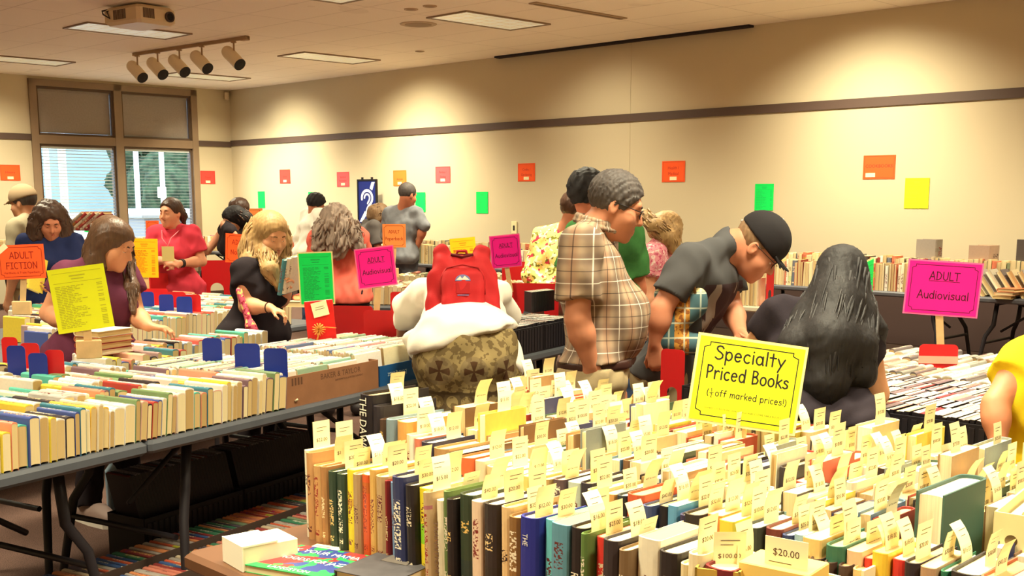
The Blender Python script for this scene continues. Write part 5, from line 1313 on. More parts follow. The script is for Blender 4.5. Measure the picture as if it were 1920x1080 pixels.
for r in range(5):
    NC += disc_row('disc_case', F3, .66 - .07 * r, 1.58, .008 + r * .147, TABLE_H + .02, .142, .0135, .135, rg3, '%s-topped disc case, ' + '%s from the dark-haired woman in the ' + prow[r] + ' disc row')
for r in range(2):
    NC += disc_row('disc_case', F3, .03, .36, .008 + r * .147, TABLE_H + .02, .142, .0125, .135, rg3, '%s-topped disc case by the red bookend, ' + '%s along the ' + prow[r] + ' disc row')
rg5 = random.Random(77)
for r in range(4):
    x = .05; n = 0
    while x < 1.35:
        w = rg5.choice((.026, .03, .036, .04)); col = rg5.choice([(250, 246, 236), (246, 240, 224), (240, 226, 200), (236, 236, 230), (206, 200, 190), (120, 110, 110), (226, 180, 160), (160, 160, 150)]); n += 1
        o = link('av_paperback', SMALL); d = .16 + rg5.uniform(-.012, .012); o.matrix_world = F3 @ TR(x + w / 2, .79 + r * .2, TABLE_H + d / 2) @ RY(-3) @ SPINE_UP @ Matrix.Diagonal((w - .001, d, .185, 1)); o.color = oc(col)
        tag(o, '%s spine-up book, %s from the dark hair in the %s row behind the discs' % (cname(col), ordinal(n), prow[r]), 'book'); x += w + .001
q = Pz(1760, 655, .96)
o = bookend_mesh(.15, .24).build('bookend', BER, None, (q.x, q.y, TABLE_H), (0, 0, math.radians(-8))); tag(o, 'red bookend taped to the post of the nearer magenta sign', 'bookend')
M = MB(); M.box((0, -.003, .178), (.152, .002, .03)); M.build('clear_tape', mat('tape', (226, 170, 150), .25), o)
bookend(1262, 655, 0, 'r', .10, .25, -35, 'red bookend beside the fist of the man in the black cap')

# ================================================================== paperback tables behind the first island
F5 = F2
for k, x0 in enumerate((.9, 2.73)):
    folding_table(('grey table behind the woman in the purple tee, paperbacks on it', 'grey table behind the woman in the black tee, paperbacks on it')[k], F5 @ TR(x0, 2.0), 1.826 if k == 0 else 1.2, .76, GREY_PL)
    folding_table(('rear grey table beyond the purple tee, against the next aisle', 'rear grey table in front of the woman in the pink tee')[k], F5 @ TR(x0, 2.765), 1.826 if k == 0 else 1.2, .76, GREY_PL)
def far_row(name, F, y, x0, x1, z, d0, h0, cols, rg, lab, ws=(.022, .028, .034, .04), skip=(), orient=None, lean=4):
    x = x0; n = 0; orient = SPINE_UP if orient is None else orient
    while x < x1:
        w = rg.choice(ws)
        if any(a - w < x < b for a, b in skip): x += w; continue
        n += 1; col = rg.choice(cols); d = d0 * rg.uniform(.92, 1.08); h = h0 * rg.uniform(.93, 1.07)
        o = link(name, SMALL); o.color = oc(col)
        if orient is SPINE_UP: o.matrix_world = F @ TR(x + w / 2, y, z + d / 2) @ RY(lean) @ orient @ Matrix.Diagonal((w - .001, d, h, 1))
        else: o.matrix_world = F @ TR(x + w / 2, y, z) @ RY(lean * rg.uniform(-.5, 1)) @ (orient if rg.random() < .6 else Matrix.Identity(4)) @ Matrix.Diagonal((w - .001, d, h, 1))
        tag(o, lab % (cname(col), ordinal(n)), 'book'); x += w + .0015
    return n
rg6 = random.Random(31)
NF = 0
for r, (y, xa, xb) in enumerate(((2.05, 1.75, 3.6), (2.27, 1.9, 3.7), (2.49, 2.0, 3.8), (2.71, 2.1, 3.9), (2.95, 2.3, 3.9), (3.2, 2.5, 3.9))):
    NF += far_row('far_paperback', F5, y, xa, xb, TABLE_H, .15, .195, PBC, rg6, '%s spine-up paperback behind the aisle of women, %s along its ' + prow[r] + ' row', skip=((2.02, 2.15), (2.22, 2.34)) if r == 2 else ())
for px, py, c, w, h, lab in ((275, 547, 'b', .09, .24, 'blue bookend nearest the purple tee, on the table behind'), (311, 552, 'b', .09, .24, 'middle blue bookend on the table in front of the pink tee'), (345, 556, 'b', .095, .24, 'blue bookend nearest the black tee, in front of the pink tee'),
                             (290, 541, 'r', .17, .25, 'red bookend behind the first of the three far blue ones'), (328, 547, 'r', .13, .25, 'red bookend between the far blue ones, below the pink tee'), (356, 552, 'r', .13, .25, 'red bookend at the end of the far line of blue ones')):
    bookend(px, py, 0, c, w, h, ANG2 - 62, lab)
bookend(405, 488, 0, 'r', .24, .32, ANG2 - 50, 'tall red bookend with an arch, behind the black tee')
bookend(255, 520, 0, 'r', .2, .26, 10, 'red bookend under the amber price list'); bookend(292, 512, 0, 'r', .18, .26, 10, 'red bookend beside the pink tee, partly behind the amber list')
# centre block of low book rows beyond the black tee and behind the backpack
F6 = frame2(-1.35, 8.85, -8)
folding_table('pale grey table of low book rows behind the green list', F6 @ TR(-.1, 0), 1.826, .76, GREY_PL); folding_table('pale grey table beyond the red backpack', F6 @ TR(1.74, 0), .75, .76, GREY_PL)
folding_table('far pale grey table in the centre, behind the magenta sign', F6 @ TR(-.1, 1.3), 1.826, .76, GREY_PL); folding_table('far pale grey table in the centre, at the end near the plaid shirt', F6 @ TR(1.74, 1.3), .9, .76, GREY_PL)
CENC = [(246, 240, 224), (236, 220, 180), (226, 200, 150), (206, 190, 160), (150, 60, 54), (110, 120, 90), (240, 234, 214), (120, 100, 90), (216, 170, 120)]
for r in range(3):
    NF += far_row('centre_book', F6, .12 + r * .24, .1, 2.3, TABLE_H, .16, .2, CENC, rg6, '%s spine-up book beyond the magenta signs, %s along the ' + prow[r] + ' row', ws=(.03, .036, .044), lean=2)
for r in range(2):
    NF += far_row('centre_book', F6, 1.45 + r * .3, .1, 2.5, TABLE_H, .16, .2, CENC, rg6, '%s spine-up book on the far centre tables, %s along the ' + prow[r] + ' row', ws=(.034, .044, .05), lean=2)
for px, py, w, h, ang, z0, lab in ((640, 573, .34, .26, -8, TABLE_H, 'wide red bookend behind the gift-wrapped red book'), (718, 582, .2, .26, -4, TABLE_H, 'red bookend behind the post of the first magenta sign'),
                                   (1001, 531, .34, .25, -8, TABLE_H, 'long red bookend under the second magenta sign, by the plaid shirt'), (858, 527, .3, .25, -8, TABLE_H, 'long red bookend just beyond the red backpack'), (752, 547, .14, .22, 0, TABLE_H, 'small red bookend under the light orange sign'),
                                   (900, 522, .2, .26, -8, TABLE_H, 'red bookend peeping out beside the red backpack'), (970, 490, .34, .3, -40, TABLE_H, 'red bookend with arches below the wall shelf books, behind the second magenta sign')):
    bookend(px, py, 0, 'r', w, h, ang, lab, z0)

# ================================================================== tables along the long wall and below the window
FW = Matrix.Translation(R3(0, 1.22, 0)) @ RZ(ANG_U)          # x along the wall, y towards the wall
for k in range(8): folding_table('dark grey wall table, %s from the far corner along the long wall' % ORD[k], FW @ TR(.6 + k * 1.84, 0), 1.83, .76, DGREY, group=None)
rg7 = random.Random(41)
WALLC = [(246, 236, 210), (240, 226, 190), (230, 206, 150), (214, 120, 90), (150, 60, 54), (236, 220, 170), (200, 180, 150), (110, 116, 130), (70, 60, 60), (248, 242, 226), (226, 190, 130), (130, 140, 110)]
UPR = RZ(180)
NW = 0
NW += far_row('wall_table_book', FW, .13, 10.5, 12.4, TABLE_H, .15, .235, WALLC, rg7, '%s upright book in the wall row behind the black cap, %s along', ws=(.022, .028, .034, .04), orient=UPR, lean=3)
NW += far_row('wall_table_book', FW, .13, 12.42, 13.15, TABLE_H, .15, .24, WALLC, rg7, '%s upright book in the wall row beyond the green list, %s along', ws=(.022, .028, .034), orient=UPR, lean=2)
NW += far_row('wall_table_book', FW, .36, 10.4, 14.5, TABLE_H + .06, .15, .235, WALLC, rg7, '%s upright book in the raised row along the wall, %s from its start', ws=(.034, .04, .05), orient=UPR, lean=2)
NW += far_row('wall_table_book', FW, .13, 4.0, 10.4, TABLE_H, .15, .23, WALLC, rg7, '%s upright front book below the wall price lists, %s from the corner', ws=(.06, .07, .08), orient=UPR, lean=3)
NW += far_row('wall_table_book', FW, .4, 3.0, 10.3, TABLE_H + .05, .15, .23, WALLC, rg7, '%s upright rear book below the wall price lists, %s from the corner', ws=(.07, .08, .1), orient=UPR, lean=3)
# leaning volumes at the near end of the wall tables
for k in range(7):
    hardback(FW @ TR(13.66 + k * .085, .17, TABLE_H) @ RY(-38 + k) @ RZ(180), .045, .17, .27, ((236, 222, 180), (170, 160, 150), (200, 190, 170), (110, 100, 100), (210, 190, 150), (150, 140, 130), (230, 210, 160))[k], '%s of the leaning volumes on the wall table beyond the blue book' % ORD[k], rg7, False, name='leaning_book')
t = thing('blue_cover_book', 'leaning blue book with a white oval on its cover, behind the magenta sign', 'book'); t.matrix_world = FW @ TR(13.42, .08, TABLE_H + .004) @ RY(28) @ RX(-14)
M = MB(); M.box((0, .015, .125), (.2, .024, .25)); M.build('pages', mat('poetry_pages', (236, 222, 180), .8), t)
M = MB(); M.box((0, 0, .125), (.205, .004, .256)); M.box((0, .03, .125), (.205, .004, .256)); M.box((-.102, .015, .125), (.004, .034, .256)); M.build('cover', mat('cover_blue', (50, 150, 190), .4, noise=.3, nscale=40), t)
M = MB(); M.prism([(.05 * math.cos(i * .2618), .085 * math.sin(i * .2618)) for i in range(24)], 0, .001, 0, Matrix.Translation((0, -.0022, .14)) @ Matrix.Rotation(math.pi / 2, 4, 'X')); M.build('oval', mat('oval_white', (246, 232, 220), .5), t)
for k in range(3):
    hardback(FW @ TR(13.85 + .03 * k, .03, TABLE_H + .002 + .03 * k) @ RZ(12 - 9 * k) @ axes((0, 0, 1), (1, 0, 0), (0, 1, 0)) @ TR(.0125, 0, -.1), .027, .16, .22, ((240, 220, 160), (236, 170, 120), (226, 120, 80))[k], '%s of three flat books in front of the leaning volumes' % ('lowest', 'middle', 'top')[k], rg7, False, name='flat_book')
for k, (x, z, w, h, d, c, lab) in enumerate(((11.3, .0, .05, .32, .2, (40, 36, 40), 'tall black volume sticking up from the wall rows beside the black cap'), (13.0, .12, .13, .28, .2, (150, 140, 132), 'grey boxed volume on top of the rear wall row above the magenta sign'), (13.9, .16, .2, .26, .18, (80, 72, 70), 'dark volume lying high on the rear wall row'), (13.5, .12, .2, .24, .2, (180, 150, 130), 'dusty pink volume on the rear wall row'))):
    hardback(FW @ TR(x, .42, TABLE_H + .06 + z) @ RZ(90), w, d, h, c, lab, rg7, False, name='tall_volume')
t = thing('fabric_bin', 'woven tan storage bin on the wall table behind the flowered blouse', 'bin'); t.matrix_world = FW @ TR(8.6, .3, TABLE_H + .2)
M = MB(); M.box((0, 0, .15), (.42, .3, .30), bev=.02); M.build('bin_body', mat('bin_tan', (206, 172, 128), .8, noise=.2, nscale=60), t)
M = MB(); M.box((0, 0, .305), (.44, .32, .02), bev=.008); M.build('rim', mat('bin_rim', (176, 140, 100), .8), t)
M = MB(); M.box((0, .0, .1), (.4, .3, .2)); M.build('shelf_block', DGREY, t, (0, 0, -.2))
# dark wall kick panel below the tables
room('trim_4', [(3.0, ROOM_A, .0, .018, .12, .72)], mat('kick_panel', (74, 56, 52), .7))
# window-wall tables
FB = Matrix.Translation(R3(1.2, 5.8, 0)) @ RZ(ANG_U + 90)
for k in range(3): folding_table('grey table along the window wall, %s from the picture edge' % ORD[k], FB @ TR(k * 1.84, 0), 1.83, .76, DGREY)
NW += far_row('window_table_book', FB, .14, .3, 5.4, TABLE_H, .15, .24, WALLC, rg7, '%s upright book on the window wall tables, %s from the picture edge', ws=(.05, .06, .07), orient=UPR, lean=4)

# ------------------------------------------------------------------ signs on wooden sticks
WOOD = mat('pale_wood', (226, 190, 136), .6, noise=.15, nscale=18); LAM = mat('laminate_edge', (244, 226, 150), .25)
def sign_frame(px, py, Y, yaw, roll=0, pitch=0):
    """panel centre at px,py and depth Y; faces the camera turned by yaw (deg, + turns its right edge away)"""
    c = PY(px, py, Y); R = Matrix.Rotation(math.radians(yaw), 4, 'Z') @ Matrix.Rotation(math.radians(pitch), 4, 'X') @ Matrix.Rotation(math.radians(roll), 4, 'Y')
    return Matrix.Translation(c) @ R @ Matrix.Rotation(math.pi / 2, 4, 'X')     # panel x right, y up, z to the viewer
def stake_sign(label, F, w, h, col, foot, lam=None, lines=(), lst=0, ink='ink_black', border=True, base=True, stick_w=.032, seed=0, sx=0.0, title=None):
    # stand the panel straight above its foot, keeping its apparent size
    c = F.to_translation(); k = (foot[1] - .012) / c.y; F = Matrix.Translation(Vector((c.x * k, c.y * k, EYE + (c.z - EYE) * k))) @ F.to_3x3().to_4x4() @ Matrix.Diagonal((k, k, k, 1))
    foot = Vector((F.to_translation().x + (foot[0] - F.to_translation().x), foot[1], foot[2]))
    t = thing('stake_sign', label, 'sign', Vector((foot[0], foot[1], foot[2])))
    T = Matrix.Translation(-Vector(foot)) @ F
    m = MB(); m.box((0, 0, 0), (w, h, .003), 0)
    if lam: m.box((0, 0, -.0005), (w + .014, h + .014, .0015), 2)
    z = Matrix.Translation((0, 0, .0019))
    if border and not lst:
        b = .013; r = .014; X, Y = w / 2 - b, h / 2 - b
        pen_stroke(m, [(-X + r, Y), (X - r, Y), (X - r, Y - r * .6), (X, Y - r), (X, -Y + r), (X - r, -Y + r * .6), (X - r, -Y), (-X + r, -Y), (-X + r, -Y + r * .6), (-X, -Y + r), (-X, Y - r), (-X + r, Y - r * .6)], .0013, z, 1, True)
    if lst:
        q = list_sheet('x', w, h, 'x', None, lst, '', seed=seed); m.add(q.v[8:], [tuple(i - 8 for i in f) for f in q.f[6:]], 1)
    for tx, cap, y, x, und in lines:
        ww = pen_text(m, tx, cap, x, y, z, 1, maxw=w * .8)
        if und: pen_stroke(m, [(x - ww / 2, y - cap * .16), (x + ww / 2, y - cap * .16)], cap * .03, z, 1)
    mm = [pm(col), MATS[ink], mat(lam, P_.get(lam, (240, 226, 160)), .25) if lam else LAM]
    o = m.build('panel', mm, t); o.matrix_local = T
    if title: title(o)
    # stick from the foot up behind the panel
    p1 = T @ Vector((sx, -h / 2 - .004, -.008)); p2 = T @ Vector((sx, h * .2, -.008)); d = p1.normalized()
    lat = (T.to_3x3() @ Vector((1, 0, 0))).normalized(); nrm = lat.cross(d).normalized(); lat = d.cross(nrm).normalized()
    M = MB(); L = p1.length; A = axes(lat, d, lat.cross(d), (0, 0, 0))
    M.box((0, L / 2, 0), (stick_w, L, .006), 0, A, bev=.001)
    d2 = (p2 - p1); L2 = d2.length; d2 = d2.normalized(); lat2 = (lat - d2 * lat.dot(d2)).normalized(); M.box((0, L2 / 2 - .003, 0), (stick_w, L2 + .006, .006), 0, axes(lat2, d2, lat2.cross(d2), p1), bev=.001); o2 = M.build('stick', WOOD, t)
    if base:
        M = MB(); M.box((0, 0, .0), (.10, .03, .075), bev=.003); o3 = M.build('block', WOOD, t, (0, 0.0, .038)); o3.rotation_euler = (0, 0, math.atan2(lat.y, lat.x))
    return t
# specialty sign
F = sign_frame(1400, 720, 2.86, -6, 7.5, -6)
def spec_title(o): pass
stake_sign('big yellow-green sign for specialty priced books on a wooden ruler stick', F, .262, .212, 'yellow', Pz(1385, 912, .80) , lam='lam_y', base=False, stick_w=.03,
           lines=(('Specialty', .034, .052, .0, 0), ('Priced Books', .033, .002, .0, 0), ('off marked prices!)', .0165, -.041, .016, 0)), ink='ink_black',
           title=lambda o: None)
MATS['lam_y']
sg = [o for o in bpy.data.objects if o.name.startswith('stake_sign')][0]; pan = [c for c in sg.children if c.name.startswith('panel')][0]
m = MB(); z = Matrix.Translation((0, 0, .0021))
pen_text(m, '(', .0165, -.093, -.041, z, 0); pen_text(m, '1', .0095, -.084, -.032, z, 0, .15); pen_text(m, '2', .0095, -.0835, -.0455, z, 0, .15); pen_stroke(m, [(-.089, -.034), (-.079, -.034)], .0008, z, 0)
put_text(m, 'SIGNED 1ST EDITIONS, WHITE TAGS AND COFFEE TABLE BOOKS', .0048, z @ Matrix.Translation((0, -.075, 0)), 0, .2)
m.build('fine_print', MATS['ink_black'], pan)
# the others
stake_sign('yellow-green price list on a wooden stand among the near paperbacks', sign_frame(152, 560, 4.75, 18, -7, -4), .222, .265, 'yellow', Pz(168, 672, .905), lst=26, ink='ink_olive', base=True)
INKMAG = mat('ink_magenta', (80, 12, 46), .6); MATS['ink_magenta'] = INKMAG; INKR = mat('ink_rust', (160, 34, 14), .6)
def adult(second): return ((('ADULT'), .034, .035, .002, 1), (second, .034, -.045, .004, 0))
P_['magenta'] = (246, 30, 150); P_['lam_m'] = (250, 110, 170); P_['amber'] = (252, 188, 22); P_['peach'] = (255, 150, 78)
stake_sign('magenta Audiovisual sign standing on the first paperback island, beside the green list', sign_frame(705, 501, 6.3, 18, -6, 0), .205, .205, 'magenta', Pz(704, 618, .90), lam='lam_m', lines=((('ADULT'), .026, .028, .004, 1), ('Audiovisual', .027, -.035, .004, 0)), ink='ink_magenta', base=False)
stake_sign('magenta Audiovisual sign farther off, between the red backpack and the plaid shirt', sign_frame(948, 471, 7.9, 12, -5, 0), .2, .21, 'magenta', Pz(958, 548, .93), lam='lam_m', lines=((('ADULT'), .026, .028, .004, 1), ('Audiovisual', .026, -.04, .004, 0)), ink='ink_magenta', base=False)
stake_sign('magenta Audiovisual sign on the disc table, nearest the long wall', sign_frame(1768, 541, 4.85, -8, 3.5, 0), .292, .218, 'magenta', Pz(1764, 662, .93), lam='lam_m', lines=adult('Audiovisual'), ink='ink_magenta', base=False, stick_w=.03)
stake_sign('green price list standing behind the red gift-wrapped book', sign_frame(593, 522, 6.0, 6, -2, -3), .168, .262, 'green', Pz(598, 618, .92), lam='lam_g', lst=26, ink='ink_green', base=False)
stake_sign('green price list turned edge-on behind the dark-haired woman', sign_frame(1626, 546, 4.7, 62, -3, 0), .215, .245, 'green', Pz(1622, 640, .93), lam='lam_g', lst=24, ink='ink_green', base=False)
stake_sign('orange-red Adult Fiction sign with a taped tag, at the picture edge', sign_frame(40, 491, 6.0, 8, -2, 0), .235, .178, 'rorange', Pz(42, 590, .92), lines=(('ADULT', .033, .018, .004, 0), ('FICTION', .033, -.035, .002, 0)), ink='ink_rust', base=True)
fs = [o for o in bpy.data.objects if o.get('label', '').startswith('orange-red Adult')][0]; pan = [c for c in fs.children if c.name.startswith('panel')][0]
M = MB(); M.box((0, 0, 0), (.06, .028, .001), 0, RZ(38)); M.build('taped_tag', SLIP, pan, (-.09, .07, .0022))
M = MB(); put_text(M, 'Hardbacks & Trade Paperbacks', .011, Matrix.Translation((0, -.06, .0022)), 0, .18); M.build('small_line', MATS['ink_rust'], pan)
stake_sign('amber price list on a stick in front of the pink tee', sign_frame(271, 484, 7.4, 2, 1, 0), .172, .248, 'amber', Pz(275, 552, .95), lst=24, ink='ink_orange', base=False, stick_w=.04)
stake_sign('orange sign partly hidden by the blonde woman in the black tee', sign_frame(450, 466, 7.6, -8, 3, 0), .2, .19, 'rorange', Pz(440, 545, .93), lines=(('ADULT', .03, .025, .0, 0), ('Nonfict', .03, -.04, 0, 0)), ink='ink_rust', base=False)
stake_sign('light orange Adult Paperback sign behind the first magenta sign', sign_frame(739, 442, 9.2, 0, 0, 0), .185, .185, 'peach', Pz(736, 520, .93), lines=(('ADULT', .024, .02, .0, 0), ('Paperback', .024, -.035, 0, 0)), ink='ink_rust', base=True)
stake_sign('orange sign in front of the window beside the pink tee', sign_frame(286, 428, 11.5, 0, 0, 0), .13, .15, 'rorange', Pz(286, 470, .95), lines=(('ADULT', .022, .0, 0, 0),), ink='ink_rust', base=False)
stake_sign('small orange sign edge just behind the blonde hair', sign_frame(475, 409, 10.4, 0, 0, 0), .17, .17, 'peach', Pz(476, 470, .95), lines=(('ADULT', .022, .0, 0, 0),), ink='ink_rust', base=False)
stake_sign('yellow price list lying back behind the red backpack', sign_frame(868, 462, 7.4, 8, -5, -10), .165, .11, 'amber', Pz(866, 520, .93), lst=9, ink='ink_orange', base=False)
stake_sign('green sheet edge showing behind the tilted books near the window', sign_frame(176, 424, 12.4, 0, 5, 0), .2, .14, 'green', Pz(178, 470, .95), lst=5, ink='ink_green', base=False)
# gift-wrapped red book with gold ribbon
q = Pz(605, 634, .90)
t = thing('gift_book', 'red wrapped book with a gold ribbon rosette and a cream tag', 'gift', (q.x, q.y, q.z - .02), math.radians(6))
M = MB(); M.box((0, 0, .1), (.135, .025, .2), bev=.002); M.build('wrapped_book', mat('gift_red', (222, 40, 36), .35), t, None, (math.radians(-8), math.radians(-5), 0))
M = MB(); M.box((.03, -.022, .155), (.075, .001, .07)); M.build('tag_card', SLIP, t, None, (math.radians(-8), math.radians(-14), 0))
M = MB(); M.box((.03, -.0228, .165), (.04, .0006, .002)); M.box((.03, -.0228, .155), (.045, .0006, .002)); M.build('tag_print', SLIPINK, t, None, (math.radians(-8), math.radians(-14), 0))
M = MB()
for k in range(14):
    a = k * .449; r = .03
    M.tube([(-.015, -.02, .065), (-.015 + r * .6 * math.cos(a), -.045, .065 + r * .6 * math.sin(a)), (-.015 + r * math.cos(a), -.03, .065 + r * math.sin(a)), (-.015, -.022, .065)], .0042, 5, flat=.4)
M.tube([(-.015, -.016, .065), (.02, -.02, .075), (.066, -.016, .07)], .004, 5, flat=.4); M.tube([(-.015, -.016, .065), (-.02, -.02, .03), (-.03, -.016, .0)], .004, 5, flat=.4)
M.build('ribbon_rosette', mat('ribbon_gold', (246, 176, 84), .35), t)
# books tilted by the window wall end
for k in range(6):
    hardback(TR(*PY(128 + k * 8, 430, 11.8)) @ RZ(-10) @ RY(52), .035, .2, .27, ((200, 190, 170), (190, 60, 60), (226, 210, 180), (180, 70, 60), (230, 214, 190), (160, 40, 50))[k], '%s of the tilted books in front of the window, over the purple tee' % ORD[k], rg7, False, name='tilted_book')
t = thing('display_block', 'dark display block carrying the tilted books below the window', 'display stand'); p = PY(150, 470, 11.85); t.location = (p.x, p.y, 0)
M = MB(); M.box((0, 0, .45), (.9, .5, .9), bev=.01); M.build('block_body', DGREY, t); M = MB(); M.box((0, 0, .91), (.94, .54, .03), bev=.006); M.build('block_top', GREY_PL, t)

# ------------------------------------------------------------------ clothing materials
def g_plaid():
    g = NG('plaid_cotton', .85, .1); X = g.xyz(); x, y, z = X
    w = g.math('MULTIPLY', g.math('ARCTAN2', y, g.math('MULTIPLY', x, -1)), .168)           # runs round the body
    a = g.band(w, .088, 0, .020, .012); b = g.band(z, .088, .02, .020, .012)
    c = g.mix(g.math('MULTIPLY', a, .55), L4(178, 156, 130), L4(92, 74, 68)); c = g.mix(g.math('MULTIPLY', b, .5), c, L4(92, 74, 68))
    ra = g.band(w, .088, .044, .012, .010); c = g.mix(g.math('MULTIPLY', ra, .45), c, L4(158, 112, 86))
    for (cc, per, cen, hw, colr, s_) in ((w, .088, .0, .0014, (236, 228, 212), .8), (z, .088, .02, .0014, (236, 228, 212), .8), (w, .088, .044, .0013, (56, 46, 50), .8), (z, .088, .064, .0013, (56, 46, 50), .8)):
        c = g.mix(g.math('MULTIPLY', g.band(cc, per, cen, hw, .0012), s_), c, L4(*colr))
    return g.out(c)
PLAID = g_plaid()
def g_floral(name, base, cols, scale):
    g = NG(name, .85, .1); c = L4(*base)
    for i, k in enumerate(cols):
        n = g.noise(scale * (1 + .3 * i), g.comb(g.math('ADD', g.xyz()[0], 3.1 * i), g.xyz()[1], g.xyz()[2]), 1); c = g.mix(g.math('GREATER_THAN', n, .60), c, L4(*k))
    return g.out(c)
def cloth(name, rgb, noise=.12): return mat('cloth_' + name, rgb, .9, noise=noise, nscale=10, bump=.12, bscale=220, spec=.1)
def g_skirt():
    g = NG('patterned_cloth', .9, .08); X = g.xyz(); x, y, z = X
    w = g.math('ADD', x, g.math('MULTIPLY', y, .3)); n = g.noise(34, detail=2)
    c = g.mix(g.math('GREATER_THAN', n, .52), L4(150, 132, 90), L4(112, 95, 64))
    up = g.math('GREATER_THAN', z, .74)
    # big cross medallions on the upper part
    u = g.math('SUBTRACT', g.math('MULTIPLY', g.math('FRACT', g.math('ADD', g.math('DIVIDE', w, .15), 100.5)), 1), .5); v = g.math('DIVIDE', g.math('SUBTRACT', z, .83), .15)
    au, av = g.math('ABSOLUTE', u), g.math('ABSOLUTE', v)
    rr = g.math('SQRT', g.math('ADD', g.math('MULTIPLY', u, u), g.math('MULTIPLY', v, v)))
    ring = g.math('LESS_THAN', rr, .42); c = g.mix(g.math('MULTIPLY', g.math('MULTIPLY', ring, up), .6), c, L4(122, 106, 80))
    arm = g.math('MAXIMUM', g.math('LESS_THAN', au, g.math('ADD', g.math('MULTIPLY', av, .35), .015)), g.math('LESS_THAN', av, g.math('ADD', g.math('MULTIPLY', au, .35), .015)))
    cross = g.math('MULTIPLY', g.math('MULTIPLY', arm, g.math('LESS_THAN', rr, .30)), up); c = g.mix(g.math('MULTIPLY', cross, .85), c, L4(72, 44, 30))
    # lower bands of small arches with red dots
    lo = g.math('SUBTRACT', 1, up); u2 = g.math('SUBTRACT', g.math('FRACT', g.math('ADD', g.math('DIVIDE', w, .062), 100)), .5); v2 = g.math('SUBTRACT', g.math('FRACT', g.math('ADD', g.math('DIVIDE', z, .066), 100)), .5)
    r2 = g.math('SQRT', g.math('ADD', g.math('MULTIPLY', u2, u2), g.math('MULTIPLY', v2, v2)))
    c = g.mix(g.math('MULTIPLY', g.math('MULTIPLY', g.math('GREATER_THAN', r2, .40), lo), .75), c, L4(66, 52, 40))
    row = g.math('GREATER_THAN', g.math('FRACT', g.math('ADD', g.math('DIVIDE', z, .132), 100)), .5)
    c = g.mix(g.math('MULTIPLY', g.math('MULTIPLY', g.math('LESS_THAN', r2, .13), lo), row), c, L4(160, 44, 30))
    e = g.band(z, 10, .73, .006, .003); c = g.mix(e, c, L4(76, 62, 42))
    return g.out(c)
def g_tee():
    """dark grey shirt with faded pale claw-like strokes and a maroon patch on the chest"""
    g = NG('printed_tee', .9, .08); X = g.xyz(); x, y, z = X
    # object space: -y is the front
    front = g.math('LESS_THAN', y, -.13)
    n = g.noise(1.0, g.comb(g.math('MULTIPLY', g.math('ADD', x, g.math('MULTIPLY', z, .35)), 34), g.math('MULTIPLY', y, 2), g.math('MULTIPLY', z, 5)), 2)
    pz = g.math('LESS_THAN', g.math('ABSOLUTE', g.math('SUBTRACT', z, 1.07)), .14); px = g.math('LESS_THAN', g.math('ABSOLUTE', x), .16)
    zone = g.math('MULTIPLY', g.math('MULTIPLY', pz, px), front)
    c = g.mix(g.math('MULTIPLY', g.noise(9), .3), L4(84, 84, 86), L4(66, 64, 66))
    c = g.mix(g.math('MULTIPLY', zone, .7), c, L4(70, 44, 50)); c = g.mix(g.math('MULTIPLY', g.math('MULTIPLY', g.math('GREATER_THAN', n, .6), zone), .8), c, L4(168, 156, 146))
    return g.out(c)
def g_hair(name, a, b, rough=.45, sc=1.0):
    g = NG(name, rough, .4); X = g.xyz(); n = g.noise(1.0, g.comb(g.math('MULTIPLY', X[0], 70 * sc), g.math('MULTIPLY', X[1], 70 * sc), g.math('MULTIPLY', X[2], 9 * sc)), 3)
    g.bump(n, .5, .006); return g.out(g.mix(n, L4(*a), L4(*b)))
H_BLK = g_hair('hair_black', (17, 14, 16), (30, 25, 27), .7); H_DBR = g_hair('hair_dark_brown', (52, 34, 26), (84, 58, 44)); H_BRN = g_hair('hair_brown', (66, 46, 34), (112, 80, 56)); H_BLD = g_hair('hair_blond', (128, 94, 56), (196, 160, 104), .55); H_BLD2 = g_hair('hair_blond_shade', (100, 72, 44), (158, 122, 76), .55)
H_GRY = g_hair('hair_grey', (52, 46, 46), (98, 90, 86), .65); H_CUR = g_hair('hair_curly', (84, 66, 60), (176, 156, 138), .7, .7); H_SND = g_hair('hair_sandy', (110, 82, 58), (160, 128, 92), .6)
BLKC = cloth('black', (44, 38, 42)); KHAKI = cloth('khaki', (176, 158, 122)); JEAN = cloth('jeans', (62, 78, 108)); DARKP = cloth('dark_trousers', (50, 44, 48)); WHT = cloth('white', (240, 234, 220), .05)
SHOE = mat('shoe_dark', (44, 38, 40), .6); SHOEW = mat('shoe_pale', (140, 118, 110), .6); SOLE = mat('sole', (220, 212, 200), .6)
def sw(p): return p

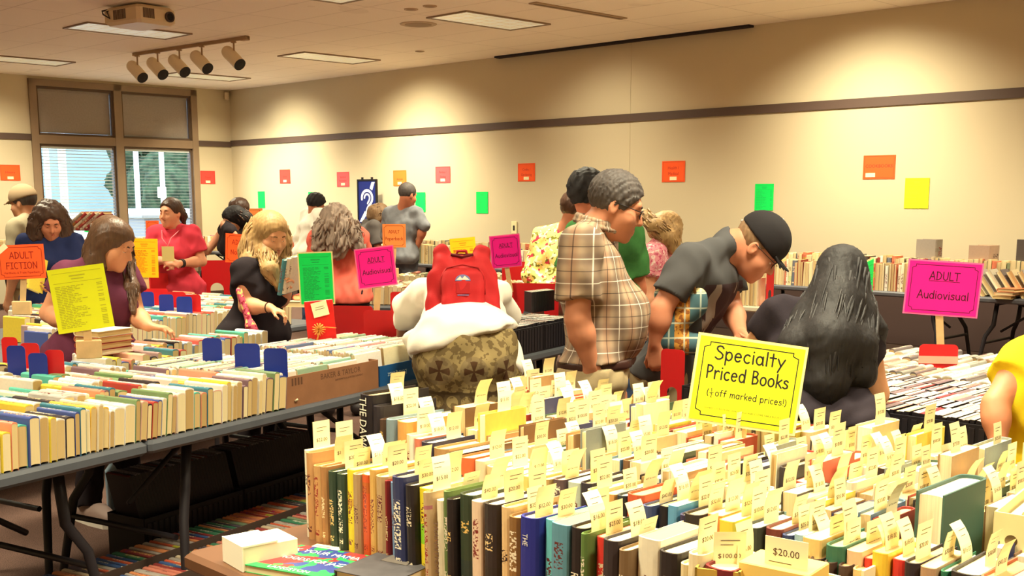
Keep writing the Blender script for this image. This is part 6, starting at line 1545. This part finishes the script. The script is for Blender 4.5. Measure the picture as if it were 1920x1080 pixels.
# ---- man in plaid
p = Person('man in a short-sleeved plaid shirt and glasses, standing sideways in the aisle', 1120, 4.42, 1.72, face=-8, head=(5, 22, 0), girth=1.12, vox=.0075, skin=(206, 138, 104),
           J=dict(pel=(1120, 692), wa=(1118, 630), ch=(1112, 520), ne=(1112, 438), sR=(1088, 462, -.19), sL=(1118, 456, .17), eR=(1083, 598, -.22), wR=(1108, 684, -.2), hd=(1154, 386), hL=('pel', (.1, 0, -.04)), hR=('pel', (-.1, 0, -.04))))
p.hands['R'] = dict(curl=.35); p.body().eyes(brow=(70, 60, 56))
p.shirt(PLAID, sleeve=.74, inf=.016, hem=-.045, amp=.005, wl=.13, belly=.075, name='plaid_shirt', neck=.058, fat=1.3, seed=4)
p.pants(KHAKI, top=.03, inf=.016, seed=8).shoes(SHOE)
B = Sdf(); B.cone(p.j['pel'] + p.lat * .06 + p.up * .035, p.j['pel'] - p.lat * .06 + p.up * .035, .152, None, .03, p.fr, 1.05, cut=[(p.j['pel'] + p.up * .052, p.up), (p.j['pel'] + p.up * .016, -p.up)]); net_obj('belt', B, .007, mat('belt_leather', (64, 40, 34), .5), p.root)
C_ = Sdf(); ring = [p.j['ne'] + p.up * (.05 - .022 * math.cos(t)) + p.fr * (.012 + .070 * math.cos(t)) + p.lat * .066 * math.sin(t) for t in np.linspace(0, 6.2832, 17)]
for k_ in range(16): C_.cone(ring[k_], ring[k_ + 1], .011, None, .006); C_.cone(ring[k_] - p.up * .022 + unit(ring[k_] - p.j['ne'] - p.up * .04) * .012, ring[k_ + 1] - p.up * .022 + unit(ring[k_ + 1] - p.j['ne'] - p.up * .04) * .012, .007, None, .012)
net_obj('collar', C_, .005, PLAID, p.root)
p.hair(H_GRY, 'short', .012, amp=.0045, wl=.018, hairline=.055, low=-.055, vox=.005); p.glasses(mat('glasses_dark', (34, 28, 30), .3))

# ---- man in the black cap
p = Person('man in a black cap and printed grey tee, bending over the disc table', 1262, 4.85, 1.78, face=-14, head=(0, 46, 0), vox=.0075, skin=(214, 142, 108),
           J=dict(pel=(1248, 694), wa=(1270, 630), ch=(1322, 528), ne=(1372, 462), sR=(1292, 492, -.2), sL=(1352, 482, .18), eR=(1240, 580, -.24), wR=(1229, 644, -.24), eL=(1372, 578, .12), wL=(1388, 626, -.1), hd=(1418, 464), hL=('pel', (.1, 0, -.04)), hR=('pel', (-.1, 0, -.04))))
p.hands['R'] = dict(curl=1.0, d=(0.0, -.1, -1)); p.hands['L'] = dict(curl=.6); p.body().eyes(brow=(120, 96, 80))
p.shirt(g_tee(), sleeve=.72, inf=.016, hem=.07, amp=.006, wl=.12, seed=12, fat=1.25, neck=.078, name='printed_tee')
p.pants(KHAKI, top=.05, inf=.016).shoes(SHOE); p.hair(H_SND, 'short', .008, amp=.002, hairline=.03, low=-.06, vox=.005)
p.ballcap(mat('cap_black', (36, 33, 36), .85, bump=.1, bscale=200)); p.glasses(mat('glasses_brown', (60, 44, 36), .3))
o = [c for c in p.root.children if c.name.startswith('baseball_cap')][0]
M = MB(); M.ball(p.HP(.02, -.118, .03), .006, 8); M.ball(p.HP(0, -.01, .146), .009, 8); M.build('cap_button', mat('cap_metal', (190, 186, 180), .3), o)
T = thing('tote_bag', 'teal and orange checked tote bag hanging beside the man in the black cap', 'bag', PY(1272, 668, 4.63), math.radians(-6))
def g_tote():
    g = NG('tote_cloth', .8, .15); X = g.xyz(); x, z = X[0], X[2]; ln = g.math('MAXIMUM', g.band(x, .062, .02, .003, .002), g.band(z, .06, .02, .003, .002))
    mid = g.math('LESS_THAN', g.math('ABSOLUTE', g.math('ADD', x, -.01)), .03); n = g.noise(60, detail=1)
    c = g.mix(mid, L4(70, 100, 108), g.mix(g.math('GREATER_THAN', n, .52), L4(196, 140, 60), L4(140, 84, 40))); c = g.mix(g.math('GREATER_THAN', z, .265), c, L4(206, 190, 140)); return g.out(g.mix(g.math('MULTIPLY', ln, .8), c, L4(190, 200, 180)))
S = Sdf(); S.cone((-.075, 0, .05), (.075, 0, .05), .045, None, .02, (0, 1, 0), 1.0); S.cone((-.075, 0, .25), (.075, 0, .25), .03, None, .05); S.cone((-.07, 0, .1), (.07, 0, .2), .05, .04, .05)
o = net_obj('bag_body', S, .008, g_tote(), T)
M = MB()
for y in (-.03, .03): M.tube([(-.06, y, .26), (-.05, y, .31), (0, y * .6, .335), (.05, y, .31), (.06, y, .26)], .006, 6)
M.build('bag_handles', mat('tote_handle', (150, 110, 60), .8), T)

# ---- long black hair
p = Person('woman with long black hair and a dark top, seen from behind at the disc table', 1535, 3.66, 1.58, face=84, lean=0, head=(-4, 32, 0), sex='f', vox=.0075, skin=(214, 158, 116), girth=1.15,
           J=dict(pel=(1528, 800, -.1), wa=(1530, 745, -.06), ch=(1540, 668, .02), ne=(1556, 592, .1), sL=(1458, 592, .08), sR=(1618, 614, .06), eL=(1408, 660, .16), wL=(1372, 715, .34), eR=(1643, 738, .02), wR=(1628, 690, .26), hd=(1578, 528, .14), hL=('pel', (.1, 0, -.04)), hR=('pel', (-.1, 0, -.04))))
p.body(); p.shirt(cloth('charcoal', (46, 40, 46)), sleeve=.5, inf=.014, hem=.04, amp=.005, seed=31, fat=1.2, name='dark_top'); p.pants(DARKP).shoes(SHOE)
Lp = lambda x, y, dy: p.L(x, y, 3.66 + dy)
gd = [([Lp(1578, 505, .08), Lp(1570, 570, .0), Lp(1556, 640, -.1), Lp(1548, 715, -.13), Lp(1556, 800, -.14)], [.082, .086, .09, .07, .02]),
      ([Lp(1598, 530, .1), Lp(1606, 590, .02), Lp(1604, 650, -.08), Lp(1614, 700, -.1), Lp(1632, 660, -.02)], [.05, .06, .064, .045, .015]),
      ([Lp(1550, 540, .1), Lp(1520, 600, .02), Lp(1496, 650, -.07), Lp(1500, 720, -.1)], [.05, .062, .06, .02]),
      ([Lp(1600, 580, .06), Lp(1640, 620, .02), Lp(1652, 648, .02)], [.05, .035, .014])]
p.hair([H_BLK, g_hair('hair_black_sheen', (22, 19, 20), (38, 32, 33), .6)], 'long', .008, gd, locks=320, lr=.0055, amp=.0025, hairline=.09, low=-.16, wig=.006, vox=.008)

# ---- bending person with the red backpack
p = Person('person in white bending over the booklets, wearing a red backpack and patterned skirt', 876, 5.05, 1.62, face=82, sex='f', vox=.009, head=(0, 70, 0), skin=(206, 150, 116), girth=1.15,
           J=dict(pel=(878, 672, .0), wa=(874, 618, .14), ch=(868, 560, .32), ne=(866, 520, .50), sL=(800, 552, .40), sR=(930, 556, .40), eL=(768, 572, .52), wL=(752, 618, .62), eR=(946, 588, .52), wR=(934, 575, .72), hd=(868, 540, .64), hL=('pel', (.1, 0, -.04)), hR=('pel', (-.1, 0, -.04))))
p.body(); p.shirt(WHT, sleeve=1.72, inf=.02, hem=.12, amp=.006, wl=.14, seed=41, fat=1.4, neck=0, name='white_shirt')
S = Sdf(); pl = p.j['pel']; S.cone(pl + nv((.07, .02, .03)), pl + nv((-.07, .02, .03)), .165, None, .08); S.cone(pl + nv((0, 0, -.05)), nv((0, 0, .28)), .20, .26, .08, cut=[((0, 0, .26), (0, 0, -1))])
S.ell(pl + nv((0, .09, .0)), (.19, .15, .16), None, .08)
net_obj('patterned_skirt', S, .009, g_skirt(), p.root, disp=folds(6, .008, .14), cuts=[((0, 0, .24), (0, 0, -1))])
S = Sdf(); S.ell(pl + nv((.03, .07, .115)), (.12, .07, .05), None, .02); net_obj('red_waistband', S, .009, g_floral('red_print', (150, 46, 40), ((60, 30, 30), (206, 120, 80)), 60), p.root)
S = Sdf(); TC = [(pl + nv((0, 0, .105)), (-.28, .12, -1))]; S.cone(pl + nv((.07, .02, .03)), pl + nv((-.07, .02, .03)), .19, None, .08, cut=TC); S.ell(pl + nv((0, .09, .0)), (.215, .172, .182), None, .08, cut=TC); S.cone(pl + nv((0, .0, .02)), p.j['ch'], .19, .15, .08, p.lat, .85, cut=TC)
for a_, b_ in (((778, 640, 5.12), (790, 700, 5.06)), ((800, 625, 5.1), (786, 660, 5.08))): S.cone(p.L(*a_), p.L(*b_), .05, .012, .03, nv((0, 1, 0)), 1.8)
net_obj('shirt_tail', S, .009, WHT, p.root, disp=folds(9, .004, .1)); p.shoes(SHOE); p.hair(H_BRN, 'short', .016)
# the backpack: its own thing, on the person's back
bk = thing('backpack', 'red backpack worn on the back of the person in white', 'backpack', PY(868, 604, 5.12), math.radians(4))
RED = mat('pack_red', (190, 30, 34), .75, noise=.18, nscale=9, bump=.15, bscale=150); RED2 = mat('pack_dark_red', (168, 24, 28), .8, noise=.2, nscale=9)
tilt = Matrix.Rotation(math.radians(-24), 3, 'X')
def bkp(x, y, z): return nv(tilt @ Vector((x, y, z)))
TR3 = np.array(tilt)
S = Sdf(); S.box(bkp(0, 0, .11), (.135, .075, .15), TR3, .05, .03); S.box(bkp(0, .005, .22), (.118, .065, .09), TR3, .045, .06)
for sx in (-1, 1): S.box(bkp(sx * .088, -.0, .305), (.038, .05, .055), TR3 @ np.array(Matrix.Rotation(sx * .25, 3, 'Y')), .03, .03)
S.cone(bkp(-.14, -.03, .02), bkp(-.13, -.03, .2), .03, .026, .03); S.cone(bkp(.14, -.03, .02), bkp(.13, -.03, .2), .03, .026, .03)
net_obj('pack_body', S, .006, RED, bk, disp=folds(15, .003, .07))
S = Sdf(); S.box(bkp(0, -.072, .105), (.098, .035, .105), TR3, .03, .02); S.box(bkp(0, -.068, .165), (.085, .03, .07), TR3, .028, .03)
pk = net_obj('front_pocket', S, .006, RED, bk, disp=folds(17, .0022, .06))
M = MB(); M.tube([bkp(-.098, -.088, .10), bkp(-.092, -.096, .18), bkp(-.07, -.098, .222), bkp(0, -.1, .236), bkp(.07, -.098, .222), bkp(.092, -.096, .18), bkp(.098, -.088, .10)], .0035, 6); M.build('zip_line', RED2, bk)
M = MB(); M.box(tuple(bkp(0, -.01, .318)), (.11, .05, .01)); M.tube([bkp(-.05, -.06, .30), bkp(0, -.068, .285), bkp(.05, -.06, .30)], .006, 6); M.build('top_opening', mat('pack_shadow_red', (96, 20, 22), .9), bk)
S = Sdf(); S.box(bkp(0, -.01, -.01), (.138, .085, .05), TR3, .04, .02); net_obj('pack_bottom', S, .006, RED2, bk)
TM = Matrix.Translation(Vector(bkp(.0, -.1115, .155))) @ tilt.to_4x4() @ Matrix.Rotation(math.pi / 2, 4, 'X')
M = MB(); M.prism([(.034 * math.cos(t), .03 * math.sin(t)) for t in np.linspace(0, math.pi, 14)], 0, .002, 0, TM); M.add([(-.03, .004, .0024), (-.012, .022, .0024), (-.003, .01, .0024), (.008, .024, .0024), (.03, .004, .0024)], [(0, 1, 2, 3, 4)], 1, False, TM); M.build('logo_patch', [mat('patch_blue', (110, 112, 160), .6), mat('patch_pale', (232, 214, 196), .6)], bk)
M = MB(); M.box((0, -.034, .0), (.06, .05, .002), 0, TM); M.build('square_patch', RED2, bk); M = MB(); M.box((0, -.066, .0005), (.05, .004, .002), 0, TM); M.build('patch_line', MATS['patch_blue'], bk)
for sx in (-1, 1):
    M = MB(); M.tube([bkp(sx * .085, .0, .31), bkp(sx * .11, .07, .33), bkp(sx * .13, .16, .26), bkp(sx * .15, .15, .1), bkp(sx * .13, .04, .0)], .016, 8, flat=.4); M.build('shoulder_strap', RED2, bk)
M = MB(); M.tube([bkp(-.03, -.0, .30), bkp(-.02, -.01, .335), bkp(.02, -.01, .335), bkp(.03, 0, .30)], .007, 6); M.build('haul_loop', RED2, bk)
M = MB(); M.tube([bkp(-.12, -.02, .0), bkp(-.2, .04, -.03), bkp(-.22, .2, -.03)], .008, 6, flat=.5); M.build('waist_strap', RED2, bk)

# ---- blonde woman in the black tee
p = Person('blonde woman in a black tee holding books and reaching to the table', 482, 6.42, 1.70, face=-32, head=(-16, 24, 0), sex='f', vox=.008, skin=(226, 164, 122), girth=1.1,
           J=dict(pel=(478, 622), wa=(480, 588), ch=(486, 535), ne=(494, 488), sR=(456, 508, -.12), sL=(524, 502, .12), eR=(462, 574, -.16), wR=(506, 577, -.24), eL=(528, 562, .06), wL=(540, 534, -.08), hd=(508, 440, -.02), hL=('pel', (.1, 0, -.04)), hR=('pel', (-.1, 0, -.04))))
p.hands['R'] = dict(curl=.55, d=(.25, -.9, -.3), palm=(0, -.3, -1)); p.hands['L'] = dict(curl=.6); p.body().eyes(brow=(110, 78, 50))
p.shirt(BLKC, sleeve=.42, inf=.016, hem=.08, amp=.004, seed=51, fat=1.2, name='black_tee'); p.pants(DARKP).shoes(mat('trainer_black', (40, 36, 40), .6), SOLE)
Lp = lambda x, y, dy: p.L(x, y, 6.42 + dy)
gd = [([Lp(494, 418, .0), Lp(476, 450, -.0), Lp(468, 490, -.06), Lp(480, 520, -.12)], [.06, .06, .05, .02]), ([Lp(482, 424, .03), Lp(464, 470, .02), Lp(462, 512, -.04)], [.05, .05, .02]),
      ([Lp(518, 418, .06), Lp(532, 450, .07), Lp(528, 490, .02), Lp(520, 528, -.06), Lp(526, 548, -.08)], [.05, .04, .04, .034, .015]), ([Lp(498, 470, -.06), Lp(506, 505, -.15), Lp(520, 535, -.17)], [.05, .045, .015])]
p.hair([H_BLD, H_BLD2], 'long', .015, gd, locks=200, lr=.006, amp=.003, hairline=.055, low=-.12, vox=.008)
M = MB(); q = p.j['wR']; e = unit(p.j['wR'] - p.j['eR'])
M.cyl(q - e * .012, q - e * .008, .031, n=16); M.build('bracelet', mat('bracelet', (70, 40, 36), .5), p.root)
S = Sdf(); S.cone(p.L(448, 545, 6.2), p.L(470, 612, 6.16), .018, .02, .02); S.cone(p.L(470, 612, 6.16), p.L(478, 628, 6.16), .03, .03, .02); net_obj('patterned_strap', S, .007, g_floral('scarf_print', (200, 90, 110), ((230, 200, 120), (150, 40, 60)), 40), p.root)
for k in range(3):
    hardback(TR(*PY(536 + 8 * k, 549 - 3 * k, 6.30 + .01 * k)) @ RZ(-24) @ RX(6) @ RY(16), .024, .15, .2, ((70, 140, 150), (236, 228, 200), (226, 216, 190))[k], ('teal book nearest her chest, held by the blonde woman', 'middle pale book in the arm of the blonde woman', 'outer pale book under the hand of the blonde woman')[k], rg7, False, name='held_book')

# ---- woman in purple
p = Person('woman in a purple tee with long brown hair, looking down over the near paperbacks', 186, 5.5, 1.66, face=-38, head=(28, 26, 0), sex='f', vox=.008, skin=(222, 156, 116), girth=1.2,
           J=dict(pel=(170, 668), wa=(176, 620), ch=(186, 558), ne=(188, 498), sR=(124, 520, -.1), sL=(236, 520, .08), eR=(92, 588, -.1), wR=(140, 612, -.24), eL=(256, 592, .02), wL=(278, 612, -.14), hd=(212, 458, -.03), hL=('pel', (.1, 0, -.04)), hR=('pel', (-.1, 0, -.04))))
p.hands['L'] = dict(curl=.45, d=(.55, -.75, -.1), palm=(0, 0, -1)); p.body().eyes(brow=(60, 42, 34))
p.shirt(cloth('purple', (104, 52, 74)), sleeve=.42, inf=.018, hem=.1, amp=.005, vneck=True, seed=61, fat=1.25, name='purple_tee'); p.pants(BLKC).shoes(SHOEW, SOLE)
Lp = lambda x, y, dy: p.L(x, y, 5.5 + dy)
gd = [([Lp(204, 432, .02), Lp(188, 470, .0), Lp(170, 505, -.04), Lp(150, 520, -.02)], [.075, .07, .05, .02]), ([Lp(226, 440, .08), Lp(238, 490, .08), Lp(246, 540, .0), Lp(250, 585, -.08)], [.04, .035, .035, .015]), ([Lp(196, 450, .0), Lp(182, 490, -.05), Lp(165, 512, -.08)], [.07, .05, .02])]
p.hair([H_BRN, H_DBR], 'long', .014, gd, locks=150, lr=.006, amp=.003, hairline=.055, low=-.1, vox=.008)

# ---- woman in pink with a badge
p = Person('woman in a pink tee with hands clasped, watching from the far aisle', 328, 8.9, 1.60, face=262, head=(-18, 4, 0), sex='f', vox=.009, skin=(226, 158, 122), girth=1.12,
           J=dict(eR=(288, 486, -.03), wR=(310, 490, -.24), eL=(378, 490, -.02), wL=(336, 494, -.25)))
p.hands['L'] = dict(curl=.5, d=(-1, -.25, .05), palm=(-.2, .6, -.6)); p.hands['R'] = dict(curl=.5, d=(1, -.25, -.05), palm=(.2, .6, -.6)); p.body().eyes(lid=.3, brow=(80, 52, 40))
p.shirt(cloth('pink', (216, 66, 84)), sleeve=.66, inf=.02, hem=.12, amp=.005, seed=71, fat=1.2, name='pink_tee'); p.pants(DARKP).shoes(SHOE)
p.hair(H_DBR, 'short', .012, [([p.HP(0, -.09, .03), p.HP(.02, -.12, -.03), p.HP(.03, -.11, -.12)], [.03, .028, .012])], locks=30, hairline=.05, low=-.05, vox=.008)
a_ = p.j['ne'] + p.lat * .07 + p.fr * .06; b_ = p.j['ne'] - p.lat * .07 + p.fr * .06; c_ = p.L(315, 462, 8.66)
M = MB(); M.tube([a_, (a_ + c_) / 2 + p.fr * .05, c_], .0035, 5); M.tube([b_, (b_ + c_) / 2 + p.fr * .05, c_], .0035, 5); M.build('lanyard', mat('lanyard_pink', (240, 130, 140), .6), p.root)
M = MB(); M.box(tuple(p.L(315, 476, 8.63)), (.095, .004, .11)); M.build('name_badge', mat('badge_cream', (226, 214, 140), .5), p.root)
M = MB(); q = p.j['wL']; e = unit(q - p.j['eL']); M.cyl(q - e * .04, q - e * .015, .033, n=14); M.build('wristwatch', SHOE, p.root)

# ---- woman in navy
p = Person('woman with wavy dark brown hair in a navy jacket, reading at the picture edge', 98, 7.7, 1.57, face=-70, head=(10, 30, 0), sex='f', vox=.009, skin=(206, 132, 100), girth=1.12, J=dict(wR=(62, 524, -.3), wL=(110, 530, -.28), eR=(52, 500, -.05), eL=(146, 505, -.05)))
p.hands['R'] = dict(curl=.6); p.hands['L'] = dict(curl=.6); p.body().eyes(brow=(50, 34, 30)); p.shirt(cloth('navy', (38, 46, 84)), sleeve=1.75, inf=.02, hem=.12, seed=81, fat=1.2, name='navy_jacket'); p.pants(DARKP).shoes(SHOE)
gd = [([p.HP(.065 * s_, -.02, .06), p.HP(.095 * s_, .0, -.02), p.HP(.10 * s_, .02, -.11), p.HP(.085 * s_, .03, -.17)], [.05, .05, .055, .03]) for s_ in (1, -1)] + [([p.HP(0, -.07, .06), p.HP(0, -.1, -.04), p.HP(0, -.09, -.15)], [.07, .08, .05])]
p.hair([H_DBR, H_DBR], 'long', .026, gd, locks=90, lr=.008, amp=.008, wl=.045, hairline=.05, low=-.14, vox=.01)
hardback(TR(*PY(62, 545, 7.28)) @ RZ(-15) @ RX(-20), .03, .15, .22, (226, 206, 70), 'yellow book held open by the woman in navy', rg7, False, name='held_book')

# ---- capped person at the edge
p = Person('person in a tan cap standing behind the woman in navy', 56, 9.0, 1.68, face=170, head=(0, 12, 0), vox=.011, skin=(206, 150, 116)); p.body(); p.shirt(cloth('grey_green', (150, 140, 116)), sleeve=.6, name='tan_shirt'); p.pants(KHAKI).shoes(SHOE)
p.hair(H_GRY, 'short', .01); p.ballcap(mat('cap_tan', (150, 128, 100), .9))

# ---- pair by the window wall
p = Person('dark-haired woman with glasses leaning on her hand by the wall tables', 447, 11.0, 1.60, face=205, lean=22, head=(10, 34, 0), sex='f', vox=.011, skin=(222, 160, 126), J=dict(eR=('sR', (-.06, -.16, -.2)), wR=('sR', (.04, -.3, -.02)), hd=(438, 412)))
p.body().eyes(brow=(40, 30, 30)); p.shirt(BLKC, sleeve=.1, hem=.1, name='black_vest'); p.pants(DARKP).shoes(SHOE); p.glasses(MATS['glasses_dark'])
p.hair([H_BLK, H_DBR], 'long', .022, [([p.HP(.05, -.06, .05), p.HP(.07, -.09, -.05), p.HP(.08, -.08, -.16)], [.07, .07, .04]), ([p.HP(-.06, -.04, .04), p.HP(-.08, -.05, -.06), p.HP(-.08, -.03, -.12)], [.05, .05, .03])], locks=50, lr=.008, amp=.005, hairline=.05, low=-.12, vox=.011)
p = Person('dark-haired person mostly hidden behind the woman with glasses', 472, 11.8, 1.60, face=200, lean=10, head=(0, 20, 0), vox=.012, skin=(206, 150, 116)); p.body(); p.shirt(cloth('dark_grey', (70, 66, 70)), name='dark_shirt'); p.pants(DARKP).shoes(SHOE); p.hair(H_DBR, 'short', .022, amp=.006)

# ---- man in white
p = Person('dark-haired man in a white shirt and jeans at the far wall tables', 580, 13.9, 1.72, face=35, lean=14, head=(-12, 30, 0), vox=.011, skin=(196, 126, 92), J=dict(hd=(592, 384, .02)))
p.body().eyes(); p.shirt(WHT, sleeve=1.8, inf=.016, hem=.1, amp=.006, seed=91, fat=1.3, name='white_shirt'); p.pants(JEAN).shoes(SHOE); p.hair(H_BLK, 'short', .026, amp=.006, wl=.04)

# ---- curly hair
p = Person('woman with curly grey-brown hair and a salmon shirt, seen from behind', 637, 8.25, 1.60, face=97, head=(4, 6, 0), sex='f', vox=.009, skin=(214, 150, 116), girth=1.22, J=dict(eL=('sL', (.05, -.1, -.27)), eR=('sR', (-.05, -.1, -.27)), wL=('sL', (-.02, -.34, -.3)), wR=('sR', (.02, -.34, -.3)), hd=(630, 418, -.02)))
p.body(); p.shirt(cloth('salmon', (226, 108, 92)), sleeve=1.2, inf=.016, hem=.06, amp=.006, wl=.09, seed=101, fat=1.15, name='salmon_shirt'); p.pants(BLKC).shoes(SHOE)
gd = [([p.HP(.0, -.05, .05), p.HP(0, -.1, -.05), p.HP(0, -.11, -.17), p.HP(0, -.10, -.24)], [.085, .09, .085, .05]), ([p.HP(.07, -.02, .03), p.HP(.11, -.05, -.09), p.HP(.15, -.06, -.2)], [.05, .07, .04]), ([p.HP(-.07, -.02, .03), p.HP(-.11, -.05, -.09), p.HP(-.17, -.06, -.19)], [.05, .07, .045])]
p.hair([H_CUR, H_BRN], 'long', .03, gd, locks=140, lr=.008, amp=.014, wl=.05, hairline=.06, low=-.16, wig=.02, vox=.009)
M = MB(); M.tube([p.HP(-.05, -.125, .03), p.HP(0, -.14, .028), p.HP(.05, -.125, .03)], .007, 6); M.build('hair_clip', mat('clip_brown', (70, 44, 36), .4), p.root)

# ---- two at the wall
p = Person('woman in a grey polo bending to the shelves beside the ear board', 668, 13.1, 1.66, face=22, lean=38, head=(8, 40, 0), sex='f', vox=.011, skin=(196, 122, 90), girth=1.2); p.body(); p.shirt(cloth('grey', (106, 100, 98)), sleeve=.7, inf=.016, hem=.08, seed=111, fat=1.3, name='grey_polo'); p.pants(DARKP).shoes(SHOE)
p.hair([H_SND, H_BRN], 'long', .018, [([p.HP(0, -.06, .05), p.HP(0, -.1, -.02), p.HP(0, -.1, -.1)], [.07, .07, .04]), ([p.HP(-.06, -.03, .03), p.HP(-.07, -.02, -.08)], [.045, .03])], locks=40, lr=.009, hairline=.05, low=-.1, vox=.011)
p = Person('man in a blue-grey shirt with rolled sleeves, back turned, elbow out', 752, 12.5, 1.76, face=70, lean=8, head=(-22, 16, 0), vox=.010, skin=(206, 128, 94), girth=1.0, shoulder=.165, J=dict(eR=(795, 424, -.05), wR=(781, 466, .02), eL=('sL', (.1, -.12, -.24)), wL=('sL', (.04, -.34, -.26)), hd=(764, 366)))
p.body(); p.shirt(cloth('chambray', (134, 136, 142), .25), sleeve=1.12, inf=.016, hem=.12, seed=121, fat=1.15, name='chambray_shirt'); p.pants(cloth('slate_jeans', (84, 86, 94))).shoes(SHOE); p.hair(H_GRY, 'short', .010, amp=.003)

# ---- behind the plaid shirt
p = Person('woman in a yellow flowered blouse and grey trousers behind the plaid shirt', 1050, 8.1, 1.62, face=72, lean=14, head=(-10, 28, 0), sex='f', vox=.010, skin=(206, 140, 106), girth=1.15, J=dict(hd=(1074, 394, .05)))
p.body(); p.shirt(g_floral('flower_blouse', (238, 222, 130), ((200, 60, 80), (120, 120, 50), (250, 240, 200)), 22), sleeve=1.2, inf=.016, hem=.04, seed=131, fat=1.3, name='flowered_blouse'); p.pants(cloth('grey_trousers', (126, 114, 100)), inf=.02).shoes(SHOE); p.hair(H_DBR, 'short', .024, amp=.006, wl=.04, low=-.1)
p = Person('dark-haired person in a green tee, mostly behind the man in plaid', 1140, 6.6, 1.80, face=62, head=(-10, 14, 0), vox=.009, skin=(206, 124, 90), J=dict(hd=(1102, 368), ne=(1112, 414), sR=(1182, 440, -.06), sL=(1086, 436, .12), eR=(1194, 520, -.04), wR=(1200, 585, .05)))
p.body(); p.shirt(cloth('green', (72, 130, 70), .3), sleeve=.95, inf=.016, hem=.08, seed=141, fat=1.3, name='green_tee'); p.pants(JEAN).shoes(SHOE); p.hair(H_BLK, 'short', .03, amp=.007, wl=.045)
p = Person('woman with long blond hair in a pink print top, bending down behind the grey tee', 1222, 7.3, 1.60, face=18, head=(6, 60, 0), sex='f', vox=.009, skin=(226, 160, 122), J=dict(pel=(1200, 580), wa=(1206, 545), ch=(1226, 490), ne=(1240, 452), sR=(1228, 476, -.14), sL=(1242, 466, .14), eR=(1216, 545, -.15), wR=(1216, 600, -.2), eL=('sL', (.03, -.05, -.26)), wL=('sL', (.03, -.2, -.42)), hd=(1248, 432, 0), hL=('pel', (.09, 0, -.04)), hR=('pel', (-.09, 0, -.04))))
p.body(); p.shirt(g_floral('pink_print', (232, 150, 160), ((246, 214, 206), (206, 90, 120)), 45), sleeve=.6, inf=.02, hem=.06, seed=151, fat=1.2, name='print_top'); p.pants(JEAN).shoes(SHOE)
Lp = lambda x, y, dy: p.L(x, y, 7.3 + dy)
p.hair([H_BLD, H_BLD2], 'long', .016, [([Lp(1206, 402, -.04), Lp(1230, 425, -.1), Lp(1252, 446, -.12), Lp(1262, 470, -.12)], [.035, .05, .05, .03]), ([Lp(1240, 416, -.02), Lp(1262, 436, -.05), Lp(1268, 462, -.08)], [.06, .05, .03])], locks=110, lr=.007, amp=.004, hairline=.05, low=-.1, vox=.009)

# ---- yellow tee at the frame edge
p = Person('child in a yellow polo half out of frame beside the disc bins', 1982, 3.02, 1.42, face=100, head=(0, 20, 0), vox=.009, skin=(206, 134, 96), girth=.82, J=dict(sL=(1916, 676, .02), eL=(1866, 758, -.05), wL=(1872, 842, -.1)))
p.body(); p.shirt(cloth('yellow', (236, 206, 40)), sleeve=.38, inf=.016, hem=.1, seed=161, fat=1.25, name='yellow_polo'); p.pants(DARKP).shoes(SHOE); p.hair(H_BLK, 'short', .016)
